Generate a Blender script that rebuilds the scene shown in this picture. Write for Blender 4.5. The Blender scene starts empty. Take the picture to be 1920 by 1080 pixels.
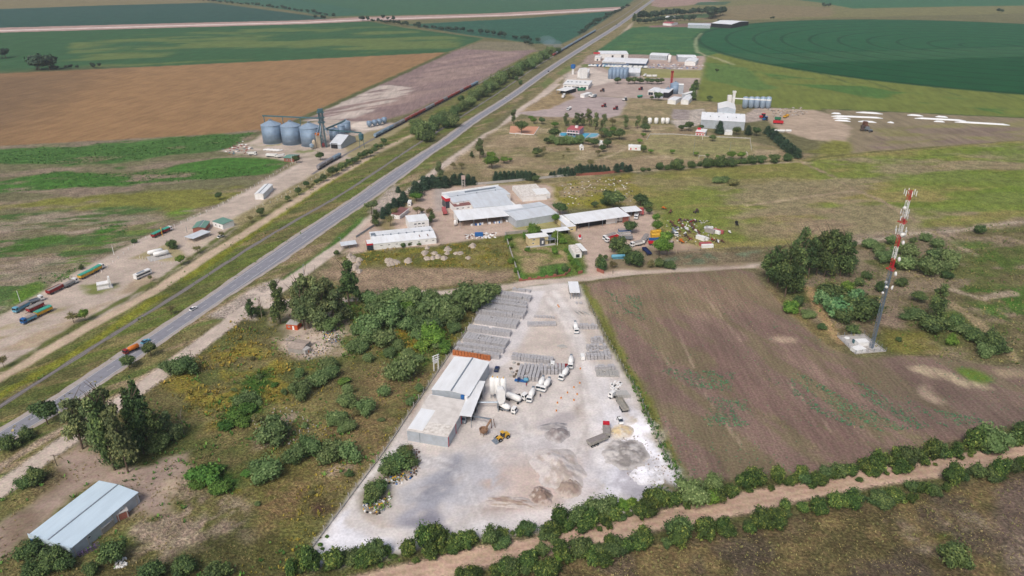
import bpy, bmesh, math, random
import numpy as np
from mathutils import Vector, Matrix
random.seed(7)
R = math.radians
scene = bpy.context.scene
COL = scene.collection

# ------------------------------------------------------------------ camera, sky, sun, exposure
FPX, PITCH, CAM_H = 1345.0, R(25.5), 160.0
cd = bpy.data.cameras.new('camera')
cam = bpy.data.objects.new('camera', cd); COL.objects.link(cam)
cam.location = (0, 0, CAM_H); cam.rotation_euler = (R(90) - PITCH, 0, 0)
cd.sensor_width = 36.0; cd.lens = 36.0 * FPX / 1920.0
cd.clip_start = 1.0; cd.clip_end = 30000.0
scene.camera = cam

SUN_EL, SUN_AZ = R(50), R(205)       # azimuth clockwise from +Y, where the light comes from
w = bpy.data.worlds.new('World'); scene.world = w; w.use_nodes = True
nt = w.node_tree
sky = nt.nodes.new('ShaderNodeTexSky'); sky.sky_type = 'NISHITA'; sky.sun_disc = False
sky.sun_elevation = SUN_EL; sky.sun_rotation = SUN_AZ
sky.air_density = 1.0; sky.dust_density = 5.0; sky.ozone_density = 1.0
bg = nt.nodes['Background']; bg.inputs['Strength'].default_value = 0.095
nt.links.new(sky.outputs[0], bg.inputs['Color'])
sd = bpy.data.lights.new('sun', 'SUN'); sd.energy = 1.5; sd.angle = R(18); sd.color = (1.0, 0.97, 0.93)
sun = bpy.data.objects.new('sun', sd); COL.objects.link(sun)
sdir = Vector((math.sin(SUN_AZ) * math.cos(SUN_EL), math.cos(SUN_AZ) * math.cos(SUN_EL), math.sin(SUN_EL)))
sun.rotation_euler = sdir.to_track_quat('Z', 'Y').to_euler(); sun.location = (0, 0, 400)
scene.view_settings.view_transform = 'Standard'; scene.view_settings.look = 'None'
scene.view_settings.gamma = 1.0; scene.view_settings.use_curve_mapping = False
scene.view_settings.exposure = 0.24
scene.render.engine = 'CYCLES'
scene.cycles.max_bounces = 4; scene.cycles.diffuse_bounces = 2; scene.cycles.glossy_bounces = 2
scene.cycles.transmission_bounces = 3; scene.cycles.transparent_max_bounces = 6; scene.cycles.volume_bounces = 1
scene.cycles.use_denoising = True

# ------------------------------------------------------------------ helpers
CP, SP = math.cos(PITCH), math.sin(PITCH)
def gp(px, py, h=0.0):
    """survey point: map position (metres) of a point h metres above ground seen at photo pixel px,py"""
    a, b = (px - 960) / FPX, -(py - 540) / FPX
    dx, dy, dz = a, CP + b * SP, -SP + b * CP
    t = (h - CAM_H) / dz
    return (dx * t, dy * t)
def gpa(P, h=0.0): return np.array([gp(x, y, h) for x, y in P])
def lin(c): return c / 12.92 if c <= .04045 else ((c + .055) / 1.055) ** 2.4
def C(r, g, b): return (lin(r / 255), lin(g / 255), lin(b / 255))
def tag(o, label=None, cat=None, group=None, kind=None):
    if label: o['label'] = label
    if cat: o['category'] = cat
    if group: o['group'] = group
    if kind: o['kind'] = kind
    return o
def empty(name, loc=(0, 0, 0), rz=0.0, label=None, cat=None, group=None):
    o = bpy.data.objects.new(name, None); COL.objects.link(o)
    o.location = loc; o.rotation_euler = (0, 0, rz); o.empty_display_size = 0.5
    return tag(o, label, cat, group)
def copy_tree(o, parent=None):
    c = o.copy(); COL.objects.link(c); c.parent = parent
    for ch in o.children: copy_tree(ch, c)
    return c

# --- numpy value noise
def _h(ix, iy, s):
    n = (ix.astype(np.int64) * 374761393 + iy.astype(np.int64) * 668265263 + s * 1442695041) & 0xFFFFFFFF
    n = ((n ^ (n >> 13)) * 1274126177) & 0xFFFFFFFF
    return ((n ^ (n >> 16)) & 0xFFFF) / 65535.0
def vnoise(x, y, s=0):
    ix, iy = np.floor(x), np.floor(y); fx, fy = x - ix, y - iy
    fx = fx * fx * (3 - 2 * fx); fy = fy * fy * (3 - 2 * fy)
    a, b = _h(ix, iy, s), _h(ix + 1, iy, s); c, d = _h(ix, iy + 1, s), _h(ix + 1, iy + 1, s)
    return (a + (b - a) * fx) * (1 - fy) + (c + (d - c) * fx) * fy
def fbm(x, y, s=0, o=4):
    t = 0; a = .5; n = 0
    for k in range(o):
        t = t + a * vnoise(x, y, s + k * 17); n += a; a *= .55; x = x * 2.03 + 11.3; y = y * 2.03 - 7.7
    return t / n
def sstep(a, b, x):
    t = np.clip((x - a) / (b - a), 0, 1); return t * t * (3 - 2 * t)
# ------------------------------------------------------------------ ground: one sheet, split by use of the land
def grid(x0, x1, y0, y1, dx, dy):
    xs = np.arange(x0, x1 + 1e-6, dx); ys = np.arange(y0, y1 + 1e-6, dy)
    X, Y = np.meshgrid(xs, ys); nx, ny = len(xs), len(ys)
    i = np.arange((nx - 1) * (ny - 1)); r, c = i // (nx - 1), i % (nx - 1); a = r * nx + c
    return np.stack([X.ravel(), Y.ravel()], 1), np.stack([a, a + 1, a + nx + 1, a + nx], 1)
_parts = [grid(-350, 350, 130, 430, 1.25, 1.25), grid(-760, 760, 430, 1000, 2.5, 2.5), grid(-2000, 2000, 1000, 3000, 4, 8)]
VX, FC, off = [], [], 0
for v, f in _parts: VX.append(v); FC.append(f + off); off += len(v)
VX = np.concatenate(VX); FC = np.concatenate(FC)
VC = np.zeros((len(VX), 4), np.float32); REG = np.zeros(len(VX), np.int16)
REGIONS = ['grassland']
def sdist(P, pts):
    """signed distance (+ inside) of pts to polygon P"""
    d = np.full(len(pts), 1e18); ins = np.zeros(len(pts), bool); n = len(P)
    for i in range(n):
        a, b = P[i], P[(i + 1) % n]; e = b - a; wv = pts - a
        t = np.clip((wv @ e) / max(e @ e, 1e-9), 0, 1); q = wv - t[:, None] * e
        d = np.minimum(d, (q * q).sum(1))
        c = (a[1] > pts[:, 1]) != (b[1] > pts[:, 1])
        ins ^= c & (pts[:, 0] < (b[0] - a[0]) * (pts[:, 1] - a[1]) / (b[1] - a[1] + 1e-12) + a[0])
    return np.where(ins, 1, -1) * np.sqrt(d)
def ldist(P, pts):
    d = np.full(len(pts), 1e18)
    for i in range(len(P) - 1):
        a, b = P[i], P[i + 1]; e = b - a; wv = pts - a
        t = np.clip((wv @ e) / max(e @ e, 1e-9), 0, 1); q = wv - t[:, None] * e
        d = np.minimum(d, (q * q).sum(1))
    return np.sqrt(d)
_seed = [100]
def _apply(idx, wgt, col, gr, reg):
    if isinstance(col, tuple): col = np.array(col)
    VC[idx, :3] += (col - VC[idx, :3]) * wgt[:, None]
    if gr is not None: VC[idx, 3] += (gr - VC[idx, 3]) * wgt
    if reg:
        if reg not in REGIONS: REGIONS.append(reg)
        REG[idx[wgt > .5]] = REGIONS.index(reg)
def _cov(pts, cov, s):
    # cov = (threshold, scale_m, softness, stretch, angle_deg)
    th, sc, sf = cov[:3]; st = cov[3] if len(cov) > 3 else 1; an = R(cov[4]) if len(cov) > 4 else 0
    x, y = pts[:, 0], pts[:, 1]; u = (x * math.cos(an) + y * math.sin(an)) / (sc * st); v = (-x * math.sin(an) + y * math.cos(an)) / sc
    return sstep(th - sf, th + sf, fbm(u, v, s, 4))
def world_poly(P, world=False): return np.array(P, float) if world else gpa(P)
def area(P, col, soft=1.5, jit=2.0, js=12.0, op=1.0, cov=None, gr=None, reg=None, world=False):
    P = world_poly(P, world); m = soft + jit * 1.2
    lo, hi = P.min(0) - m, P.max(0) + m
    idx = np.nonzero((VX[:, 0] > lo[0]) & (VX[:, 0] < hi[0]) & (VX[:, 1] > lo[1]) & (VX[:, 1] < hi[1]))[0]
    if not len(idx): return
    pts = VX[idx]; d = sdist(P, pts); k = d > -m; idx, pts, d = idx[k], pts[k], d[k]; _seed[0] += 1; s = _seed[0]
    if jit: d = d + (fbm(pts[:, 0] / js, pts[:, 1] / js, s, 3) - .5) * 2 * jit
    wg = sstep(-soft, soft, d)
    core = wg.copy()
    wg = wg * op
    if cov: wg = wg * _cov(pts, cov, s + 500)
    _apply(idx, wg, col, gr, None)
    if reg:
        if reg not in REGIONS: REGIONS.append(reg)
        REG[idx[(core if not cov else wg) > .5]] = REGIONS.index(reg)
def line(P, wid, col, soft=.8, jit=.6, js=8.0, op=1.0, cov=None, gr=None, reg=None, offs=None):
    P = gpa(P); m = wid + soft + jit + (abs(offs) if offs else 0)
    lo, hi = P.min(0) - m, P.max(0) + m
    idx = np.nonzero((VX[:, 0] > lo[0]) & (VX[:, 0] < hi[0]) & (VX[:, 1] > lo[1]) & (VX[:, 1] < hi[1]))[0]
    if not len(idx): return
    pts = VX[idx]; d = ldist(P, pts); _seed[0] += 1; s = _seed[0]
    if offs: d = np.abs(d - offs)
    d = wid / 2 - d + (fbm(pts[:, 0] / js, pts[:, 1] / js, s, 3) - .5) * 2 * jit
    wg = sstep(-soft, soft, d) * op
    if cov: wg = wg * _cov(pts, cov, s + 500)
    _apply(idx, wg, col, gr, reg)
def spot(px, py, rx, ry, col, rot=0, **kw):
    P = []
    for k in range(14):
        a = k * math.tau / 14; x, y = rx * math.cos(a), ry * math.sin(a); c, s = math.cos(R(rot)), math.sin(R(rot))
        P.append((px + x * c - y * s, py + x * s + y * c))
    kw.setdefault('soft', 2.5); kw.setdefault('jit', 3); kw.setdefault('js', 7)
    area(P, col, **kw)

# base
x, y = VX[:, 0], VX[:, 1]
n = fbm(x / 60, y / 60, 3, 4)[:, None]
VC[:, :3] = np.array(C(118, 116, 76)) * (1 - n) + np.array(C(132, 126, 92)) * n
VC[:, 3] = 1.0

# ---- far left crops
area([(-400,20),(0,17),(200,10),(395,5),(330,-35),(-600,-40)], C(136,124,88), 3, 4, reg='stubble_field', gr=.3)
area([(-400,24),(0,17),(200,10),(395,5),(490,17),(620,34),(570,39),(0,53),(-400,64)], C(52,88,76), 3, 3, reg='crop_field', gr=.25)
area([(340,-6),(480,10),(620,31),(960,24),(1172,14),(1215,-25),(250,-45)], C(66,106,76), 3, 3, reg='crop_field', gr=.25)
area([(340,-6),(480,10),(620,31),(700,22),(560,0)], C(60,104,84), 3, 20, 60, op=.7)
area([(760,46),(1000,33),(1158,20),(1112,55),(1052,83),(1005,82),(880,66)], C(54,98,78), 3, 3, reg='crop_field', gr=.25)
area([(-400,74),(0,60),(570,44),(690,40),(760,52),(908,72),(840,98),(560,112),(0,138),(-400,158)], C(60,100,62), 3, 3, reg='crop_field', gr=.3)
area([(150,70),(570,50),(690,44),(880,74),(840,92),(560,108),(100,130)], C(116,130,72), 10, 20, 60, op=.75, cov=(.52,60,.1,2.5,15))
area([(-400,158),(0,138),(560,112),(840,98),(520,243),(400,252),(0,274),(-400,296)], C(158,124,86), 3, 2, reg='stubble_field', gr=.25)
area([(-400,158),(0,138),(200,130),(120,200),(0,274),(-400,296)], C(126,102,76), 60, 40, 90, op=.8)
area([(-400,58),(0,52),(350,43),(570,38),(680,32),(900,26),(1178,12),(1178,19),(960,30),(680,40),(570,45),(0,61),(-400,71)], C(178,148,138), 3, 4, 20, reg='dirt_road', gr=.1)
line([(-400,67),(0,57.5),(350,47.5),(570,42),(680,37),(960,28),(1178,16)], 24, C(222,206,198), 5, 3, 20)
# purple soil by the railway
area([(905,78),(985,80),(1008,95),(960,118),(900,152),(760,215),(690,234),(640,226),(560,227),(480,252),(640,190),(840,100)], C(148,126,122), 4, 3, reg='soil_field', gr=.3)
area([(905,78),(985,80),(1008,93),(950,96),(870,92)], C(134,130,98), 4, 8, 20, op=.8)
area([(870,95),(980,100),(900,150),(700,220),(640,215)], C(176,152,140), 10, 20, 30, op=.6, cov=(.5,14,.1,6,48))
area([(715,158),(782,166),(740,190),(665,222),(560,228),(500,250),(600,205)], C(208,194,182), 4, 8, 20, op=.9, cov=(.40,10,.12,5,48))
line([(840,99),(640,189),(515,246)], 9, C(98,104,62), 3, 3, 8)
# weedy ground left
area([(-400,300),(0,274),(400,252),(482,244),(470,262),(425,284),(545,304),(540,312),(420,386),(0,584),(-400,760)], C(158,140,120), 3, 3, reg='weedy_field', gr=1)
W8 = [(-400,300),(0,276),(480,246),(545,304),(420,384),(0,580),(-400,750)]
area(W8, C(120,122,82), 3, 3, cov=(.5,22,.1,3,12), op=.8)
area([(0,280),(480,247),(440,274),(410,282),(250,300),(130,310),(40,306),(-300,320),(-300,300)], C(84,124,60), 4, 10, 22, cov=(.44,20,.07,3,10))
area([(-300,350),(0,340),(100,322),(240,326),(420,294),(545,304),(512,326),(380,338),(250,346),(120,352),(0,362),(-300,375)], C(82,128,52), 3, 8, 22, cov=(.33,18,.07,2.5,10))
area([(30,318),(120,318),(230,312),(230,322),(100,326)], C(86,120,58), 3, 8, 22, cov=(.45,14,.08,2,10))
area([(-300,410),(0,386),(90,370),(290,360),(450,345),(465,352),(412,386),(330,397),(240,385),(130,397),(0,402),(-300,425)], C(140,140,66), 4, 10, 22, cov=(.36,22,.08,2.5,10))
area([(-300,600),(-300,430),(0,400),(240,386),(410,386),(260,450),(130,512),(0,582)], C(92,120,62), 4, 8, 22, cov=(.555,17,.04,2.6,10))
area([(170,430),(410,386),(260,450),(130,512),(60,540),(90,480)], C(112,138,60), 4, 8, 22, cov=(.58,13,.04,2.4,10))
spot(205,428,28,9, C(80,126,44), -12); spot(200,450,22,7, C(94,130,54)); spot(270,428,40,9, C(124,142,70), -12, cov=(.42,8,.1))
spot(105,517,40,8, C(104,138,54), -12, cov=(.4,7,.1)); spot(90,500,30,8, C(80,116,52), -10); spot(60,458,70,9, C(84,122,48), -14); spot(340,398,30,6, C(120,150,56), -12)
W9 = [(-300,600),(-300,430),(0,400),(240,390),(410,390),(260,452),(130,512),(0,582)]; area(W9, C(176,158,140), 3, 3, cov=(.575,10,.04,3.2,10), op=.75); area(W9, C(142,130,98), 3, 3, cov=(.6,6,.05,3,10), op=.6)
spot(45,555,30,9, C(98,136,46), -25); spot(60,545,30,14, C(104,140,50), -25, op=.8)
# silo yard, truck yard
DIRT = C(190,174,160)
area([(412,284),(480,262),(492,250),(560,234),(620,224),(690,230),(770,230),(748,252),(690,288),(640,302),(600,322),(520,362),(470,385),(415,404),(398,396),(470,352),(556,308),(545,302),(430,285)], DIRT, 3, 3, 9, reg='dirt_yard', gr=.1)
area([(425,290),(470,268),(500,280),(600,288),(590,300),(520,296)], C(170,158,138), 3, 5, 9, cov=(.5,8,.1), op=.8)
spot(688,236,30,9, C(214,200,186)); spot(500,272,30,4, C(150,146,104), cov=(.5,6,.1)); spot(575,284,22,4, C(132,138,88), cov=(.45,6,.1))
area([(640,262),(700,246),(770,226),(780,232),(700,285),(655,296)], C(150,140,98), 3, 3, 9, op=.85)
area([(-300,760),(0,590),(60,560),(130,516),(260,450),(410,390),(480,352),(556,312),(600,320),(520,364),(435,412),(448,428),(352,482),(348,497),(290,528),(200,592),(140,608),(0,700),(-300,900)], DIRT, 2.5, 2, 9, reg='dirt_yard', gr=.1)
area([(-100,660),(0,612),(100,580),(130,575),(90,600),(0,640),(-100,700)], C(160,148,110), 3, 6, 9, cov=(.47,9,.1,4,32), op=.85)
area([(0,660),(140,590),(270,520),(300,520),(140,610),(0,700)], C(170,150,122), 3, 6, 9, cov=(.45,9,.1,5,32), op=.8)
area([(150,535),(185,530),(228,530),(205,545),(170,552)], C(128,134,78), 2, 3, 7)
area([(245,485),(300,462),(330,455),(350,482),(330,492)], C(160,148,104), 2, 3, 7, op=.8)
area([(350,452),(400,440),(430,430),(430,445),(360,490)], C(198,180,160), 3, 3, 7, op=.7)
area([(435,412),(520,366),(600,322),(640,305),(700,286),(690,300),(560,372),(450,432)], C(172,158,116), 4, 4, 9, op=.9)
for k in (0, 1): line([(250,462-k*6),(410,388-k*4),(500,345-k*3),(560,312-k*3)], 2.2, C(206,190,178), 1.2, 1, 8, op=.7)
# ---- railway corridor
area([(-300,900),(0,712),(140,628),(300,540),(440,432),(600,335),(700,275),(800,215),(900,155),(1000,97),(1040,100),(1000,130),(900,205),(800,275),(690,355),(560,440),(430,530),(240,655),(100,745),(0,810),(-300,1000)], C(126,126,74), 3, 3, gr=1, reg='railway_verge')
CORR = [(-300,920),(0,715),(300,542),(600,338),(800,217),(1000,98),(1040,100),(900,205),(690,355),(430,530),(240,655),(0,808),(-300,1000)]
area(CORR, C(112,128,56), 3, 3, cov=(.5,9,.08,9,40), op=.8)
area(CORR, C(152,136,92), 3, 3, cov=(.56,7,.06,9,40), op=.85)
area(CORR, C(98,104,58), 3, 3, cov=(.58,5,.06,4,40), op=.7)
line([(-100,800),(0,742),(160,650),(300,556),(440,462),(600,352),(700,293)], 5, C(140,142,48), 1.5, 2, 8, cov=(.4,9,.1,4,40))
line([(-100,772),(0,708),(150,622),(300,540),(390,480),(480,425),(600,347),(700,290),(775,253),(830,225)], 6.5, C(196,174,150), 1.2, .8, 8, reg='dirt_track', gr=.1)
line([(-100,756),(0,696),(150,608),(292,528),(380,468),(440,425)], 4, C(104,110,60), 1.2, 1.5, 8, cov=(.35,7,.1))
line([(775,253),(900,180),(1010,112),(1040,98)], 4, C(170,150,120), 1.5, 1, 8, op=.6)
# treed strip beyond the siding
area([(690,296),(780,250),(800,235),(900,172),(1000,108),(1030,92),(1040,100),(930,180),(850,232),(770,285)], C(118,120,72), 3, 3, op=.7)
area([(1030,100),(1180,10),(1215,-8),(1225,0),(1100,78),(1050,112)], C(138,128,92), 4, 3)
# highway right verge
area([(-300,1080),(0,815),(240,670),(440,555),(700,372),(960,190),(1100,92),(1222,5),(1240,5),(1120,95),(1000,170),(900,250),(760,350),(600,470),(430,590),(250,720),(0,905),(-300,1160)], C(138,130,84), 3, 3, reg='road_verge')
VR = [(-300,1080),(0,815),(440,555),(700,372),(960,190),(1222,5),(1240,5),(1000,170),(760,350),(430,590),(0,905),(-300,1160)]
area(VR, C(108,124,62), 3, 3, cov=(.5,8,.08,7,40), op=.85)
area(VR, C(178,154,124), 3, 3, cov=(.57,6,.06,9,40), op=.85)
line([(450,585),(600,478),(680,410)], 4.5, C(92,128,56), 1.5, 1.5, 8)
line([(660,395),(760,330),(890,240)], 6, C(120,130,62), 2, 2, 8, op=.8)
line([(-50,905),(100,815),(200,757),(300,690),(372,640),(430,600)], 3.5, C(196,174,150), 1, 1.5, 6, cov=(.4,10,.1))
area([(1020,150),(1110,92),(1222,5),(1260,0),(1200,45),(1150,95),(1100,105),(1040,170),(985,215),(965,212)], C(150,138,98), 4, 4, 16, op=.9)
line([(1222,20),(1185,45),(1155,75),(1120,103),(1080,128),(1045,152),(1000,190),(970,212)], 7, C(200,182,160), 2, 2, 12)
for a in ([(1090,122),(1110,108),(1130,118),(1100,132)], [(1042,138),(1066,122),(1076,128),(1052,142)], [(1012,158),(1030,146),(1040,152),(1020,166)]):
    area(a, C(128,138,82), 2, 2)
# ---- scrub between the frontage road and the block yard
SCRUB = [(-300,1165),(0,935),(150,820),(300,712),(430,614),(480,560),(620,548),(820,545),(930,545),(850,655),(720,848),(575,1045),(560,1110),(-300,1250)]
area(SCRUB, C(126,118,76), 2, 2, gr=1, reg='scrubland')
area(SCRUB, C(142,132,84), 3, 3, cov=(.48,16,.1,1.5,30), op=.85)
area(SCRUB, C(104,112,60), 3, 3, cov=(.52,14,.08,1.5,30), op=.85)
area([(640,740),(720,690),(800,690),(830,660),(760,800),(690,900),(640,960),(560,950),(600,860)], C(148,128,88), 6, 8, 14, cov=(.40,10,.12), op=.85)
area([(430,600),(560,690),(560,760),(500,790),(400,800),(330,760),(300,720),(420,640)], C(156,142,58), 6, 8, 14, cov=(.46,9,.08), op=.85)
area([(640,560),(880,555),(850,640),(800,690),(640,670),(600,640)], C(98,116,50), 6, 8, 14, cov=(.36,9,.1), op=.9)
area([(720,610),(830,560),(870,600),(830,660),(760,660)], C(156,134,40), 6, 8, 12, cov=(.48,8,.06), op=.85)
area([(400,760),(440,720),(500,690),(520,740),(460,790),(400,800)], C(72,104,40), 3, 6, 10, cov=(.42,8,.08))
spot(400,895,50,22, C(72,104,44), cov=(.38,6,.1)); spot(430,910,60,16, C(118,116,44), cov=(.5,6,.1))
area([(470,540),(520,560),(560,575),(640,570),(670,640),(650,670),(560,675),(520,640),(500,590)], C(176,156,138), 3, 5, 10, op=.85, cov=(.34,10,.1), reg='dirt_clearing')
area([(512,590),(560,610),(640,625),(640,650),(580,668),(530,655),(520,620)], C(200,182,166), 3, 4, 9, op=.9)
area([(430,590),(500,560),(540,580),(530,660),(440,640)], C(104,104,64), 4, 5, 10, cov=(.4,9,.1))
# dirt around the blue roofed shed
area([(100,860),(150,835),(180,850),(210,880),(260,880),(350,850),(350,880),(330,920),(330,960),(250,960),(240,940),(180,905),(130,940),(60,1000),(0,1050),(-100,1110),(-100,1040),(40,960),(120,890)], C(168,148,134), 2.5, 3, 8, gr=.4, reg='dirt_clearing')
for q in ((345,905,40,14),(400,985,44,12),(470,1000,36,8),(560,925,28,7),(330,1010,44,16),(640,880,26,6),(520,790,30,10),(500,830,22,7),(300,985,40,18)): spot(*q, C(184,164,142), -12, op=.95, soft=2.5, jit=5, js=6, cov=(.36,5,.1), gr=.3)
area([(330,910),(420,920),(460,960),(420,1010),(330,1060),(270,1080),(240,1060),(300,980)], C(172,152,132), 4, 6, 8, cov=(.5,5,.06), op=.85)
area([(0,1040),(60,1000),(60,900),(120,880),(110,920),(40,960),(0,990)], C(112,96,76), 4, 5, 9, op=.7)
area([(330,930),(410,930),(430,960),(380,990),(330,970)], C(116,116,64), 3, 5, 8, cov=(.45,6,.1))
area([(480,840),(600,830),(660,850),(600,960),(540,1040),(470,1060),(470,960)], C(120,116,62), 6, 8, 12, cov=(.42,9,.1), op=.8)
area([(470,960),(560,880),(610,880),(570,970),(480,1020)], C(146,122,84), 5, 8, 10, cov=(.48,7,.08), op=.8)
spot(605,955,18,11, C(100,76,62)); area([(-100,1120),(480,1000),(560,1045),(560,1110),(-100,1220)], C(92,88,54), 5, 6, 10, op=.6)
# frontage road and side roads
ROADC = C(200,184,170)
line([(-300,1135),(0,918),(110,838),(185,783),(300,703),(440,598),(475,572),(530,537),(600,488),(660,446),(700,408),(760,368),(830,312),(880,277),(915,252),(940,240),(975,207),(1010,184),(1045,158)], 8.5, ROADC, 1.0, .7, 8, reg='dirt_road', gr=.05)
line([(470,574),(560,566),(690,556),(820,549),(930,540),(1000,528),(1100,520),(1200,508),(1330,502),(1425,496)], 8, ROADC, 1.0, .8, 8, reg='dirt_road', gr=.05)
area([(395,592),(430,566),(475,540),(520,520),(540,533),(480,575),(480,600),(430,600)], ROADC, 2, 2, 8)
area([(690,398),(720,360),(740,345),(760,372),(745,395),(715,402)], ROADC, 2, 2, 8)
# vacant lot with gravel mounds
area([(630,490),(700,465),(820,460),(950,442),(975,525),(930,535),(800,545),(690,552),(690,560),(560,560)], C(124,120,70), 3, 3, reg='scrubland', gr=1)
area([(600,510),(700,500),(860,505),(960,510),(965,526),(800,544),(690,552),(600,520)], C(174,150,124), 4, 6, 12, op=.95, gr=.5)
area([(620,485),(640,478),(690,475),(670,500),(620,505)], C(174,150,124), 3, 4, 8, op=.8)
area([(640,485),(700,465),(820,460),(950,445),(970,500),(800,500)], C(138,132,48), 4, 6, 10, cov=(.46,7,.08), op=.8)
area([(640,485),(700,465),(820,460),(950,445),(970,500),(800,500)], C(106,114,52), 4, 6, 10, cov=(.56,7,.06), op=.8)
area([(860,470),(940,450),(965,500),(880,500)], C(150,138,84), 4, 6, 10, cov=(.42,8,.1), op=.8)
# compounds: factory yard, truck yard, park, sports ground
area([(690,415),(720,395),(760,360),(800,350),(840,345),(1035,345),(1060,385),(1060,430),(950,440),(820,460),(690,470),(640,475)], C(190,168,152), 3, 3, reg='dirt_yard', gr=.15)
area([(700,425),(740,380),(775,360),(785,375),(740,410),(735,440)], C(140,128,84), 3, 3, op=.9)
area([(815,355),(835,350),(835,400),(815,395)], C(176,164,156), 2, 2)
area([(690,452),(640,480),(690,472)], C(190,170,150), 2, 2)
area([(960,412),(1040,410),(1060,430),(1030,440),(960,430)], C(150,146,92), 3, 3, op=.9)
area([(1030,345),(1185,325),(1240,360),(1250,400),(1180,385),(1060,390),(1040,370)], C(146,138,66), 3, 4, reg='grassland', gr=1)
area([(1030,345),(1185,325),(1240,360),(1250,400),(1180,385),(1060,390)], C(178,158,126), 4, 6, 10, cov=(.52,9,.07), op=.8)
area([(1040,375),(1140,360),(1180,370),(1130,390),(1060,392)], C(150,146,48), 4, 6, 10, cov=(.4,8,.08), op=.8)
area([(1060,425),(1100,415),(1200,385),(1230,400),(1250,440),(1230,470),(1230,500),(1100,520),(1080,520),(1100,490),(1085,455)], C(190,168,152), 3, 3, reg='dirt_yard', gr=.15)
area([(1120,490),(1160,470),(1260,460),(1330,470),(1425,465),(1425,495),(1330,500),(1200,506),(1115,512)], C(138,124,98), 3, 4, gr=1)
area([(1230,490),(1290,480),(1425,462),(1425,475),(1300,492)], C(122,148,116), 3, 5, 8, cov=(.45,7,.08), op=.7)
area([(1230,405),(1290,430),(1400,440),(1425,460),(1330,470),(1235,475)], C(182,158,136), 5, 5, 10, reg='dirt_yard', gr=.3)
area([(950,440),(1060,430),(1085,455),(1100,500),(1085,518),(975,526)], C(118,132,62), 2, 2, reg='lawn', gr=.7)
area([(962,470),(1000,462),(1060,470),(1075,490),(1040,510),(985,512),(975,490)], C(184,160,122), 3, 5, 9, cov=(.36,9,.1), op=.9)
area([(960,450),(975,445),(1000,465),(985,475)], C(184,160,122), 3, 4, 9, op=.7)
area([(955,470),(975,500),(985,520),(975,524)], C(84,132,50), 2, 3); area([(1010,500),(1055,496),(1070,512),(1010,518)], C(84,132,50), 2, 3, op=.9)
area([(1060,470),(1075,475),(1098,512),(1085,515)], C(88,126,56), 2, 2)
# park
area([(770,372),(800,340),(860,295),(920,250),(960,225),(1060,215),(1220,225),(1520,290),(1505,300),(1330,308),(1185,318),(1030,345),(900,345),(800,350)], C(170,150,118), 4, 3, reg='park_lawn', gr=.6)
PK = [(770,372),(860,295),(960,225),(1220,225),(1510,290),(1185,318),(1030,345),(800,350)]
area(PK, C(142,138,88), 4, 5, cov=(.5,20,.1,2,0), op=.7)
area(PK, C(194,174,142), 4, 5, cov=(.6,16,.06,2,0), op=.7)
area([(1218,250),(1408,258),(1415,290),(1290,300),(1200,282)], C(168,156,112), 2, 2, gr=.4)
area([(1222,252),(1405,260),(1408,285),(1290,292),(1210,280)], C(152,152,96), 4, 4, cov=(.5,16,.1,3,0), op=.6)
area([(780,365),(880,290),(915,255),(920,262),(860,310),(800,350)], C(136,124,90), 3, 3, op=.8)
area([(800,350),(905,345),(900,310),(860,305)], C(128,122,76), 4, 4, op=.6)
line([(1120,300),(1150,290),(1180,275)], 3, C(196,176,146), 1.5, 1.5)
# gravel lots and sites along the highway
area([(970,212),(1005,192),(1050,165),(1090,178),(1180,184),(1165,215),(1140,222),(1000,218)], C(176,160,156), 3, 2, reg='gravel_lot', gr=.05)
area([(975,210),(1050,163),(1080,182),(1030,205)], C(172,150,112), 3, 3, reg='park_lawn', gr=.5)
area([(1180,184),(1300,188),(1425,195),(1425,225),(1300,228),(1165,216)], C(158,146,108), 3, 3, reg='park_lawn', gr=.5)
area([(1180,184),(1300,188),(1425,195),(1425,225),(1165,216)], C(182,160,126), 3, 3, cov=(.5,12,.1,1,0), op=.7)
area([(1050,165),(1060,150),(1085,128),(1320,100),(1325,120),(1310,165),(1300,190),(1180,183),(1090,178)], C(178,160,150), 3, 2, reg='gravel_lot', gr=.1)
area([(1060,140),(1110,127),(1145,140),(1160,150),(1100,165),(1060,160)], C(204,190,178), 3, 3)
area([(1100,105),(1120,98),(1320,100),(1322,128),(1240,124),(1090,120)], C(182,160,148), 3, 3)
area([(1118,122),(1200,128),(1320,132),(1314,146),(1205,142),(1150,135)], C(150,146,98), 3, 3)
area([(1205,140),(1318,132),(1312,146),(1208,146)], C(152,148,92), 2, 2)
area([(1262,205),(1300,206),(1290,226),(1258,224)], C(178,164,158), 2, 2); area([(1298,206),(1320,203),(1322,230),(1290,240),(1270,240),(1255,226),(1290,224)], C(204,192,180), 2, 2)
area([(1320,228),(1400,230),(1490,215),(1470,205),(1420,200),(1400,215)], C(196,180,168), 3, 3)
area([(1430,205),(1500,200),(1560,215),(1600,240),(1590,268),(1520,262),(1460,245),(1440,225)], C(180,160,140), 4, 4, gr=.3, reg='dirt_yard')
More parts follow.
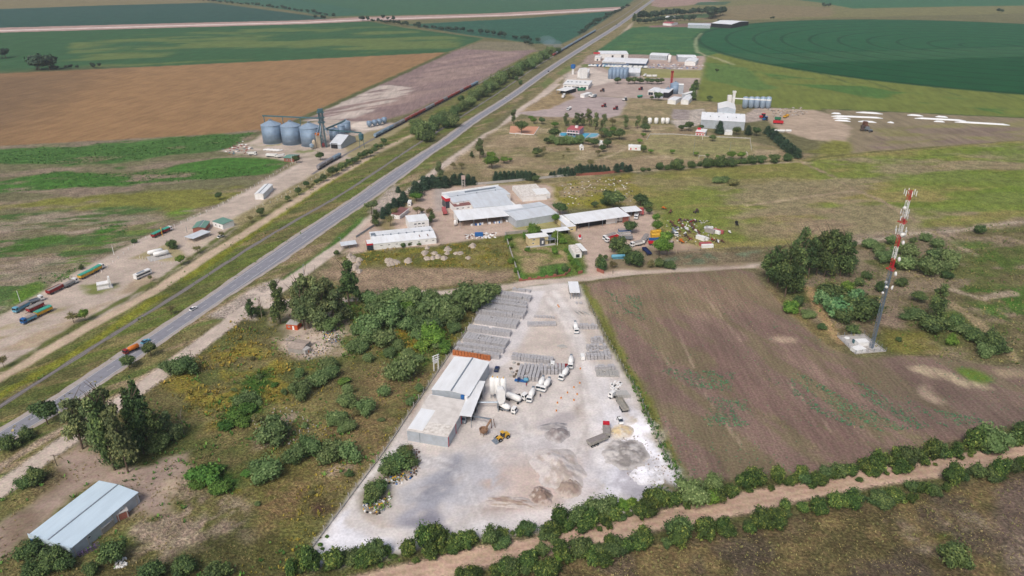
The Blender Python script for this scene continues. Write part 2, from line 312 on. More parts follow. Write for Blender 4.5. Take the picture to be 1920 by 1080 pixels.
# ---- right side crops
area([(1172,58),(1190,50),(1310,50),(1345,48),(1345,110),(1320,105),(1240,104),(1110,100),(1130,88)], C(66,110,66), 3, 2, reg='crop_field', gr=.25)
area([(1200,60),(1330,60),(1330,105),(1150,95)], C(92,124,70), 10, 20, 40, cov=(.55,30,.08,2,10), op=.7)
area([(1325,105),(1345,100),(1700,150),(2300,225),(2300,240),(1925,222),(1640,208),(1490,205),(1430,200),(1305,188),(1312,150)], C(118,128,60), 4, 3, reg='crop_field', gr=.3)
area([(1325,118),(1380,120),(1480,160),(1700,190),(1925,218),(1925,200),(1600,160)], C(74,116,54), 5, 20, 40, cov=(.52,34,.06,3,-12), op=.85)
area([(1325,118),(1400,128),(1450,165),(1420,170),(1330,150)], C(86,124,64), 5, 10, 40, op=.7)
area([(1200,-10),(1222,0),(1345,-5),(2300,-30),(2300,20),(1925,25),(1560,33),(1370,38),(1240,45),(1190,52),(1185,45),(1210,20)], C(130,126,84), 3, 3, reg='stubble_field', gr=.3)
area([(1240,22),(1420,8),(1560,14),(1560,30),(1380,38),(1250,40)], C(142,124,96), 10, 20, 60, op=.7)
area([(1225,0),(1290,-2),(1350,2),(1290,10),(1240,14),(1220,10)], C(168,140,128), 3, 8, 30)
area([(1240,30),(1330,25),(1345,32),(1260,36)], C(84,110,74), 3, 6, 20); area([(1310,4),(1370,3),(1360,9),(1300,10)], C(74,104,76), 3, 6, 20)
area([(1460,-4),(1530,4),(1600,16),(1800,12),(2300,6),(2300,-45),(1400,-30)], C(66,112,78), 3, 3, reg='crop_field', gr=.25)
area([(1220,48),(1372,40),(1395,42),(1380,50),(1220,51)], C(150,120,112), 3, 6, 20)
# grassland on the right, silo bag ground
area([(1505,302),(1540,290),(1600,285),(1925,262),(2400,220),(2400,470),(1925,415),(1800,428),(1640,440),(1440,464),(1330,470),(1240,440),(1230,400),(1190,330)], C(158,148,88), 4, 4, gr=1, reg='grassland')
GR = [(1505,302),(1925,265),(2400,230),(2400,460),(1925,412),(1640,438),(1440,462),(1250,430),(1190,330)]
area(GR, C(128,144,60), 5, 5, cov=(.46,26,.08,2.4,8), op=.8)
area(GR, C(166,148,120), 5, 5, cov=(.55,24,.06,2.4,8), op=.75)
area([(1640,300),(1925,275),(2300,250),(2300,420),(1925,405),(1800,410),(1660,380)], C(118,142,50), 12, 18, 30, cov=(.42,22,.1,2.6,8), op=.8)
area([(1440,395),(1540,375),(1640,420),(1560,440),(1440,455),(1380,430)], C(170,146,120), 8, 12, 20, op=.7, cov=(.42,20,.1,2,8))
area([(1190,330),(1330,310),(1505,300),(1540,340),(1300,350),(1250,400)], C(150,142,80), 5, 8, 20, op=.5)
line([(1185,322),(1330,312),(1500,303),(1520,306)], 3, C(196,178,150), 1.2, 1)
line([(1500,303),(1560,330),(1600,355),(1650,375),(1720,415)], 3.5, C(176,154,128), 1.2, 1.2, cov=(.35,12,.1))
line([(1600,358),(1520,368),(1440,380),(1400,385)], 3, C(184,164,134), 1.2, 1.2); line([(1515,304),(1535,296),(1600,288),(1925,262),(2200,240)], 3, C(110,112,64), 1.5, 1.5)
area([(1520,285),(1560,262),(1600,268),(1610,284),(1560,292)], C(140,140,70), 4, 5, 12)
area([(1545,205),(1640,208),(1925,222),(2400,240),(2400,250),(1925,262),(1600,287),(1590,268),(1600,240)], C(148,134,108), 4, 4, reg='soil_field', gr=.5)
area([(1640,240),(1925,228),(1925,255),(1640,275)], C(142,138,86), 6, 10, 18, cov=(.45,14,.08,2.4,6), op=.7)
area([(1640,240),(1925,240),(1925,262),(1640,280)], C(140,120,112), 6, 10, 18, cov=(.5,18,.08,2.4,6), op=.7)
line([(1545,204),(1640,208),(1925,221),(2300,240)], 6, C(84,100,56), 2, 3, 9, cov=(.3,10,.1))
area([(1240,470),(1440,463),(1640,440),(1800,428),(1925,412),(2400,470),(2400,700),(1925,690),(1760,665),(1660,665),(1565,645),(1480,575),(1430,515),(1425,470)], C(126,116,82), 4, 4, gr=1, reg='scrubland')
TW = [(1425,470),(1640,440),(1925,412),(2400,470),(2400,690),(1925,688),(1660,662),(1480,575)]
area(TW, C(108,116,62), 5, 5, cov=(.5,18,.08,2,8), op=.8)
area(TW, C(158,140,116), 5, 5, cov=(.57,16,.06,2.4,8), op=.8)
area([(1600,440),(1700,430),(1800,425),(1925,410),(1925,420),(1800,438),(1600,458)], C(176,156,136), 4, 5, 10, op=.8, gr=.4)
line([(1925,415),(1860,422),(1800,432),(1700,440),(1600,456)], 4, C(196,178,156), 1.2, 1.5); line([(1750,435),(1790,455),(1830,480)], 4, C(176,158,130), 1.2, 1.5)
area([(1700,600),(1925,540),(1925,560),(1850,600),(1900,660),(1925,680),(1880,660),(1800,600)], C(96,124,52), 5, 8, 14, cov=(.46,10,.08), op=.8)
area([(1800,540),(1925,530),(1925,600),(1860,590)], C(84,122,44), 5, 8, 14, cov=(.4,10,.08), op=.9)
line([(1770,560),(1800,580),(1850,620),(1900,670)], 5, C(172,154,118), 1.5, 2, 8); line([(1790,545),(1840,560),(1900,550)], 5, C(182,164,140), 1.5, 2, 8)
area([(1790,455),(1925,440),(1925,520),(1840,510)], C(96,122,50), 5, 8, 14, cov=(.52,11,.07), op=.8)
line([(1515,540),(1530,570),(1548,600),(1560,625),(1575,640)], 5, C(184,156,112), 1.2, 1.2, 6); line([(1425,500),(1470,510),(1520,535),(1545,515),(1560,495)], 6, C(162,144,122), 1.5, 2, 8, op=.8)
area([(1640,585),(1680,570),(1710,600),(1690,615),(1650,610)], C(176,152,132), 3, 4, 8, op=.8)
area([(1440,540),(1475,560),(1560,640),(1600,668),(1560,680),(1500,630),(1430,560)], C(150,134,84), 4, 5, 9, op=.85)
area([(1660,615),(1740,620),(1760,655),(1700,668),(1665,660)], C(140,132,62), 4, 5, 9, op=.7)
# ploughed field
PLOW = [(1090,534),(1200,519),(1385,505),(1415,512),(1440,545),(1480,590),(1560,655),(1600,672),(1700,668),(1925,692),(2400,720),(2400,740),(1960,790),(1880,806),(1600,880),(1292,908),(1240,800),(1190,710),(1140,620),(1110,575)]
area(PLOW, C(137,114,102), 2, 2, gr=.35, reg='soil_field')
area(PLOW, C(134,108,98), 8, 10, 20, cov=(.5,22,.12,3,-62), op=.5)
area(PLOW, C(160,136,118), 8, 10, 20, cov=(.58,10,.08,6,-62), op=.35)
area(PLOW, C(128,120,86), 3, 3, cov=(.56,7,.05,5,-62), op=.6)
area([(1090,534),(1385,505),(1440,560),(1250,600),(1130,600)], C(152,132,106), 12, 14, 20, op=.55)
area([(1700,690),(1925,700),(1925,780),(1800,800),(1640,790)], C(112,98,88), 10, 14, 20, op=.4)
area([(1690,684),(1740,690),(1820,712),(1860,728),(1800,726),(1720,700)], C(184,166,138), 2.5, 5, 8, cov=(.35,7,.1)); spot(1740,740,26,10, C(186,164,142), 35); spot(1468,637,26,8, C(190,166,142), 5)
spot(1830,705,36,9, C(104,128,52), 18); spot(1905,700,40,9, C(164,146,120), 5)
line([(1090,536),(1120,580),(1145,630),(1170,680),(1215,760),(1255,850),(1292,910)], 4.5, C(126,128,64), 1.5, 2, 6, gr=1)
for a, b in (((1255,590),(1300,690)),((1325,560),(1390,640)),((1300,710),(1395,840)),((1480,720),(1560,810)),((1240,660),(1265,700))):
    line([a, b], .5, C(196,172,150), .8, .4, 12, op=.55)
# block yard
YARD = [(560,1062),(580,1035),(640,955),(720,848),(775,765),(852,652),(905,580),(940,548),(985,538),(1060,530),(1088,534),(1105,580),(1130,630),(1160,682),(1190,735),(1230,830),(1292,935),(1150,975),(1000,1000),(850,1015),(700,1045),(600,1062)]
area(YARD, C(211,202,195), 1.5, 1.0, gr=.05, reg='gravel_yard')
area([(985,545),(1022,545),(1000,600),(962,672),(935,690),(900,700),(860,680),(930,560)], C(214,208,206), 1, .5)
area([(1005,600),(1045,590),(1070,680),(1000,668),(965,668),(995,610)], C(204,190,178), 4, 4, 9, op=.85)
area([(1090,560),(1110,600),(1150,680),(1120,690),(1085,600)], C(196,182,168), 3, 3, 8, op=.7)
area([(900,840),(1090,860),(1110,940),(1000,985),(880,985),(860,900)], C(205,192,185), 8, 6, 12, op=.8)
area([(740,860),(860,850),(960,830),(1060,760),(980,900),(860,1000),(740,1000)], C(186,186,192), 8, 10, 12, cov=(.45,12,.1,2,35), op=.8)
area([(960,770),(1060,790),(1090,840),(1010,860),(950,850)], C(196,190,190), 6, 8, 10, cov=(.45,8,.1,2,20), op=.8)
spot(830,905,62,22, C(164,164,172), -55, cov=(.32,8,.12)); spot(795,985,52,29, C(160,158,166), -20, jit=5); spot(770,965,40,12, C(176,174,182), -30, jit=5); spot(795,990,30,18, C(138,136,146), -25)
spot(800,925,26,9, C(142,142,150), -20, cov=(.4,5,.1))
area([(1140,745),(1175,740),(1235,840),(1285,930),(1200,950),(1110,930),(1120,840)], C(230,228,234), 6, 8, 10, cov=(.34,9,.08), op=.95)
area([(1150,850),(1190,770),(1225,800),(1250,870),(1285,925),(1220,940),(1160,890)], C(248,246,250), 3, 8, 10, cov=(.44,7,.05))
for q in ([(905,842),(940,880),(960,960)],[(915,838),(955,880),(985,970)],[(980,780),(1000,850),(1090,870),(1120,930)],[(1130,700),(1150,800),(1120,900),(1000,980)],[(1138,700),(1160,800),(1132,905),(1010,986)],[(700,1000),(820,990),(950,985),(1100,960)],[(705,1008),(820,999),(950,994),(1110,968)],[(1075,600),(1098,680),(1112,780),(1080,850)],[(900,800),(980,815),(1080,850)],[(770,850),(860,880),(900,990)],[(780,850),(875,885),(915,985)]): line(q, .8, C(184,178,176), .8, .5, 10, op=.55, cov=(.38,8,.15)); line(q, .7, C(230,226,224), .8, .5, 10, op=.5, offs=1.6, cov=(.4,9,.15))
for _k in range(26): spot(random.uniform(780,1130), random.uniform(780,980), random.uniform(2,7), random.uniform(1,3), C(168,160,158), 0, op=.6, soft=1, jit=1.5, js=3)
area([(1170,760),(1230,800),(1250,880),(1190,850)], C(204,192,176), 3, 6, 8, cov=(.5,6,.05))
area([(1100,830),(1140,840),(1240,900),(1220,930),(1080,930)], C(190,186,192), 5, 6, 8, cov=(.5,8,.06), op=.9)
spot(1168,852,38,22, C(160,152,148), 15, cov=(.3,5,.1)); spot(1215,925,34,10, C(172,168,176), -10, op=.8)
spot(1160,810,22,9, C(222,200,160)); spot(1085,772,11,16, C(160,148,138), -30, cov=(.42,3,.08))
area([(585,1045),(650,960),(700,985),(730,1030),(640,1055)], C(238,236,240), 4, 8, 8, cov=(.36,6,.08))
area([(690,905),(720,885),(730,880),(700,960),(760,1000),(820,1000),(700,1010),(660,985),(665,945)], C(204,190,178), 2.5, 2, 8, op=.9)
for o in (0, 1, 2): line([(752 - o * 4,842),(698 - o * 6,897),(674 - o * 8,942),(676 - o * 8,976 + o * 4),(712,994 + o * 6),(790,996 + o * 6)], 1.1, C(226,220,216), .9, .4)
area([(950,870),(1085,868),(1100,920),(1050,970),(960,960)], C(200,180,168), 6, 6, 10, op=.8)
spot(965,945,60,12, C(178,154,142), -10, cov=(.45,5,.07,4,10)); spot(930,898,24,14, C(196,176,164), -30, cov=(.45,3,.08))
spot(1040,790,40,14, C(176,168,168), -10, op=.8)
for q in ([(1030,560),(1060,600),(1080,640),(1095,690),(1110,760),(1120,860)], [(1040,548),(1075,600),(1092,640),(1105,700),(1125,760)]):
    line(q, 3, C(228,222,218), 1.2, .8, op=.6); line(q, .9, C(188,178,172), .9, .4, offs=3.2, op=.6)
line([(1120,690),(1140,760),(1130,860),(1060,960),(900,990)], 7, C(234,230,230), 3, 2, op=.5)
area([(690,895),(715,900),(735,925),(735,950),(700,968),(678,960),(675,930)], C(140,132,112), 2, 2, 6, op=.9, gr=.8)
area([(712,890),(725,870),(770,850),(785,872),(765,895),(735,905)], C(138,130,104), 2, 2, 6, op=.9, gr=.8)
area([(770,826),(832,838),(820,858),(750,842)], C(214,204,196), 1, .6)
area([(845,688),(850,660),(780,770),(765,800),(772,768)], C(186,166,152), 1.5, 1)
# bottom track and scrub
area([(560,1110),(600,1062),(700,1045),(850,1017),(1000,1000),(1150,975),(1292,935),(1300,905),(1600,880),(1880,805),(1960,790),(2100,770),(2100,900),(1925,885),(1500,960),(1150,1040),(900,1110)], C(104,106,62), 3, 3, gr=1, reg='track_verge')
area([(790,1120),(1000,1065),(1300,1005),(1600,950),(1925,880),(2200,840),(2200,1200),(700,1200)], C(114,101,73), 3, 3, gr=1, reg='scrubland')
BR = [(790,1120),(1000,1075),(1300,1010),(1600,955),(1925,890),(2200,850),(2200,1200),(700,1200)]
area(BR, C(106,98,62), 4, 4, cov=(.48,12,.1), op=.8); area(BR, C(142,124,84), 4, 4, cov=(.55,9,.08), op=.8); area(BR, C(100,88,78), 4, 4, cov=(.56,14,.08), op=.7)
area([(1855,915),(1925,895),(2100,870),(2100,1100),(1905,1090),(1880,1010)], C(128,110,98), 3, 4, op=.9); spot(1905,1030,14,30, C(158,142,122), 20, cov=(.45,3,.08))
for p in ((1715,1010),(1810,965),(1845,975),(1690,985),(1800,990),(1735,1030)): spot(*p, 20, 6, C(164,148,124), 15, cov=(.46,3,.08))
spot(1765,1005,14,9, C(104,112,36))
line([(520,1140),(640,1110),(800,1068),(900,1045),(1000,1028),(1150,992),(1300,962),(1500,921),(1700,885),(1925,849),(2100,822)], 8.6, C(196,168,146), 1.0, .9, 8, reg='dirt_track', gr=.1)
line([(640,1110),(800,1068),(1000,1028),(1150,992),(1300,962),(1500,921),(1700,885),(1925,849),(2100,822)], .9, C(164,136,114), .8, .4, offs=1.3, op=.7)
line([(1240,905),(1292,935),(1300,905)], 4, C(120,112,80), 1.5, 1.5)

# ---- centre-pivot field
PC = np.array(gp(1861, 87)); PR = float(np.linalg.norm(np.array(gp(1305, 78)) - PC))
CIRC = [(PC[0] + PR * math.cos(a), PC[1] + PR * math.sin(a)) for a in np.linspace(0, math.tau, 96, endpoint=False)]
area(CIRC, C(42,96,60), 3, 2, world=True, reg='pivot_field', gr=.2)
_sel = lambda P: area(P, C(36,90,56), 4, 5, 30)
_keep = REG.copy(); _vc = VC.copy()
area([(1310,98),(1440,101),(1925,86),(2500,70),(2500,260),(1925,215),(1300,150)], C(54,100,64), 3, 2)
area([(1330,124),(1500,118),(1925,106),(2500,90),(2500,260),(1925,215),(1300,160)], C(26,84,46), 6, 8, 30)
area([(1330,132),(1480,140),(1700,166),(1925,194),(1925,205),(1600,170),(1440,142)], C(58,110,64), 5, 5, 20, op=.6)
line([(1310,101),(1440,101),(1925,86),(2500,69)], 5, C(30,74,48), 2, 1)
_out = (np.linalg.norm(VX - PC, axis=1) > PR); VC[_out] = _vc[_out]
for _a in range(60, 330): pass
_rim = np.abs(np.linalg.norm(VX - PC, axis=1) - PR); _i = np.nonzero(_rim < 5)[0]; VC[_i, :3] = VC[_i, :3] * .5 + np.array(C(40,80,50)) * .5
line([(1308,98),(1304,86),(1305,74),(1316,62)], 5, C(150,160,122), 3, 2); line([(1310,98),(1322,104),(1340,108),(1375,121)], 5, C(176,172,134), 3, 2)
for _l in ([(1480,100),(1560,128),(1680,170)], [(1540,98),(1680,140),(1800,180)], [(1600,98),(1760,140),(1925,190)], [(1420,102),(1470,116),(1600,158)]): line(_l, 4, C(30,78,50), 3, 2, op=.45)

# ---- materials for the ground
def ground_mat(name, kind, ang=0.0):
    m = bpy.data.materials.new(name); m.use_nodes = True; nt = m.node_tree; L = nt.links
    b = nt.nodes['Principled BSDF']; b.inputs['Roughness'].default_value = .95; b.inputs['Specular IOR Level'].default_value = .1
    at = nt.nodes.new('ShaderNodeAttribute'); at.attribute_name = 'Col'
    tc = nt.nodes.new('ShaderNodeTexCoord'); mp = nt.nodes.new('ShaderNodeMapping'); mp.inputs['Rotation'].default_value = (0, 0, ang)
    L.new(tc.outputs['Object'], mp.inputs['Vector'])
    def noise(sc, det, st=1.0, rough=.6):
        v = mp.outputs[0]
        if st != 1:
            m2 = nt.nodes.new('ShaderNodeMapping'); m2.inputs['Scale'].default_value = (1 / st, 1, 1); L.new(v, m2.inputs['Vector']); v = m2.outputs[0]
        n = nt.nodes.new('ShaderNodeTexNoise'); n.noise_dimensions = '2D'; n.inputs['Scale'].default_value = sc; n.inputs['Detail'].default_value = det
        n.inputs['Roughness'].default_value = rough; L.new(v, n.inputs['Vector']); return n.outputs['Fac']
    def mrange(v, a, b_, c, d):
        n = nt.nodes.new('ShaderNodeMapRange'); n.interpolation_type = 'SMOOTHSTEP'; L.new(v, n.inputs[0])
        for i, q in enumerate((a, b_, c, d)): n.inputs[i + 1].default_value = q
        return n.outputs[0]
    def mth(op, a, b_):
        n = nt.nodes.new('ShaderNodeMath'); n.operation = op
        for i, q in enumerate((a, b_)):
            if isinstance(q, (int, float)): n.inputs[i].default_value = q
            else: L.new(q, n.inputs[i])
        return n.outputs[0]
    P = {'grass': (.34, .2, 1.0), 'dirt': (.13, .10, 1.3), 'soil': (.22, .10, 5.0), 'crop': (.2, .10, 5.0), 'yard': (.09, .08, 1.3)}[kind]
    f1 = mrange(noise(1.1, 5), .32, .68, 1 - P[0], 1 + P[0] * .75)
    f2 = mrange(noise(.16, 4, P[2]), .3, .7, 1 - P[1], 1 + P[1])
    f3 = mrange(noise(.035, 3), .3, .7, .92, 1.08)
    f = mth('MULTIPLY', mth('MULTIPLY', f1, f2), f3)
    if kind == 'soil':
        f = mth('MULTIPLY', f, mrange(noise(.9, 3, 26.0), .35, .65, .90, 1.07))
    if kind == 'grass':
        vo = nt.nodes.new('ShaderNodeTexVoronoi'); vo.voronoi_dimensions = '2D'; vo.inputs['Scale'].default_value = .55; L.new(mp.outputs[0], vo.inputs['Vector'])
        # scattered tussocks
        f = mth('MULTIPLY', f, mrange(vo.outputs['Distance'], .10, .5, .8, 1.05))
    if name == 'pivot_crop':
        vs = nt.nodes.new('ShaderNodeVectorMath'); vs.operation = 'DISTANCE'; L.new(tc.outputs['Object'], vs.inputs[0]); vs.inputs[1].default_value = (PC[0], PC[1], 0)
        md = mth('ABSOLUTE', mth('SUBTRACT', mth('MODULO', vs.outputs['Value'], PR / 10.15), PR / 20.3), 0)
        f = mth('MULTIPLY', f, mrange(md, PR / 20.3 - 4.5, PR / 20.3 - 1.5, 1.0, .62))
    mx = nt.nodes.new('ShaderNodeMix'); mx.data_type = 'RGBA'; mx.blend_type = 'MULTIPLY'; mx.inputs[0].default_value = 1.0
    L.new(at.outputs['Color'], mx.inputs[6]); L.new(f, mx.inputs[7])
    hs = nt.nodes.new('ShaderNodeHueSaturation'); L.new(mrange(noise(.5, 3), .3, .7, .485, .515), hs.inputs['Hue']); hs.inputs['Saturation'].default_value = .98
    L.new(mx.outputs[2], hs.inputs['Color']); L.new(hs.outputs[0], b.inputs['Base Color'])
    bm_ = nt.nodes.new('ShaderNodeBump'); bm_.inputs['Strength'].default_value = {'grass': .9, 'soil': .6, 'crop': .5}.get(kind, .3); bm_.inputs['Distance'].default_value = .5
    L.new(f1, bm_.inputs['Height']); L.new(bm_.outputs[0], b.inputs['Normal'])
    return m
_p0, _p1 = gp(1255, 590), gp(1300, 690); ROWANG = math.atan2(_p1[1] - _p0[1], _p1[0] - _p0[0])
_q0, _q1 = gp(520, 245), gp(840, 99); SIDANG = math.atan2(_q1[1] - _q0[1], _q1[0] - _q0[0])
GM = {'grass': ground_mat('grass_ground', 'grass'), 'dirt': ground_mat('packed_dirt', 'dirt'), 'soil': ground_mat('ploughed_soil', 'soil', -ROWANG),
      'crop': ground_mat('crop_rows', 'crop', -SIDANG), 'yard': ground_mat('yard_gravel', 'yard'), 'pivot': ground_mat('pivot_crop', 'crop', R(12))}
KINDM = {'dirt_clearing': 'dirt', 'pivot_field': 'pivot', 'stubble_field': 'crop', 'crop_field': 'crop', 'soil_field': 'soil', 'dirt_road': 'dirt', 'dirt_yard': 'dirt', 'dirt_track': 'dirt', 'gravel_lot': 'dirt', 'gravel_yard': 'yard'}
def mesh_np(name, V, F, col=None, mat=None):
    me = bpy.data.meshes.new(name); nv, nf, k = len(V), len(F), F.shape[1]
    me.vertices.add(nv); me.vertices.foreach_set('co', np.ascontiguousarray(V, np.float32).ravel())
    me.loops.add(nf * k); me.loops.foreach_set('vertex_index', np.ascontiguousarray(F, np.int32).ravel())
    me.polygons.add(nf); me.polygons.foreach_set('loop_start', np.arange(0, nf * k, k, dtype=np.int32))
    if col is not None:
        a = me.color_attributes.new('Col', 'FLOAT_COLOR', 'POINT'); a.data.foreach_set('color', np.ascontiguousarray(col, np.float32).ravel())
    me.update(calc_edges=True)
    if mat: me.materials.append(mat)
    return me
_dk = np.isin(REG, [i for i, n_ in enumerate(REGIONS) if n_ not in ('gravel_yard', 'dirt_yard', 'dirt_road', 'dirt_track', 'gravel_lot', 'dirt_clearing')]); VC[_dk, :3] *= .94
FR = REG[FC].max(1)
for r, nm in enumerate(REGIONS):
    f = FC[FR == r]
    if not len(f): continue
    u, inv = np.unique(f, return_inverse=True)
    V = np.zeros((len(u), 3)); V[:, :2] = VX[u]; cc = VC[u].copy(); cc[:, 3] = 1
    o = bpy.data.objects.new(nm, mesh_np(nm, V, inv.reshape(-1, 4), cc, GM[KINDM.get(nm, 'grass')])); COL.objects.link(o); o['kind'] = 'structure'
# land going on past the mapped part, to the horizon
V = np.array([(-9000,-1500,-.4),(9000,-1500,-.4),(9000,16000,-.4),(-9000,16000,-.4)]); cc = np.array([(*C(96,116,78), 1)] * 4)
o = bpy.data.objects.new('plain', mesh_np('plain', V, np.array([[0,1,2,3]]), cc, GM['grass'])); COL.objects.link(o); o['kind'] = 'structure'
# ------------------------------------------------------------------ materials for built things
MATS = {}
def mat(name, col, rough=.7, metal=0.0, var=.12, scale=1.2, dirt=None, dirt_amt=.35, corr=None, spec=.4, bump=0.0, streak=1.0):
    """painted / weathered surface: noise wear, optional dirt colour in patches, optional corrugation along object x or y"""
    if name in MATS: return MATS[name]
    m = bpy.data.materials.new(name); m.use_nodes = True; nt = m.node_tree; L = nt.links
    b = nt.nodes['Principled BSDF']; b.inputs['Roughness'].default_value = rough; b.inputs['Metallic'].default_value = metal
    b.inputs['Specular IOR Level'].default_value = spec
    tc = nt.nodes.new('ShaderNodeTexCoord'); mp = nt.nodes.new('ShaderNodeMapping'); L.new(tc.outputs['Object'], mp.inputs[0])
    mp.inputs['Scale'].default_value = (1, streak, 1)
    n = nt.nodes.new('ShaderNodeTexNoise'); n.inputs['Scale'].default_value = scale; n.inputs['Detail'].default_value = 6; n.inputs['Roughness'].default_value = .65
    L.new(mp.outputs[0], n.inputs['Vector'])
    r = nt.nodes.new('ShaderNodeValToRGB'); L.new(n.outputs['Fac'], r.inputs[0])
    d = dirt or tuple(c * (1 - var * 2.2) for c in col)
    r.color_ramp.elements[0].position = .30; r.color_ramp.elements[0].color = tuple(col[i] + (d[i] - col[i]) * (dirt_amt if dirt else 1) for i in range(3)) + (1,)
    r.color_ramp.elements[1].position = .58; r.color_ramp.elements[1].color = (*col, 1)
    e = r.color_ramp.elements.new(.85); e.color = tuple(min(1, c * (1 + var * .6)) for c in col) + (1,)
    L.new(r.outputs[0], b.inputs['Base Color'])
    if corr:
        w_ = nt.nodes.new('ShaderNodeTexWave'); w_.bands_direction = corr[0]; w_.inputs['Scale'].default_value = corr[1]; L.new(tc.outputs['Object'], w_.inputs['Vector'])
        bp = nt.nodes.new('ShaderNodeBump'); bp.inputs['Strength'].default_value = corr[2] if len(corr) > 2 else .5; bp.inputs['Distance'].default_value = .08
        L.new(w_.outputs['Fac'], bp.inputs['Height']); L.new(bp.outputs[0], b.inputs['Normal'])
    elif bump:
        bp = nt.nodes.new('ShaderNodeBump'); bp.inputs['Strength'].default_value = bump; bp.inputs['Distance'].default_value = .1
        L.new(n.outputs['Fac'], bp.inputs['Height']); L.new(bp.outputs[0], b.inputs['Normal'])
    MATS[name] = m; return m
M_ROOFW = mat('white_sheet_roof', C(242,244,246), .5, 0, .04, .25, C(204,202,198), .45, ('X', 1.2, .35), streak=.3)
M_ROOFG = mat('grey_sheet_roof', C(216,222,228), .5, 0, .05, .25, C(184,184,184), .5, ('X', 1.2, .35), streak=.3)
M_ROOFB = mat('pale_blue_roof', C(206,224,236), .45, 0, .03, .3, C(186,204,216), .6, ('X', 1.2, .3), streak=.2)
M_ROOFD = mat('dusty_roof', C(224,218,212), .8, 0, .08, .35, C(190,182,174), .7, ('X', 1.2, .25))
M_FLAKY = mat('flaking_roof', C(232,226,218), .8, 0, .10, .8, C(178,166,154), .9)
M_ROOFGR = mat('green_sheet_roof', C(104,148,130), .5, 0, .08, .4, C(128,150,140), .6, ('X', 1.2, .35))
M_ROOFRB = mat('red_tile_roof', C(142,98,92), .8, 0, .1, 1.0, C(120,84,80), .6, ('X', 2.0, .5))
M_WHITE = mat('white_paint', C(240,240,238), .6, 0, .05, .5, C(204,200,194), .4)
M_WALLW = mat('white_wall', C(238,238,236), .8, 0, .05, .4, C(200,194,186), .45)
M_WALLG = mat('grey_metal_wall', C(182,190,198), .55, 0, .07, .4, C(152,156,160), .6, ('X', 1.5, .4))
M_WALLC = mat('concrete_wall', C(168,162,156), .9, 0, .12, .6, C(128,120,112), .6)
M_CONC = mat('concrete', C(186,182,178), .9, 0, .1, .8, C(150,144,138), .6)
M_CREAM = mat('cream_wall', C(214,196,150), .85, 0, .06, .6)
M_BRICK = mat('red_brick_wall', C(158,98,84), .9, 0, .16, 2.5, C(128,80,68), .8)
M_ORBR = mat('orange_brick', C(196,120,72), .9, 0, .14, 2.2, C(160,92,56), .8)
M_RED = mat('red_paint', C(200,34,52), .5, 0, .06, .8)
M_DRED = mat('dark_red_paint', C(146,40,44), .6, 0, .12, .8, C(110,40,36), .6)
M_PINK = mat('faded_red_paint', C(186,96,98), .6, 0, .1, .8)
M_BLUE = mat('blue_paint', C(40,104,170), .5, 0, .1, .8)
M_LBLUE = mat('light_blue_paint', C(96,164,190), .55, 0, .1, .8, C(120,160,176), .6)
M_NAVY = mat('navy_paint', C(34,48,92), .5, 0, .1, .8)
M_YEL = mat('yellow_paint', C(222,176,60), .55, 0, .12, .8, C(176,128,52), .6)
M_ORANGE = mat('orange_paint', C(216,120,40), .55, 0, .1, 1)
M_GREEN = mat('green_paint', C(40,120,84), .55, 0, .12, .8)
M_TARP = mat('green_tarpaulin', C(72,170,146), .7, 0, .12, 1.2, C(52,140,124), .7, bump=.4)
M_TARPG = mat('grey_tarpaulin', C(156,150,146), .8, 0, .12, 1.2, C(120,112,108), .7, bump=.4)
M_BLACK = mat('black_rubber', C(34,34,36), .9, 0, .2, 2)
M_STEEL = mat('galvanised_steel', C(150,160,170), .45, .5, .1, 1)
M_SILO = mat('silo_sheet', C(136,158,182), .45, .25, .07, .3, C(120,140,160), .7, ('Z', 1.1, .5))
M_SILOR = mat('silo_roof_sheet', C(158,178,198), .45, .25, .06, .5)
M_TEAL = mat('teal_steel', C(78,116,124), .5, .2, .12, .8)
M_DARK = mat('dark_opening', C(46,46,50), .9, 0, .2, 1)  # near-black that stands in for the shade inside openings
M_GLASS = mat('dark_glass', C(40,52,66), .12, 0, .15, .7, spec=.6)
M_RUST = mat('rusty_iron', C(118,84,68), .9, 0, .25, 1.5, C(84,56,44), .8)
M_BARK = mat('bark', C(108,92,78), .95, 0, .2, 3, C(76,64,54), .8)
M_WOOD = mat('grey_timber', C(120,108,94), .9, 0, .18, 2)
M_BLOCK = mat('concrete_block', C(192,190,192), .95, 0, .10, 1.5, C(156,154,156), .7)
M_ASPH = mat('worn_asphalt', C(142,142,150), .9, 0, .1, .35, C(122,122,130), .7, bump=.2)
M_SHOULD = mat('gravel_shoulder', C(176,166,160), .95, 0, .1, .4, C(156,142,126), .7, bump=.2)
M_LINE = mat('road_paint', C(222,222,218), .7, 0, .2, .8, C(160,160,162), .8)
M_BALL = mat('ballast', C(146,140,138), .95, 0, .16, 1.2, C(112,104,100), .8, bump=.6)
M_RAIL = mat('rail_steel', C(110,96,92), .5, .5, .15, 1)
M_WATER = mat('pool_water', C(84,186,224), .08, 0, .05, .3, spec=.6)
M_SAND = mat('brown_sand', C(174,148,130), .97, 0, .14, .6, C(150,124,108), .8, bump=.5)
M_GRAVEL = mat('grey_gravel', C(146,138,136), .97, 0, .14, .8, C(122,116,114), .8, bump=.6)
M_RUBBLE = mat('rubble', C(178,166,158), .95, 0, .25, 1.0, C(120,108,100), .9, bump=.8)
M_BAG = mat('white_silo_bag', C(232,234,236), .5, 0, .04, .6, bump=.2)

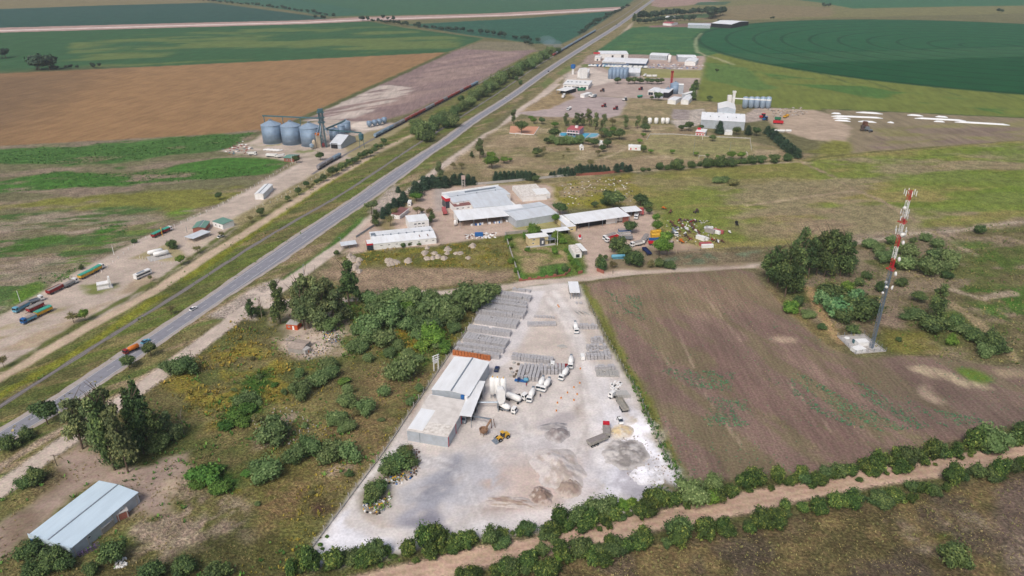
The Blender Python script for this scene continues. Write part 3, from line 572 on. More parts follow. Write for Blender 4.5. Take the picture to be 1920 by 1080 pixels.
# ------------------------------------------------------------------ mesh builder
class MB:
    def __init__(s): s.v, s.f = [], []
    def add(s, V, F):
        o = len(s.v); s.v += [tuple(p) for p in V]; s.f += [tuple(i + o for i in f) for f in F]; return s
    def box(s, cx, cy, cz, sx, sy, sz, rz=0.0, taper=1.0):
        c, n = math.cos(rz), math.sin(rz); V = []
        for z, k in ((-.5, 1), (.5, taper)):
            for x, y in ((-.5, -.5), (.5, -.5), (.5, .5), (-.5, .5)):
                X, Y = x * sx * k, y * sy * k; V.append((cx + X * c - Y * n, cy + X * n + Y * c, cz + z * sz))
        return s.add(V, [(3, 2, 1, 0), (4, 5, 6, 7), (0, 1, 5, 4), (1, 2, 6, 5), (2, 3, 7, 6), (3, 0, 4, 7)])
    def prism(s, P, axis, a, b):
        """extrude 2-D outline P (u,z) along local x or y from a to b"""
        n = len(P); V = []
        for q in (a, b):
            for u, z in P: V.append((q, u, z) if axis == 'x' else (u, q, z))
        F = [tuple(range(n)), tuple(range(2 * n - 1, n - 1, -1))] + [(i, i + n, (i + 1) % n + n, (i + 1) % n) for i in range(n)]
        return s.add(V, F)
    def lathe(s, prof, n=16, cx=0, cy=0, axis='z', cz=0):
        V, F = [], []
        for r, z in prof:
            for k in range(n):
                a = k * math.tau / n; p = (r * math.cos(a), r * math.sin(a), z)
                if axis == 'x': p = (p[2], p[0], p[1])
                if axis == 'y': p = (p[0], p[2], p[1])
                V.append((p[0] + cx, p[1] + cy, p[2] + cz))
        for i in range(len(prof) - 1):
            for k in range(n): F.append((i * n + k, i * n + (k + 1) % n, (i + 1) * n + (k + 1) % n, (i + 1) * n + k))
        F.append(tuple(range(n - 1, -1, -1))); F.append(tuple((len(prof) - 1) * n + k for k in range(n)))
        return s.add(V, F)
    def tube(s, a, b, r0, r1=None, n=6):
        a, b = Vector(a), Vector(b); r1 = r0 if r1 is None else r1; d = (b - a).normalized()
        u = d.orthogonal().normalized(); w_ = d.cross(u); V = []
        for p, r in ((a, r0), (b, r1)):
            for k in range(n):
                t = k * math.tau / n; V.append(p + u * (r * math.cos(t)) + w_ * (r * math.sin(t)))
        return s.add(V, [tuple(range(n - 1, -1, -1)), tuple(range(n, 2 * n))] + [(k, (k + 1) % n, (k + 1) % n + n, k + n) for k in range(n)])
    def build(s, name, m, parent=None, smooth=False, loc=None, rz=None):
        me = bpy.data.meshes.new(name); me.from_pydata(s.v, [], s.f)
        bm = bmesh.new(); bm.from_mesh(me); bmesh.ops.recalc_face_normals(bm, faces=bm.faces); bm.to_mesh(me); bm.free()
        if smooth:
            for p in me.polygons: p.use_smooth = True
        me.materials.append(m); o = bpy.data.objects.new(name, me); COL.objects.link(o); o.parent = parent
        if loc is not None: o.location = loc
        if rz is not None: o.rotation_euler.z = rz
        return o
def share(o, parent, loc, rz=0.0, scale=None, name=None):
    c = o.copy(); COL.objects.link(c); c.parent = parent; c.location = loc; c.rotation_euler.z = rz
    if scale: c.scale = scale
    return c

# ------------------------------------------------------------------ highway, railway, markings
def resample(P, step):
    P = [np.array(p) for p in P]; out = []
    for i in range(len(P) - 1):
        p0, p1, p2, p3 = P[max(i - 1, 0)], P[i], P[i + 1], P[min(i + 2, len(P) - 1)]
        n = max(1, int(np.linalg.norm(p2 - p1) / step))
        for k in range(n):
            t = k / n; out.append(.5 * ((2 * p1) + (-p0 + p2) * t + (2 * p0 - 5 * p1 + 4 * p2 - p3) * t * t + (-p0 + 3 * p1 - 3 * p2 + p3) * t ** 3))
    out.append(P[-1]); return np.array(out)
def strip(name, pts, lo, hi, z, m, jit=0.0):
    d = np.gradient(pts, axis=0); d /= np.linalg.norm(d, axis=1)[:, None]; nrm = np.stack([d[:, 1], -d[:, 0]], 1)   # to the right of travel
    lo = np.broadcast_to(lo, len(pts)).astype(float).copy(); hi = np.broadcast_to(hi, len(pts)).astype(float).copy()
    if jit: rg = np.random.RandomState(3); lo += rg.uniform(-jit, jit, len(pts)); hi += rg.uniform(-jit, jit, len(pts))
    A = pts + nrm * lo[:, None]; B = pts + nrm * hi[:, None]; n = len(pts)
    V = np.zeros((2 * n, 3)); V[:n, :2] = A; V[n:, :2] = B; V[:, 2] = z
    i = np.arange(n - 1); F = np.stack([i, n + i, n + i + 1, i + 1], 1)
    o = bpy.data.objects.new(name, mesh_np(name, V, F, None, m)); COL.objects.link(o); o['kind'] = 'structure'; return o
HWY_PX = [(-60,862),(37,800),(120,752),(180,710),(246,666),(378,577),(495,497),(600,425),(675,375),(750,322),(805,285),(840,262),(890,225),(960,180),(1035,127),(1100,85),(1160,47),(1222,2),(1262,-25)]
HWY = resample([gp(*p) for p in HWY_PX], 4.0)
_yy = HWY[:, 1]
def bump_(y, a, b, s): return sstep(a, a + s, y) * (1 - sstep(b - s, b, y))
_y1, _y2 = gp(378,577)[1], gp(805,285)[1]
WID = bump_(_yy, _y1, _y2, 70)
strip('road_shoulder', HWY, -6.6 - 1.0 * WID, 5.6 + 2.4 * WID, .03, M_SHOULD, .5)
strip('highway', HWY, -3.9 - 1.2 * WID, 3.9 + 2.2 * WID, .06, M_ASPH, .08)
def dashes(name, pts, off, wdt, ln, gap, z):
    V, F = [], []; seg = np.linalg.norm(np.diff(pts, axis=0), axis=1); cum = np.concatenate([[0], np.cumsum(seg)]); s = 0
    while s + ln < cum[-1] and s < 1500:
        q = []
        for t in (s, s + ln):
            i = min(np.searchsorted(cum, t, 'right') - 1, len(pts) - 2); k = (t - cum[i]) / seg[i]; p = pts[i] + (pts[i + 1] - pts[i]) * k
            d = (pts[i + 1] - pts[i]) / seg[i]; q.append((p, np.array([d[1], -d[0]])))
        o_ = len(V)
        for p, n_ in q:
            for e in (-.5, .5): V.append((*(p + n_ * (off + e * wdt)), z))
        F.append((o_, o_ + 1, o_ + 3, o_ + 2)); s += ln + gap
    o = bpy.data.objects.new(name, mesh_np(name, np.array(V), np.array(F), None, M_LINE)); COL.objects.link(o); o['kind'] = 'structure'
dashes('lane_marking', HWY, 0.0, .17, 4.5, 7.5, .075)
dashes('edge_line', HWY, -3.55, .2, 12, .05, .075); dashes('edge_line', HWY, 3.55, .2, 12, .05, .076)
RAIL_PX = [(-40,789),(0,762),(110,692),(215,626),(350,541),(480,457),(560,410),(652,357),(775,275),(850,228),(940,170),(1010,122),(1060,92),(1115,60),(1170,28),(1215,-5)]
RAIL = resample([gp(*p) for p in RAIL_PX], 6.0)
SIDE_PX = [(585,327),(610,311),(640,294),(703,259),(760,229),(820,197),(887,162),(960,125),(1020,103),(1050,96)]
SIDE = resample([gp(*p) for p in SIDE_PX], 6.0)
for P, nm in ((RAIL, 'railway_ballast'), (SIDE, 'railway_siding')):
    strip(nm, P, -1.25, 1.25, .035, M_BALL, .3)
    for off in (-.75, .75): strip('rail', P, off - .1, off + .1, .17, M_RAIL)
# centre-pivot field
PC = np.array(gp(1861, 87)); PR = float(np.linalg.norm(np.array(gp(1305, 78)) - PC))
# ------------------------------------------------------------------ vegetation
def foliage_mat(name, c1, c2, c3=None):
    m = bpy.data.materials.new(name); m.use_nodes = True; nt = m.node_tree; L = nt.links
    b = nt.nodes['Principled BSDF']; b.inputs['Roughness'].default_value = .7; b.inputs['Specular IOR Level'].default_value = .2
    at = nt.nodes.new('ShaderNodeAttribute'); at.attribute_name = 'Col'
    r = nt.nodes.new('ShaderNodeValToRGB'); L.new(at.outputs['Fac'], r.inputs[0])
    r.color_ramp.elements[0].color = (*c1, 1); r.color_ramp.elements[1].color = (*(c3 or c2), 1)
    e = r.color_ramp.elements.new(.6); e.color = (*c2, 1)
    oi = nt.nodes.new('ShaderNodeObjectInfo')
    hs = nt.nodes.new('ShaderNodeHueSaturation'); L.new(r.outputs[0], hs.inputs['Color'])
    for sock, a, b_ in (('Hue', .478, .516), ('Value', .78, 1.25)):
        mr = nt.nodes.new('ShaderNodeMapRange'); mr.inputs[3].default_value = a; mr.inputs[4].default_value = b_
        if sock == 'Value':
            mu = nt.nodes.new('ShaderNodeMath'); mu.operation = 'MULTIPLY'; mu.inputs[1].default_value = 7.31; L.new(oi.outputs['Random'], mu.inputs[0])
            fr = nt.nodes.new('ShaderNodeMath'); fr.operation = 'FRACT'; L.new(mu.outputs[0], fr.inputs[0]); L.new(fr.outputs[0], mr.inputs[0])
        else: L.new(oi.outputs['Random'], mr.inputs[0])
        L.new(mr.outputs[0], hs.inputs[sock])
    L.new(hs.outputs[0], b.inputs['Base Color']); return m
FM = {
 'bush': foliage_mat('grey_green_leaves', C(70,92,52), C(106,128,78), C(140,156,102)),
 'dark': foliage_mat('dark_green_leaves', C(52,72,44), C(82,104,60), C(116,134,76)),
 'hedge': foliage_mat('hedge_leaves', C(44,64,34), C(80,104,50), C(142,154,76)),
 'euc': foliage_mat('eucalyptus_leaves', C(72,88,58), C(110,124,80), C(146,152,98)),
 'conifer': foliage_mat('conifer_needles', C(36,54,42), C(54,76,56), C(74,94,70)),
 'bright': foliage_mat('bright_leaves', C(72,104,40), C(104,136,54), C(136,160,70)),
 'olive': foliage_mat('olive_leaves', C(92,92,58), C(126,122,78), C(150,142,92)),
 'cane': foliage_mat('cane_leaves', C(72,110,72), C(110,148,94), C(140,168,112)),
 'weed': foliage_mat('weed_leaves', C(104,102,46), C(148,138,58), C(182,164,68)),
 'weedg': foliage_mat('green_weed_leaves', C(60,92,40), C(88,124,54), C(120,150,70)),
 'weedb': foliage_mat('blue_green_weed_leaves', C(50,92,64), C(72,120,80), C(98,142,92)),
 'dry': foliage_mat('dry_grass_blades', C(122,114,68), C(152,142,92), C(178,166,114)),
}
def ico(sub):
    bm = bmesh.new(); bmesh.ops.create_icosphere(bm, subdivisions=sub, radius=1); V = np.array([v.co[:] for v in bm.verts]); F = np.array([[v.index for v in f.verts] for f in bm.faces]); bm.free(); return V, F
IV, IF = ico(2)
def crown_mesh(name, lobes, nleaf, size, m, seed, core=.80, flat=.0, shell=.25):
    """lobes: (x,y,z,rx,ry,rz). Leaf sprays through the outer shell of each lobe over a rough inner mass."""
    rg = np.random.RandomState(seed); Vs, Fs, Cs = [], [], []; o = 0
    for L_ in lobes:
        c, r = np.array(L_[:3]), np.array(L_[3:])
        nz = 1 + .42 * (fbm(IV[:, 0] * 2.2 + c[0] * 3 + 9, IV[:, 1] * 2.2 + IV[:, 2] * 1.7 + c[1] * 3, seed, 3)[:, None] - .5) * 2
        v = IV * r * core * nz + c; v[:, 2] = np.maximum(v[:, 2], .02)
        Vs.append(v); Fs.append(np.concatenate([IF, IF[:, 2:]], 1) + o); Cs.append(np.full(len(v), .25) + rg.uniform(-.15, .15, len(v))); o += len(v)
    vol = np.array([l[3] * l[4] * l[5] for l in lobes]) ** (2 / 3); pk = rg.choice(len(lobes), nleaf, p=vol / vol.sum())
    Lb = np.array(lobes)[pk]; d = rg.normal(size=(nleaf, 3)); d /= np.linalg.norm(d, axis=1)[:, None]; d[:, 2] = np.where(rg.rand(nleaf) < .35, np.abs(d[:, 2]), d[:, 2])
    rad = 1 - shell * rg.rand(nleaf) ** 1.3 + .10 * rg.normal(size=nleaf)
    clump = fbm(d[:, 0] * 2.6 + Lb[:, 0], d[:, 1] * 2.6 + d[:, 2] * 2.1 + Lb[:, 1], seed + 3, 3); rad *= .70 + .68 * clump; sp = fbm(d[:, 0] * 6 + Lb[:, 2] * 5, d[:, 1] * 6 + d[:, 2] * 5, seed + 8, 2); rad *= np.where((sp > .62) & (d[:, 2] > -.2), 1 + (sp - .62) * 2.6, 1)
    p = Lb[:, :3] + d * Lb[:, 3:] * rad[:, None]; p[:, 2] = np.maximum(p[:, 2], .1)
    nrm = d + rg.normal(size=(nleaf, 3)) * .55; nrm[:, 2] += .25; nrm /= np.linalg.norm(nrm, axis=1)[:, None]
    t = np.cross(nrm, rg.normal(size=(nleaf, 3))); t /= np.linalg.norm(t, axis=1)[:, None]; b = np.cross(nrm, t)
    s = size * rg.uniform(.6, 1.35, nleaf)[:, None]
    q = np.stack([p - t * s, p - b * s * .6, p + t * s, p + b * s * .6], 1).reshape(-1, 3)
    f = np.arange(nleaf * 4).reshape(-1, 4) + o
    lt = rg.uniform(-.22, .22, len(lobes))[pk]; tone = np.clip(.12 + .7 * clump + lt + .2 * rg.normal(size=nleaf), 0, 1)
    Vs.append(q); Fs.append(f); Cs.append(np.repeat(tone, 4))
    V = np.concatenate(Vs); F = np.concatenate(Fs); c = np.concatenate(Cs); col = np.stack([c, c, c, np.ones_like(c)], 1)
    # core triangles were padded to quads: make proper polygons
    me = bpy.data.meshes.new(name); nt_ = len(IF) * len(lobes); nv = len(V)
    me.vertices.add(nv); me.vertices.foreach_set('co', V.astype(np.float32).ravel())
    li = np.concatenate([F[:nt_, :3].ravel(), F[nt_:].ravel()]); me.loops.add(len(li)); me.loops.foreach_set('vertex_index', li.astype(np.int32))
    st = np.concatenate([np.arange(nt_) * 3, nt_ * 3 + np.arange(nleaf) * 4]); me.polygons.add(len(st)); me.polygons.foreach_set('loop_start', st.astype(np.int32))
    a = me.color_attributes.new('Col', 'FLOAT_COLOR', 'POINT'); a.data.foreach_set('color', col.astype(np.float32).ravel()); me.update(calc_edges=True)
    me.materials.append(m); return me
def trunk_mesh(name, H, r, lean, branches, seed, m=None):
    rg = random.Random(seed); b = MB(); p = Vector((0, 0, -.2)); n = 4; tips = []
    for k in range(n):
        q = Vector((lean[0] * (k + 1) / n + rg.uniform(-.05, .05) * H * .3, lean[1] * (k + 1) / n + rg.uniform(-.05, .05) * H * .3, H * (k + 1) / n))
        b.tube(p, q, r * (1 - .7 * k / n), r * (1 - .7 * (k + 1) / n), 6); p = q
        if k >= 1: tips.append(q.copy())
    for i in range(branches):
        s = rg.choice(tips); a = rg.uniform(0, math.tau); l = rg.uniform(.25, .45) * H
        e = s + Vector((math.cos(a) * l * .7, math.sin(a) * l * .7, l * .7)); b.tube(s, e, r * .4, r * .12, 5)
        if branches > 10:
            for _ in range(4):
                a2 = a + rg.uniform(-1, 1); mq = s + (e - s) * rg.uniform(.4, 1); l2 = l * rg.uniform(.3, .6); b.tube(mq, mq + Vector((math.cos(a2) * l2 * .6, math.sin(a2) * l2 * .6, l2 * .8)), r * .16, r * .05, 4)
    me = bpy.data.meshes.new(name); me.from_pydata(b.v, [], b.f); me.materials.append(m or M_BARK); return me
rnd = random.Random(11)
def lobes_round(n, w, h, z0=0, seed=0):
    rg = random.Random(seed); L_ = [(0, 0, z0 + h * .5, w * .36, w * .36, h * .46)]
    for k in range(n):
        a = k * math.tau / n + rg.uniform(-.4, .4); d = w * rg.uniform(.14, .38); rr = w * rg.uniform(.11, .26)
        L_.append((d * math.cos(a), d * math.sin(a), z0 + h * rg.uniform(.26, .74), rr * rg.uniform(.8, 1.2), rr, h * rg.uniform(.18, .36)))
    return L_
# every plant kind: unit = 1 m wide or 1 m tall, scaled where it stands
PROTO = {}
def proto_bush(key, fm, n, seeds, h=.72, leaf=.055, nl=1500, lob=6, z0=0, **kw):
    PROTO[key] = [crown_mesh(key, lobes_round(lob, 1, h, z0, s), nl, leaf, FM[fm], s, **kw) for s in range(seeds, seeds + n)]
proto_bush('bush', 'bush', 5, 20, .70, .042, 2200, 7)
proto_bush('shrub', 'hedge', 7, 40, .85, .05, 2300, 9, shell=.55, core=.62)
proto_bush('darkbush', 'dark', 4, 60, .75, .045, 2200, 8, shell=.45, core=.68)
proto_bush('brightbush', 'bright', 3, 70, .8, .055, 1400, 6)
proto_bush('weedbush', 'weedg', 3, 80, .38, .05, 1600, 8)
proto_bush('cane', 'cane', 2, 90, .75, .07, 1400, 6, shell=.5)
proto_bush('olive', 'olive', 3, 95, .8, .05, 900, 6, core=.55, shell=.5)
def proto_tree(key, fm, n, seeds, shape, leaf, nl, tr=(.35, .02), br=6, **kw):
    out = []
    for s in range(seeds, seeds + n):
        rg = random.Random(s); L_ = shape(rg); out.append((crown_mesh(key, L_, nl, leaf, FM[fm], s, **kw), trunk_mesh(key + '_trunk', tr[0] * 2, tr[1], (rg.uniform(-.04, .04), rg.uniform(-.04, .04)), br, s)))
    PROTO[key] = out
def sh_euc(rg):
    L_ = []; 
    for k in range(11):
        z = .26 + .68 * k / 10; a = rg.uniform(0, math.tau); d = rg.uniform(.05, .17) * (1.2 - z * .5); r = rg.uniform(.07, .15) * (1.25 - .55 * z)
        L_.append((d * math.cos(a), d * math.sin(a), z, r, r, r * rg.uniform(.9, 1.25)))
    L_.append((0, 0, .92, .08, .08, .10)); return L_
def sh_round(rg):
    L_ = [(0, 0, .62, .30, .30, .28)]
    for k in range(6):
        a = k * 1.05 + rg.uniform(-.3, .3); d = rg.uniform(.18, .28); r = rg.uniform(.15, .22); L_.append((d * math.cos(a), d * math.sin(a), rg.uniform(.48, .76), r, r, r * .85))
    return L_
def sh_spread(rg):
    L_ = []
    for k in range(8):
        a = k * .8 + rg.uniform(-.3, .3); d = rg.uniform(.15, .42); r = rg.uniform(.16, .24); L_.append((d * math.cos(a), d * math.sin(a), rg.uniform(.6, .84), r, r, r * .55))
    return L_
def sh_con(rg):
    return [(rg.uniform(-.03, .03), rg.uniform(-.03, .03), z, .29 * (1.08 - z) ** .62, .29 * (1.08 - z) ** .62, .14) for z in (.12, .24, .36, .5, .63, .76, .88)]
def sh_pop(rg): return [(rg.uniform(-.02, .02), rg.uniform(-.02, .02), z, .13 * math.sin(math.pi * min(1, .18 + z * .82)) + .02, .13 * math.sin(math.pi * min(1, .18 + z * .82)) + .02, .15) for z in (.2, .35, .5, .65, .8, .9)]
proto_tree('eucalyptus', 'euc', 5, 120, sh_euc, .024, 3200, (.45, .022), 8, core=.45, shell=.6)
proto_tree('darkeuc', 'dark', 4, 130, sh_euc, .024, 3400, (.45, .022), 8, core=.5, shell=.6)
proto_tree('round_tree', 'dark', 4, 140, sh_round, .045, 1700, (.3, .03), 5, core=.72, shell=.4)
proto_tree('light_tree', 'bright', 3, 150, sh_round, .045, 1700, (.3, .03), 5, core=.72, shell=.4)
proto_tree('olive_tree', 'olive', 3, 160, sh_round, .035, 900, (.4, .025), 9, core=.3, shell=.7)
proto_tree('spreading_tree', 'euc', 2, 165, sh_spread, .045, 1500, (.36, .03), 8, core=.6, shell=.5)
proto_tree('conifer', 'conifer', 4, 170, sh_con, .035, 1700, (.2, .02), 0, core=.78, shell=.35)
proto_tree('poplar', 'dark', 2, 180, sh_pop, .034, 1500, (.3, .018), 2, core=.75, shell=.4)
# small far trees: fewer leaves
proto_tree('windbreak', 'conifer', 4, 190, sh_round, .09, 350, (.3, .03), 0, core=.85, shell=.4)
PROTO['bare_tree'] = [trunk_mesh('bare_tree', .55, .022, (.03, .02), 16, s, mat('pale_bark', C(150,138,124), .95, 0, .15, 3)) for s in (200, 201, 202)]
NAMES = {'bush': 'bush', 'shrub': 'hedge_shrub', 'darkbush': 'bush', 'brightbush': 'bush', 'weedbush': 'weed_patch', 'cane': 'cane_clump', 'olive': 'bush', 'eucalyptus': 'eucalyptus_tree',
 'darkeuc': 'eucalyptus_tree', 'round_tree': 'round_tree', 'light_tree': 'round_tree', 'olive_tree': 'sparse_tree', 'spreading_tree': 'spreading_tree', 'conifer': 'conifer_tree', 'poplar': 'poplar_tree', 'windbreak': 'windbreak_tree', 'bare_tree': 'bare_tree'}
CATS = {'bush': 'bush', 'hedge_shrub': 'shrub', 'weed_patch': 'weeds', 'cane_clump': 'cane plant'}
def mpp(y): return CAM_H / (CP * (y + 103))
def height_for(base, ytop):
    """height of an upright thing standing at map point base whose top is seen at photo row ytop"""
    lo, hi = 0, 120
    for _ in range(40):
        m_ = (lo + hi) / 2; z = base[1] * CP + (CAM_H - m_) * SP; yy = 540 + FPX * ((CAM_H - m_) * CP - base[1] * SP) / z
        if yy > ytop: lo = m_
        else: hi = m_
    return lo
OW = ('first second third fourth fifth sixth seventh eighth ninth tenth eleventh twelfth thirteenth fourteenth fifteenth sixteenth seventeenth eighteenth nineteenth').split()
def ow(n):
    if n < 20: return OW[n - 1]
    t, u = divmod(n, 10); T = ['twent', 'thirt', 'fort', 'fift', 'sixt', 'sevent', 'eight', 'ninet']
    return (T[t - 2] + ('ieth' if u == 0 else 'y-' + OW[u - 1])) if t < 10 else 'hundred and ' + (OW[n - 101] if 100 < n < 120 else str(n))
LAND = []                   # landmarks used in labels
def landmark(txt, px, py): LAND.append((txt, np.array(gp(px, py))))
PLANTS = []                 # (object, look, position) waiting for a label
def plant(kind, x, y, sx, sz, look=None, label=None, group=None):
    pr = PROTO[kind]; p = rnd.choice(pr); nm = NAMES[kind]; cat = CATS.get(nm, 'tree'); rz = rnd.uniform(0, math.tau)
    if isinstance(p, tuple):
        o = empty(nm, (x, y, 0), rz); o.scale = (sx, sx, sz)
        for n_, me in (('trunk', p[1]), ('crown', p[0])):
            c = bpy.data.objects.new(n_, me); COL.objects.link(c); c.parent = o
    else:
        o = bpy.data.objects.new(nm, p); COL.objects.link(o); o.location = (x, y, 0); o.rotation_euler.z = rz; o.scale = (sx * rnd.uniform(.85, 1.15), sx * rnd.uniform(.85, 1.15), sz * rnd.uniform(.82, 1.2))
    tag(o, label, cat, group)
    if look and not label: PLANTS.append((o, look, np.array((x, y))))
    return o
def bushes(kind, look, L_, hr=1.0, group=None, label=None):
    """crown centre pixel + width in pixels"""
    for px, py, wd in L_:
        wm = wd * mpp(py) ; h = wm * .7 * hr; x, y = gp(px, py, h * .42); plant(kind, x, y, wm * 1.02, wm * hr, look, label, group)
def trees(kind, look, L_, group=None, label=None, wf=1.0):
    """base pixel x,y, top row, width in pixels (0 = by height)"""
    for px, yb, yt, wd in L_:
        b = gp(px, yb); H = height_for(b, yt); wm = wd * mpp(yb) if wd else H * .6
        k = {'eucalyptus': .56, 'darkeuc': .56, 'conifer': .6, 'poplar': .3, 'round_tree': .86, 'light_tree': .86, 'olive_tree': .86, 'spreading_tree': 1.05, 'windbreak': .86, 'bare_tree': .8}.get(kind, .8)
        plant(kind, b[0], b[1], wm / k * wf, H * 1.02, look, label, group)
for t_ in (('the ruined brick shack',560,650),('the blue-roofed shed',150,960),('the block yard hall',810,760),('the radio mast',1634,655),('the twin white gas tanks',298,478),('the big grain silos',560,270),
           ('the white hangar',760,445),('the red-fronted factory',900,390),('the truck depot shed',1130,405),('the cream house',1012,450),('the swimming pool',1085,254),('the sports ground',1310,275),
           ('the grain hall with five silos',1360,225),('the orange house',546,605),('the highway tanker truck',246,658),('the green-roofed weigh house',390,420),('the brick gate walls',1090,510),('the concrete block stacks',935,590),
           ('the rubbish island',715,935),('the scrap yard',1310,440),('the dealership sheds',1190,110),('the white farm sheds',1350,40),('the clay tennis court',978,243),('the white monument',197,535)): landmark(*t_)
for t_ in (('the fence corner of the yard',566,1060),('the dark gravel spread',797,1000),('the scraped sand ridge',950,1000),('the sand heaps',1040,985),('the white lime',1180,965),('the ploughed field corner',1292,935),('the track bend',1480,910),('the plough headland',1650,880),('the far track end',1850,845),('the heart-shaped bush',1760,915)): landmark(*t_)

GB = 'round grey-green bush'
bushes('bush', GB, [(664,651,33),(752,698,54),(720,735,28),(564,732,46),(596,710,44),(618,700,34),(616,684,32),(562,700,22),(652,752,42),(687,762,44),(630,785,42),(652,797,34),(652,730,26),(745,645,30),
  (502,880,60),(551,858,42),(585,840,46),(622,852,48),(650,846,46),(515,810,60),(769,754,20),(786,729,18)])
bushes('bush', 'low silvery bush', [(692,672,26),(461,752,36),(822,645,28),(730,662,30),(765,662,30),(785,672,24),(480,750,24)], .8)
bushes('bush', 'dense green thicket bush', [(730,558,50),(755,563,48),(777,556,42),(702,577,32),(735,592,56),(812,580,66),(842,594,50),(880,562,64),(905,556,40),(765,607,44),(802,617,48),(695,618,52),(717,636,46),(852,614,28),(812,556,30),
  (785,628,30),(695,562,30),(705,600,34),(770,585,36),(672,620,26),(688,636,34),(862,578,34),(835,568,30),(790,600,30),(680,650,26)])
bushes('darkbush', 'dark leafy bush', [(925,545,34),(690,556,28),(840,560,22)])
bushes('brightbush', 'bright green bush', [(812,634,42),(790,648,26),(835,655,26),(760,580,26)])
bushes('weedbush', 'low bright green weed patch', [(380,884,60),(412,910,50),(400,880,34),(440,775,40),(462,762,36),(425,795,34),(372,905,30),(455,790,30)], 1.0)
bushes('bush', 'spreading grey-green roadside bush', [(345,688,50),(322,690,36)], .8)
bushes('darkbush', 'dark green bush', [(62,1032,46),(97,1046,52),(57,1067,42),(212,1038,52),(172,1068,30),(285,1074,52),(342,1062,52),(400,1076,52),(65,893,40),(48,905,30),(75,1065,40),(120,1060,36)])
bushes('darkbush', 'dark bush on the verge', [(15,833,36),(48,814,32)])
trees('round_tree', 'dark round verge tree', [(90,796,752,46)]); trees('round_tree', 'small verge tree', [(284,668,640,26),(243,690,666,30)])
trees('olive_tree', 'thin sparse verge tree', [(322,590,572,20),(139,606,586,26),(8,690,668,20),(372,476,460,17),(283,528,516,10)])
trees('light_tree', 'small lollipop tree', [(161,602,580,20),(340,497,478,18)]); bushes('darkbush', 'dark bush', [(322,461,21),(250,453,11),(152,502,11)])
# eucalyptus groups
trees('darkeuc', 'tall dark eucalyptus', [(526,607,530,38),(656,572,492,44),(668,572,514,30),(472,598,562,22),(487,592,575,22)])
trees('eucalyptus', 'tall light green eucalyptus', [(572,618,530,42),(580,616,520,46),(596,618,524,50),(610,616,530,56),(628,610,536,50),(558,606,540,36),(590,600,522,40),(640,604,552,40)])
bushes('bush', GB, [(612,608,42),(640,590,34)])
trees('bare_tree', 'leafless pale tree', [(491,597,544,26),(345,812,756,26),(262,800,770,22)])
trees('eucalyptus', 'tall light roadside eucalyptus', [(155,842,752,58),(240,886,762,56),(222,850,730,54),(318,826,776,44),(196,850,748,50)])
trees('darkeuc', 'dark tall roadside eucalyptus', [(215,882,745,54),(300,842,772,42),(270,850,748,48)])
trees('poplar', 'narrow dark cypress-like tree', [(275,826,720,30),(252,812,732,26)])
bushes('bush', GB, [(300,830,40),(330,812,36),(170,800,36),(225,862,40)])
# trees by the mast
trees('darkeuc', 'large dark eucalyptus', [(1458,540,472,42),(1472,556,464,46),(1488,550,470,42),(1500,514,432,40),(1515,520,448,40),(1530,516,438,40),(1545,520,434,44),(1560,512,442,42),(1575,518,440,44),(1590,506,456,36),(1440,530,472,36),(1450,520,464,36),(1484,522,452,38),(1540,500,448,36)])
bushes('bush', 'round dark thicket bush', [(1647,468,28),(1705,470,34),(1740,502,46),(1757,476,34),(1784,487,40),(1757,457,28),(1735,447,20),(1697,492,42),(1662,482,34),(1672,451,24),(1630,458,26),(1712,450,16),(1680,468,24),(1770,503,26)])
bushes('darkbush', 'dark bush', [(1777,516,24),(1837,432,20),(1592,505,16),(1625,517,22),(1692,530,24),(1555,550,46),(1580,563,32),(1625,586,58),(1600,617,26),(1580,596,32),(1747,608,46),(1790,608,36),(1830,632,36),(1860,647,48),(1685,636,14),(1540,612,18),(1497,566,26),(1650,540,24),(1600,580,30),(1610,530,20)])
bushes('bush', 'grey cactus-like low bush', [(1715,590,44),(1517,590,28),(1805,618,40),(1850,660,40),(1880,655,30)], .6)
bushes('brightbush', 'bright green bush', [(1784,641,22),(1482,578,30),(1590,540,26)]); bushes('cane', 'pale green cane clump', [(1602,561,36),(1575,583,50),(1540,562,28),(1560,578,36)])
trees('darkeuc', 'tall dark tree', [(1752,600,536,36)]); trees('round_tree', 'dark round tree', [(1720,566,546,30)])
# hedges along the bottom track
def along(P, step, kind, wd, group, label, jit=7, hr=1.0):
    Q = [gp(*p) for p in P]; Q = resample(Q, 1.0); i = 0.0
    while i < len(Q):
        x, y = Q[int(i)]; wm = rnd.uniform(*wd); plant(rnd.choice(kind), x + rnd.uniform(-jit, jit) * .35, y + rnd.uniform(-jit, jit) * .35, wm, wm * hr * rnd.choice((.65, .8, .95, 1.1, 1.3)), label, None, group); i += step * rnd.uniform(.7, 1.3)
HG1 = 'hedge shrubs between the block yard, ploughed field and dirt track'
UH = [(540,1072),(600,1064),(660,1056),(740,1043),(820,1030),(900,1022),(980,1006),(1060,990),(1140,975),(1200,960),(1270,944),(1330,934),(1420,914),(1500,902),(1580,896),(1660,880),(1740,862),(1800,850),(1860,836),(1925,820),(2000,805)]
along(UH, 2.8, ['shrub', 'shrub', 'shrub', 'darkbush'], (3.4, 7.8), HG1, 'dark green shrub in the upper hedge')
along([(p[0], p[1] + 5) for p in UH], 5.0, ['shrub'], (1.8, 3.2), HG1, 'low fringe shrub of the upper hedge', hr=.7)
HG2 = 'hedge shrubs on the lower side of the dirt track'
LH = [(860,1095),(920,1082),(970,1070),(1010,1040),(1080,1036),(1122,1030),(1185,1030),(1260,1014),(1335,997),(1385,991),(1435,983),(1490,962),(1590,946),(1652,941),(1727,926),(1810,904),(1865,896),(1915,880),(2000,865)]
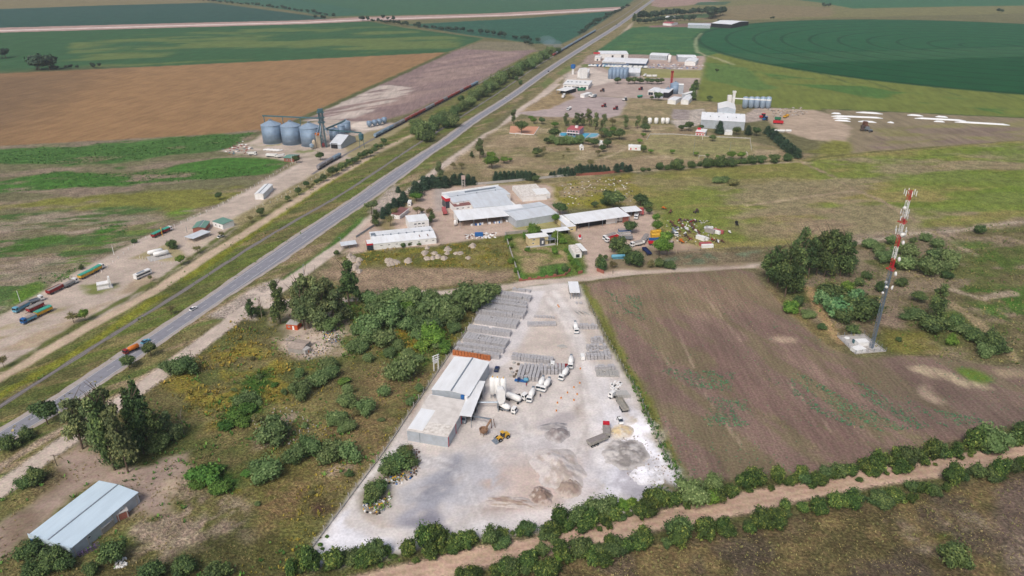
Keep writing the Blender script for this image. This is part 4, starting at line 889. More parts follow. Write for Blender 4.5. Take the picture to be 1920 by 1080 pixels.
along(LH, 2.9, ['shrub', 'shrub', 'darkbush'], (3.4, 7.8), HG2, 'green shrub in the lower hedge')
along([(1000,1075),(1060,1062),(1130,1062)], 3.0, ['shrub'], (4, 7.5), HG2, 'shrub in the thick lower hedge clump')
for px, py, wd in ((1334,935,30),(1150,952,22),(1185,945,24),(1170,950,22),(1048,1045,20)): bushes('brightbush', 'bright lime bush standing in the hedge', [(px, py, wd)])
bushes('bush', 'tall hedge bush', [(1300,925,60),(1130,955,52),(1340,912,44),(1860,830,56),(1545,888,30)], 1.0); bushes('darkbush', 'dark heart-shaped bush in dry grass', [(1790,1045,56)])
bushes('darkbush', 'dark tree-like shrub in hedge gap', [(703,1030,40),(1085,965,40),(1080,972,30)], 1.3)
bushes('darkbush', 'leafy bush on a rubble island', [(742,866,54),(758,852,40),(730,880,40),(700,922,44),(712,915,36),(694,935,26),(770,868,26)], .9)
trees('olive_tree', 'thin grey sapling', [(768,858,832,18)])
for px, py, wd in ((600,1020,10),(605,1028,8),(613,1005,8)): bushes('weedbush', 'small dark weed on white lime', [(px, py, wd)])
# ------------------------------------------------------------------ buildings
def rect(a, b, c, h):
    """plan rectangle from three roof corners (front a, front b, far corner behind b) seen at height h"""
    A, B, Cc = (Vector((*gp(*q, h), 0)) for q in (a, b, c)); u = (B - A); L_ = u.length; u.normalize(); v = Vector((-u.y, u.x, 0)); W_ = (Cc - B).dot(v)
    ctr = A + u * L_ / 2 + v * W_ / 2; return ctr, L_, abs(W_), math.atan2(u.y, u.x)
def place(name, label, cat, a, b, c, h, group=None):
    ctr, L_, W_, rz = rect(a, b, c, h); o = empty(name, (ctr.x, ctr.y, 0), rz, label, cat, group); return o, L_, W_
def opening(root, face, L_, W_, u, wd, z0, ht, m, name='window', frame=M_WHITE, proud=.05):
    """u = centre position along the face as fraction 0..1"""
    b = MB(); g = MB(); fr = .12 if name == 'window' else .1
    if face in 'FB':
        s = -1 if face == 'F' else 1; x = (u - .5) * L_ * (1 if face == 'F' else -1); y = s * (W_ / 2 + proud / 2)
        b.box(x, y, z0 + ht / 2, wd, proud, ht); g.box(x, y + s * .03, z0 + ht / 2, wd - 2 * fr, proud, ht - 2 * fr)
    else:
        s = -1 if face == 'L' else 1; y = (u - .5) * W_ * (-1 if face == 'L' else 1); x = s * (L_ / 2 + proud / 2)
        b.box(x, y, z0 + ht / 2, proud, wd, ht); g.box(x + s * .03, y, z0 + ht / 2, proud, wd - 2 * fr, ht - 2 * fr)
    f = b.build(name, frame, root); g.build('pane' if name == 'window' else 'panel', m, f); return f
def shed(name, label, cat, a, b, c, h, rise=1.0, ridge='x', wall=M_WALLW, roof=M_ROOFW, over=.35, opens=(), group=None, open_front=False, ridge_pos=.5, th=.18, vents=0, cap=True, parapet=None, lights=None):
    o, L_, W_ = place(name, label, cat, a, b, c, h, group); w_ = MB(); t = .25
    hx, hy = L_ / 2, W_ / 2
    if ridge == 'x':
        ry = -hy + W_ * ridge_pos; P = [(-hy, 0), (hy, 0), (hy, h), (ry, h + rise), (-hy, h)]
        if open_front:
            w_.box(0, hy - t / 2, h / 2, L_, t, h); 
            for s in (-1, 1): w_.prism([(-hy * .2, 0), (hy - t, 0), (hy - t, h), (-hy * .2, h)], 'x', s * hx - s * t, s * hx)
        else: w_.prism(P, 'x', -hx, hx)
    else:
        rx = -hx + L_ * ridge_pos; P = [(-hx, 0), (hx, 0), (hx, h), (rx, h + rise), (-hx, h)]; w_.prism(P, 'y', -hy, hy)
    w_.build('wall', wall, o)
    r = MB()
    if ridge == 'x':
        e = over; k1 = rise / max(ry + hy, .01); k2 = rise / max(hy - ry, .01)
        if ridge_pos > .02: r.prism([(-hy - e, h - e * k1 + .02), (ry, h + rise + .02), (ry, h + rise + th), (-hy - e, h - e * k1 + th)], 'x', -hx - e, hx + e)
        if ridge_pos < .98: r.prism([(ry, h + rise + .02), (hy + e, h - e * k2 + .02), (hy + e, h - e * k2 + th), (ry, h + rise + th)], 'x', -hx - e, hx + e)
    else:
        e = over; k1 = rise / max(rx + hx, .01); k2 = rise / max(hx - rx, .01)
        if ridge_pos > .02: r.prism([(-hx - e, h - e * k1 + .02), (rx, h + rise + .02), (rx, h + rise + th), (-hx - e, h - e * k1 + th)], 'y', -hy - e, hy + e)
        if ridge_pos < .98: r.prism([(rx, h + rise + .02), (hx + e, h - e * k2 + .02), (hx + e, h - e * k2 + th), (rx, h + rise + th)], 'y', -hy - e, hy + e)
    ro = r.build('roof', roof, o)
    if cap and rise > .3 and 0.02 < ridge_pos < .98:
        c_ = MB()
        if ridge == 'x': c_.prism([(ry - .35, h + rise + th - .04), (ry, h + rise + th + .08), (ry + .35, h + rise + th - .04)], 'x', -hx - over, hx + over)
        else: c_.prism([(rx - .35, h + rise + th - .04), (rx, h + rise + th + .08), (rx + .35, h + rise + th - .04)], 'y', -hy - over, hy + over)
        c_.build('ridge_cap', M_STEEL, ro)
    if open_front:
        n = max(3, int(L_ / 8)); p0 = None
        for i in range(n + 1):
            p = MB().box(-hx + .2 + (L_ - .4) * i / n, -hy + .15, h / 2, .25, .25, h).build('post', M_STEEL, o)
    for i in range(vents):
        x = -hx + L_ * (i + .5) / vents; v = MB().lathe([(.3, 0), (.3, .5), (.5, .55), (.45, .9), (.1, 1.0)], 8, x, (ry if ridge == 'x' else 0) * .98 - (.8 if ridge == 'x' else 0), 'z', h + rise * (1 if ridge == 'x' else .8) - .1); v.build('roof_vent', M_STEEL, ro)
    for q in opens: opening(o, q[0], L_, W_, *q[1:])
    return o, L_, W_
DW = lambda us, wd, z0, ht, face='F', m=None: [(face, u, wd, z0, ht, m or M_GLASS) for u in us]

# blue-roofed shed, bottom of the picture
o, L_, W_ = shed('storage_shed', 'pale blue gable roofed shed with grey walls by the dirt clearing', 'shed', (55,1003), (131.7,1029), (248,921), 3.9, .75, 'y', M_WALLG, M_ROOFB, .2)
hx, hy = L_ / 2, W_ / 2
MB().box(0, -hy - .2, 3.7, L_ + .6, .15, 1.7).build('fascia', M_ROOFB, o)
MB().box(-hx + 1.6, -hy - .25, 1.5, 2.8, .12, 2.6).build('door', M_BLUE, o)
for i in range(6): MB().box(hx + .06, -hy + 1.0 + (W_ - 2) * i / 5, 1.95, .14, .3, 3.9).build('pilaster', M_CONC, o)
opening(o, 'R', L_, W_, .24, 1.4, 2.3, .7, M_GLASS); opening(o, 'R', L_, W_, .72, 1.2, 2.3, .7, M_GLASS)
q, l2, w2 = shed('brick_annex', 'small red brick annex with white slab roof beside blue-roofed shed', 'annex', (214,968), (240,957), (222,950), 2.4, .05, 'x', M_BRICK, M_CONC, .1, ridge_pos=.98, cap=False)
for u in (-.25, .4): MB().box(u * l2, -w2 / 2 - .05, 1.2, .25, .15, 2.4).build('pilaster', M_CONC, q)
MB().lathe([(.5, 0), (.5, .9), (.1, 1.1)], 10, .6, 0, 'z', 2.6).build('water_tank', M_CONC, q)
shed('block_annex', 'grey bare concrete block annex leaning on blue-roofed shed', 'annex', (192,992), (212,975), (205,972), 2.0, .05, 'x', M_WALLC, M_CONC, .05, ridge_pos=.98, cap=False)
def cage(px, py, n, label):
    x, y = gp(px, py); o = empty('cage_stack', (x, y, 0), R(48), label, 'frames'); 
    for i in range(n):
        b = MB()
        for dx in (-.5, .5):
            for dy in (-.5, .5): b.box(i * 1.15 + dx, dy, .7, .08, .08, 1.4)
        for z in (.1, .75, 1.35):
            for dy in (-.5, .5): b.box(i * 1.15, dy, z, 1.0, .08, .08)
            for dx in (-.5, .5): b.box(i * 1.15 + dx, 0, z, .08, 1.0, .08)
        b.build('frame', mat('violet_primer', C(110,92,132), .8, 0, .1), o)
    return o
cage(152, 1042, 5, 'row of violet steel frames leaning along blue-roofed shed wall')

# block yard hall: tall part, low part, canopy
o, L_, W_ = shed('factory_hall', 'tall white gable roofed hall of the concrete block yard', 'hall', (810,730.5), (879,742), (919,680), 5.7, .9, 'y', M_WALLG, M_ROOFW, .25, ridge_pos=.53)
MB().lathe([(.75, 0), (.75, 1.5), (.2, 1.7)], 12, L_ * .36, -W_ / 2 - 1.2, 'z', 4.7).build('blue_tank', M_BLUE, o); MB().lathe([(.7, 0), (.7, 1.5), (.2, 1.7)], 12, L_ * .46, -W_ / 2 - 1.2, 'z', 4.7).build('white_tank', M_WHITE, o)
o, L_, W_ = shed('factory_annex', 'low flat roofed hall with flaking grey roof and grey metal walls', 'hall', (763,807), (839.5,820), (880,752), 4.4, .35, 'x', M_WALLG, M_ROOFD, .15, ridge_pos=.98, cap=False)
hx, hy = L_ / 2, W_ / 2
MB().box(-hx + L_ * .19, .4, 4.72, L_ * .36, W_ * .96, .14).build('white_roof_sheet', M_ROOFW, o)
MB().box(hx - L_ * .34, -hy * .44, 4.62, L_ * .66, W_ * .5, .12).build('flaking_roof_sheet', M_FLAKY, o)
for u in (.02, .36, .62, .93): MB().box(hx + .08, -hy + W_ * u, 2.2, .16, .25, 4.4).build('corner_trim', M_RED, o)
MB().box(-hx + L_ * .31, -hy - .05, 2.2, .15, .12, 4.4).build('downpipe', M_STEEL, o)
o, L_, W_ = place('canopy', 'white sheet canopy on posts along the yard side of the block hall', 'canopy', (861,779), (884,781.5), (920,716), 5.0)
MB().box(0, 0, 5.0, L_, W_, .18).build('roof', M_ROOFW, o)
for i in range(6): MB().box(L_ / 2 - .2, -W_ / 2 + .3 + (W_ - .6) * i / 5, 2.45, .22, .22, 4.9).build('post', M_STEEL, o)
MB().box(L_ / 2 - .9, W_ * .05, 1.2, .3, W_ * .75, 2.2).build('canopy_shade', M_DARK, o)  # near-black sheet just behind the posts: shade under the canopy, painted in
# batching plant
def silo_legs(px, py, r, h, leg, m, label, name='cement_silo', group=None):
    x, y = gp(px, py); o = empty(name, (x, y, 0), 0, label, 'silo', group)
    MB().lathe([(.25, leg - r * .9), (r, leg + .3), (r, leg + h), (r * .55, leg + h + r * .28), (.15, leg + h + r * .34)], 18).build('tank', m, o, True)
    for a in range(4): MB().tube((r * .8 * math.cos(a * 1.571 + .785), r * .8 * math.sin(a * 1.571 + .785), 0), (r * .8 * math.cos(a * 1.571 + .785), r * .8 * math.sin(a * 1.571 + .785), leg + .4), .12).build('leg', M_STEEL, o)
    MB().box(0, 0, leg + h + r * .34 + .25, .5, .5, .5).build('filter', M_YEL, o); o.scale = (.88, .88, .92) if 'batching' in label or 'cement' in label else (1, 1, 1); return o
GS = 'white cement silos of the batching plant'
silo_legs(924, 745, 1.35, 7.5, 2.2, M_WHITE, 'white cement silo next to the hall, innermost of three', group=GS)
silo_legs(933, 746, 1.25, 7.6, 2.2, M_WHITE, 'white cement silo standing between two others at batching plant', group=GS)
silo_legs(944, 747, 1.35, 7.5, 2.2, M_WHITE, 'white cement silo with yellow filter, outermost of three', group=GS)
x, y = gp(939, 768); o = empty('batching_tower', (x, y, 0), R(12), 'tall grey white hopper tower above the loading mixer truck', 'hopper tower')
MB().prism([(-1.5, 9.0), (-.9, 9.9), (.9, 9.9), (1.5, 9.0), (1.5, 5.0), (.8, 3.4), (-.8, 3.4), (-1.5, 5.0)], 'y', -1.2, 1.2).build('hopper', M_WHITE, o)
for sx in (-1.2, 1.2):
    for sy in (-1, 1): MB().box(sx, sy, 2.4, .22, .22, 4.8).build('leg', M_STEEL, o)
MB().tube((-1, 0, 3.5), (-10, 3.4, 2.4), .35).build('screw_conveyor', M_STEEL, o)
x, y = gp(963, 752); o = empty('mixer_drum_plant', (x, y, 0), R(-35), 'white cement tanker trailer beside the cement silos', 'tanker trailer')
MB().lathe([(.5, -3.4), (1.15, -2.8), (1.25, 0), (1.15, 2.8), (.5, 3.4)], 14, 0, 0, 'x', 2.1).build('tank', M_WHITE, o, True); MB().box(0, 0, .8, 6.5, .7, .3).build('chassis', M_STEEL, o)
for x_ in (-2.6, -1.5, 2.6):
    for s in (-1, 1): MB().lathe([(.5, -.15), (.5, .15)], 12, x_, s * .9, 'y', .5).build('wheel', M_BLACK, o)
# aggregate conveyor with sand hopper
x, y = gp(907, 815); o = empty('conveyor', (x, y, 0), 0, 'brown inclined conveyor with rusty round hopper at block hall', 'conveyor')
e1 = Vector((*gp(921, 786, 4), 4)) - Vector((x, y, 0)); e2 = Vector((*gp(886, 780, 2.4), 2.4)) - Vector((x, y, 0))
MB().lathe([(.5, .7), (1.5, 1.6), (1.7, 2.6), (1.5, 2.6), (1.3, 1.8)], 12).build('hopper', mat('dusty_brown_steel', C(150,118,94), .9, 0, .2), o)
for a in range(4): MB().tube((1.1 * math.cos(a * 1.57), 1.1 * math.sin(a * 1.57), 0), (1.1 * math.cos(a * 1.57), 1.1 * math.sin(a * 1.57), 1.6), .1).build('leg', M_RUST, o)
MB().tube((0, 0, 1.3), e1, .42, n=4).build('belt_frame', mat('dusty_brown_steel', C(150,118,94)), o); MB().tube(e1, e2, .35, n=4).build('belt_frame', M_STEEL, o)
MB().tube(e1, (e1.x, e1.y, 0), .15).build('prop', M_RUST, o); MB().tube(e1 + Vector((.8, .3, 0)), (e1.x + 1.4, e1.y + .3, 0), .12).build('prop', M_RUST, o)
# lean-to by the gate with pipes
o, L_, W_ = shed('lean_to', 'white mono-pitch shelter at the block yard gate', 'shelter', (1069,549), (1087,549), (1075,528), 3.4, .1, 'x', M_WALLC, M_ROOFW, .2, open_front=True, ridge_pos=.98, cap=False)

# white hangar by the highway
o, L_, W_ = shed('white_hangar', 'long white hangar with red and black glazed front by highway', 'hangar', (699,458), (818,446), (810,424), 3.6, 1.1, 'x', M_WALLW, M_ROOFW, .15, vents=8,
  opens=DW((.13,.25,.37,.48,.60,.72,.84,.95), 1.5, 2.0, .6))
hx, hy = L_ / 2, W_ / 2
MB().box(-hx - 1.6, -hy + 3.1, 2.1, 3.4, 6.6, 4.2).build('entrance_block', M_WHITE, o); MB().box(-hx - 1.7, -hy - .28, 3.75, 3.6, .14, 1.0).build('red_band', M_RED, o)
g = MB().box(-hx - 1.7, -hy - .28, 1.6, 3.6, .12, 3.2).build('glazing', M_GLASS, o)
for z in (1.1, 2.1, 3.1): MB().box(-hx - 1.7, -hy - .36, z, 3.6, .05, .07).build('mullion', M_STEEL, g)
MB().box(-hx - 3.42, -hy + 3.1, 1.7, .14, 6.0, 3.2).build('side_glazing', M_GLASS, o); MB().box(-hx - 3.44, -hy + 3.1, 3.75, .16, 6.4, 1.0).build('red_band', M_RED, o)
MB().box(-hx + 1.5, hy * .2, 4.9, 2.6, 2.6, 1.0).build('roof_unit', M_STEEL, o)
for i in range(7): MB().box(-hx + L_ * (.1 + .13 * i), -hy * .5, 4.38, .5, W_ * .28, .1).build('skylight', M_RUST if i in (5, 6) else M_WHITE, o)
shed('white_office', 'two storey white office box with strip windows behind the hangar', 'office', (766,417), (804,413), (801,401), 5.6, .3, 'x', M_WALLW, M_ROOFW, .1, ridge_pos=.98, cap=False, opens=DW((.33,.52,.72), 1.8, 3.6, .9) + DW((.33,.5,.6,.75), 1.2, 1.9, .5))
x, y = gp(654, 464); o = empty('carport', (x, y, 0), R(22), 'grey sloping carport beside the frontage road', 'carport')
MB().prism([(-2.6, 2.5), (2.6, 3.0), (2.6, 3.12), (-2.6, 2.62)], 'x', -4.6, 4.6).build('roof', M_ROOFG, o)
for sx in (-4.2, 0, 4.2):
    for sy in (-2.2, 2.2): MB().box(sx, sy, 1.3, .15, .15, 2.6).build('post', M_STEEL, o)
o, L_, W_ = shed('long_canopy', 'narrow white canopy with red tile slope among garden trees', 'canopy', (749,404), (766,391), (752,388), 2.6, .4, 'x', M_WALLW, M_ROOFRB, .15, ridge_pos=.98, cap=False)
MB().box(0, -W_ / 2 - .3, 2.6, L_ + .4, .6, .3).build('fascia', M_WHITE, o)
shed('gate_house', 'little white gate kiosk under a round green tree', 'kiosk', (764,380), (770,380), (770,375), 2.6, .05, 'x', M_WALLW, M_WHITE, .1, ridge_pos=.98, cap=False, opens=DW((.5,), 1.2, 1.0, .9))

# red-fronted factory: a group of joined roofs
o, L_, W_ = shed('factory_hall', 'long grey roofed factory hall with red portal front', 'factory', (850,380), (957,364), (945,347), 5.5, .7, 'x', M_WALLW, M_ROOFG, .15, vents=3)
hx, hy = L_ / 2, W_ / 2
MB().box(-hx - 1.5, -hy * .05, 3.4, 3.0, 7.5, 6.8).build('portal', M_GLASS, o); MB().box(-hx - 1.5, -hy * .05 - 3.9, 5.9, 3.2, .3, 2.0).build('red_band', M_RED, o); MB().box(-hx - 3.1, -hy * .05, 5.9, .3, 7.6, 2.0).build('red_band', M_RED, o); MB().box(-hx - 1.5, -hy * .05, 6.95, 3.3, 7.8, .3).build('portal_roof', M_WHITE, o)
MB().box(hx * .25, hy * .5, 6.35, L_ * .55, 1.2, .8).build('ridge_monitor', M_STEEL, o)
MB().box(0, hy + .3, 3.2, L_ + 1, .4, 6.5).build('parapet', M_WHITE, o)
o, L_, W_ = shed('factory_office', 'white factory office block with dark red roof and red stripe', 'office', (852,388), (884,384), (911,367), 4.2, .25, 'x', M_WALLW, M_ROOFRB, .05, ridge_pos=.98, cap=False, opens=DW((.18,.5,.82), 1.6, 2.4, .7))
MB().box(0, -W_ / 2 - .1, .9, L_ + .1, .15, .5).build('red_stripe', M_RED, o)
for u in ((-.2, -.25), (.2, .05), (.3, .3)): MB().box(u[0] * L_, u[1] * W_, 4.7, 1.6, 1.4, .9).build('roof_unit', M_WHITE, o)
shed('factory_hall', 'pale sheet roofed middle hall of the red-fronted factory', 'factory', (888,390), (962,384), (952,363), 5.0, .6, 'x', M_WALLW, M_ROOFG, .1, ridge_pos=.98, cap=False)
o, L_, W_ = shed('loading_shed', 'bright white open sided loading shed full of white sacks', 'shed', (862,414), (990,401), (971,385), 4.6, .9, 'x', M_WALLW, M_ROOFW, .3, open_front=True, ridge_pos=.95, cap=False)
GB_ = 'white bulk sacks under the loading shed'
for i in range(26):
    u = rnd.uniform(.12, .96); bx = -L_ / 2 + L_ * u; by = -W_ / 2 + rnd.uniform(.8, 2.4); p = o.matrix_basis @ Vector((bx, by, 0))
    b = MB().box(0, 0, .6, 1.1, 1.1, 1.2, 0, .86).build('bulk_sack', M_BAG if i % 5 else M_BLUE, None, loc=(p.x, p.y, 0), rz=rnd.uniform(0, 1)); tag(b, 'white bulk sack stored under the open loading shed' if i % 5 else 'blue drum crate among white sacks under loading shed', 'sack' if i % 5 else 'crate', GB_)
o, L_, W_ = shed('factory_hall', 'grey east hall of the factory with blank side wall', 'factory', (968,414), (1047,401), (1037,375), 4.6, .8, 'x', M_WALLG, M_ROOFG, .1, ridge_pos=.6)
shed('factory_annex', 'small white annex with internal court at factory', 'annex', (956,388), (970,386), (962,368), 4.0, .1, 'x', M_WALLW, M_WHITE, .05, ridge_pos=.98, cap=False, opens=DW((.4,), 1.4, 1.8, 1.0))
shed('dusty_flat_building', 'dusty brown flat roofed building behind the factory', 'building', (980,370), (1026,366), (1000,345), 3.2, .05, 'x', M_WALLW, M_FLAKY, .05, ridge_pos=.98, cap=False)
shed('white_box_shed', 'small white box shed on the edge of the factory yard', 'shed', (1006,365), (1032,363), (1031,352), 3.4, .1, 'x', M_WALLW, M_WHITE, .05, ridge_pos=.98, cap=False)
x, y = gp(869, 351); o = empty('water_tower', (x, y, 0), .2, 'concrete water tower with square tank beside dark conifers', 'water tower')
MB().box(0, 0, 7.4, 2.6, 2.6, 2.4).build('tank', mat('pinkish_render', C(196,172,162), .9, 0, .1), o)
for sx in (-1, 1):
    for sy in (-1, 1): MB().box(sx, sy, 3.1, .35, .35, 6.2).build('leg', M_CONC, o)
for z in (2.2, 4.2): MB().box(0, -1, z, 2, .25, .25).build('tie_beam', M_CONC, o); MB().box(0, 1, z, 2, .25, .25).build('tie_beam', M_CONC, o)
x, y = gp(854, 424); o = empty('gas_tank', (x, y, 0), .3, 'white upright gas tank in fenced pen at loading shed corner', 'tank')
MB().lathe([(.4, .8), (1.0, 1.3), (1.0, 3.6), (.4, 4.1)], 12).build('tank', M_WHITE, o, True)
for a in range(3): MB().tube((.8 * math.cos(a * 2.1), .8 * math.sin(a * 2.1), 0), (.8 * math.cos(a * 2.1), .8 * math.sin(a * 2.1), 1.2), .1).build('leg', M_STEEL, o)

# truck depot
o, L_, W_ = shed('truck_depot', 'long white roofed truck depot with open bays and red end', 'depot', (1078,420), (1181,405), (1164,388), 4.4, .7, 'x', M_WALLW, M_ROOFW, .3, open_front=True, ridge_pos=.9, cap=False)
MB().box(L_ * .44, -W_ / 2 + 1.0, 2.2, L_ * .11, .3, 4.2).build('red_brick_bay', M_BRICK, o); MB().box(L_ * .2, -W_ / 2 + 2.5, 1.8, L_ * .2, .3, 3.4).build('shutter', M_WHITE, o)
MB().box(-L_ * .12, -W_ / 2 + 4, 2, L_ * .5, .3, 4).build('bay_shade', M_DARK, o)  # near-black sheet: shaded depth of the open bays put into colour
o, L_, W_ = shed('depot_office', 'cream office at the end of truck depot', 'office', (1065,426), (1080,424), (1066,402), 3.4, .2, 'x', M_CREAM, M_ROOFW, .1, ridge_pos=.98, cap=False, opens=DW((.5,), 1.5, 1.2, 1.0))
shed('depot_extension', 'white lean-to extension on the far end of truck depot', 'shed', (1174,398), (1203,395), (1196,386), 4.0, .2, 'x', M_BRICK, M_ROOFW, .3, open_front=True, ridge_pos=.98, cap=False)
shed('grey_wall_store', 'narrow grey concrete store between factory and depot', 'store', (1053,426), (1062,426), (1058,403), 2.8, .05, 'x', M_WALLC, M_CONC, .05, ridge_pos=.98, cap=False)
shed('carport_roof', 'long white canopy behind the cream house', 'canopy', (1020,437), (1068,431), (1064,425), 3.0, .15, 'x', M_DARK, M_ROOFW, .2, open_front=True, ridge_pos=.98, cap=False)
# cream house
o, L_, W_ = shed('cream_house', 'modern cream house with white roof above lawn', 'house', (992,447), (1028,443), (1023,436), 5.0, .2, 'x', M_CREAM, M_WHITE, .4, ridge_pos=.98, cap=False, opens=DW((.25,.72), 1.9, 3.4, .8) + DW((.22,), 1.3, 1.2, .8))
hx, hy = L_ / 2, W_ / 2
MB().box(hx + 1.5, 0, 2.8, 6.5, W_ + 1.5, .3).build('terrace_roof', M_STEEL, o); MB().box(hx * .32, -hy - .9, 2.2, 2.6, 1.6, 4.4).build('stair_block', mat('slate_cladding', C(92,94,104), .8, 0, .1), o)
opening(o, 'F', L_, W_ + 3.45, .66, 1.0, 1.4, 1.8, M_WHITE, 'door'); 
for sx in (1, 4.3): MB().box(hx + sx, -hy - .5, 1.3, .25, .25, 2.7).build('post', M_CONC, o)
MB().box(1.0, -hy - 1.2, .06, L_ + 6, 2.8, .12).build('terrace', M_CONC, o)
o, L_, W_ = shed('small_depot_house', 'white flat roofed house with rubble on its roof by drive', 'house', (1076,475), (1091,474), (1090,458), 3.0, .05, 'x', M_WALLW, M_FLAKY, .0, ridge_pos=.98, cap=False, opens=DW((.5,), 2.4, .2, 2.2))
shed('house_carport', 'white carport attached to flat roofed house beside the drive', 'carport', (1092,471), (1101,470), (1092,456), 2.6, .1, 'x', M_WALLW, M_WHITE, .1, open_front=True, ridge_pos=.98, cap=False)
# brick gate walls with piers
def wall_run(name, label, P, h, t, m, cat='wall', piers=None, ph=0, pw=.8, group=None):
    Q = [Vector((*gp(*p), 0)) for p in P]; o = empty(name, Q[0], 0, label, cat, group)
    for i in range(len(Q) - 1):
        a, b = Q[i] - Q[0], Q[i + 1] - Q[0]; d = b - a; MB().box(*( (a + b) / 2)[:2], h / 2, d.length, t, h, math.atan2(d.y, d.x)).build('panel', m, o)
        if piers:
            n = max(1, round(d.length / piers))
            for k in range(n + (i == len(Q) - 2)):
                c = a + d * k / n; MB().box(c.x, c.y, ph / 2, pw, t + .12, ph, math.atan2(d.y, d.x)).build('pier', m, o)
    return o
wall_run('brick_wall', 'low red brick wall with square piers along the lawn front', [(976,527),(1010,523),(1040,519),(1060,516),(1068,509)], .7, .3, M_BRICK, 'wall', 5.0, 1.6, 1.7)
wall_run('brick_wall', 'short red brick gate wall by the lawn corner', [(1084,514),(1092,512)], 1.7, .35, M_BRICK); wall_run('brick_wall', 'red brick gate wall across the drive from the lawn', [(1119,508),(1132,513)], 1.8, .4, M_BRICK)
wall_run('boundary_wall', 'pale concrete wall down the side of the house lawn', [(947,440),(975,527)], 1.8, .25, M_CONC); wall_run('boundary_wall', 'grey block wall behind the house garden', [(947,440),(990,436)], 1.8, .25, M_WALLC)
wall_run('boundary_wall', 'grey concrete wall behind the factory conifers', [(892,347),(960,341),(1080,329)], 1.8, .25, M_CONC); wall_run('brick_wall', 'red brick stretch of the wall behind the park conifers', [(1080,330),(1130,327),(1182,321)], 2.0, .3, M_BRICK)
wall_run('boundary_wall', 'low wall and sliding gate beside the white hangar', [(668,446),(702,424)], 1.4, .2, M_STEEL)
# ruined shack, orange house
o, L_, W_ = shed('ruined_shack', 'roofless grey block shack in a rubble clearing', 'shack', (539,652), (566,656), (582,640), 2.2, .6, 'x', M_WALLC, mat('dusty_slab', C(176,160,148), .9, 0, .14, .8), .1, ridge_pos=.5, cap=False)
shed('shack_annex', 'small pale shack annex with a wooden door', 'shack', (572,658), (582,652), (577,642), 2.1, .05, 'x', M_CONC, M_CONC, .1, ridge_pos=.98, cap=False, opens=[('F', .6, .9, 0, 1.7, M_ORBR, 'door')])
shed('orange_house', 'small orange house with white door under tall eucalyptus', 'house', (536,608), (557,610), (560,601), 2.6, .1, 'x', mat('orange_render', C(196,86,44), .85, 0, .08), M_CONC, .1, ridge_pos=.98, cap=False, opens=[('F', .62, .9, 0, 2.0, M_WHITE, 'door'), ('F', .25, 1.0, 1.0, .8, M_GLASS)])

# grain silos left of the railway
def big_silo(px, py, r, h, label, group, m=M_SILO, cone=.42, name='grain_silo'):
    x, y = gp(px, py); o = empty(name, (x, y, 0), rnd.uniform(0, 1), label, 'silo', group)
    bd = MB().lathe([(r, .2), (r, h)], 32).build('body', m, o, True)
    for k in range(1, 4): MB().lathe([(r + .04, h * k / 4 - .08), (r + .09, h * k / 4), (r + .04, h * k / 4 + .08)], 32).build('hoop', M_STEEL, bd)
    MB().lathe([(r + .25, h - .05), (r + .25, h + .05), (r * .16, h + r * cone)], 32).build('roof', M_SILOR, o); MB().lathe([(r * .16, 0), (r * .18, .9), (.1, 1.4)], 12, 0, 0, 'z', h + r * cone - .1).build('roof_hatch', M_STEEL, o)
    b = MB()
    for k in range(14): a = k * math.tau / 14; b.tube((r * math.cos(a), r * math.sin(a), h + .12), (r * .2 * math.cos(a), r * .2 * math.sin(a), h + r * cone * .92 + .1), .07, n=4)
    b.build('roof_ribs', M_STEEL, o); MB().lathe([(r + .5, 0), (r + .5, .25)], 32).build('plinth', M_CONC, o); return o
GG = 'three big grain silos'
big_silo(512.5, 267, 8.7, 16.2, 'big grey grain silo farthest from the elevator tower', GG); big_silo(548.5, 269, 8.7, 16.2, 'middle one of three big grey grain silos', GG); big_silo(584, 272, 8.7, 16.2, 'big grey grain silo standing against the elevator tower', GG)
G2 = 'smaller grain silos behind the elevator'
for px, py, r, h, l in ((628,262,4.6,9.5,'small grey silo right behind the elevator tower'),(641,254,3.4,9.5,'narrow grey silo between two others behind elevator'),(650,248,4.2,10,'small grey silo at the end of the sloping conveyor')): big_silo(px, py, r, h, l, G2)
x, y = gp(608, 276); o = empty('elevator_tower', (x, y, 0), .3, 'tall teal steel bucket elevator tower above the grain silos', 'elevator tower')
for sx in (-2, 2):
    for sy in (-2, 2): MB().tube((sx, sy, 0), (sx * .8, sy * .8, 31), .28, n=5).build('leg', M_TEAL, o)
b = MB()
for k in range(10):
    z = 1 + k * 3; s = 1 if k % 2 else -1
    for q in (-2, 2): b.tube((-2, q, z), (2, q, z + 3), .14, n=4); b.tube((q, 2, z), (q, -2, z + 3), .14, n=4); b.box(0, q, z, 4, .2, .2); b.box(q, 0, z, .2, 4, .2)
b.build('bracing', M_TEAL, o)
for z in (22, 26, 30.5): MB().box(0, 0, z, 6.2, 6.2, .35).build('platform', M_TEAL, o)
for q in ((-.8, .6), (.9, -.5)): MB().box(q[0], q[1], 16.5, .9, .9, 33).build('bucket_leg', M_STEEL, o)
MB().box(0, 0, 32.2, 4.4, 3.4, 2.4).build('head_house', M_TEAL, o)
for q in ((-6, -2), (-3, -5), (4, -4), (5, 2)): MB().tube((0, 0, 24), (q[0], q[1], 11), .3, n=5).build('spout', M_SILOR, o)
T = Vector((x, y, 0))
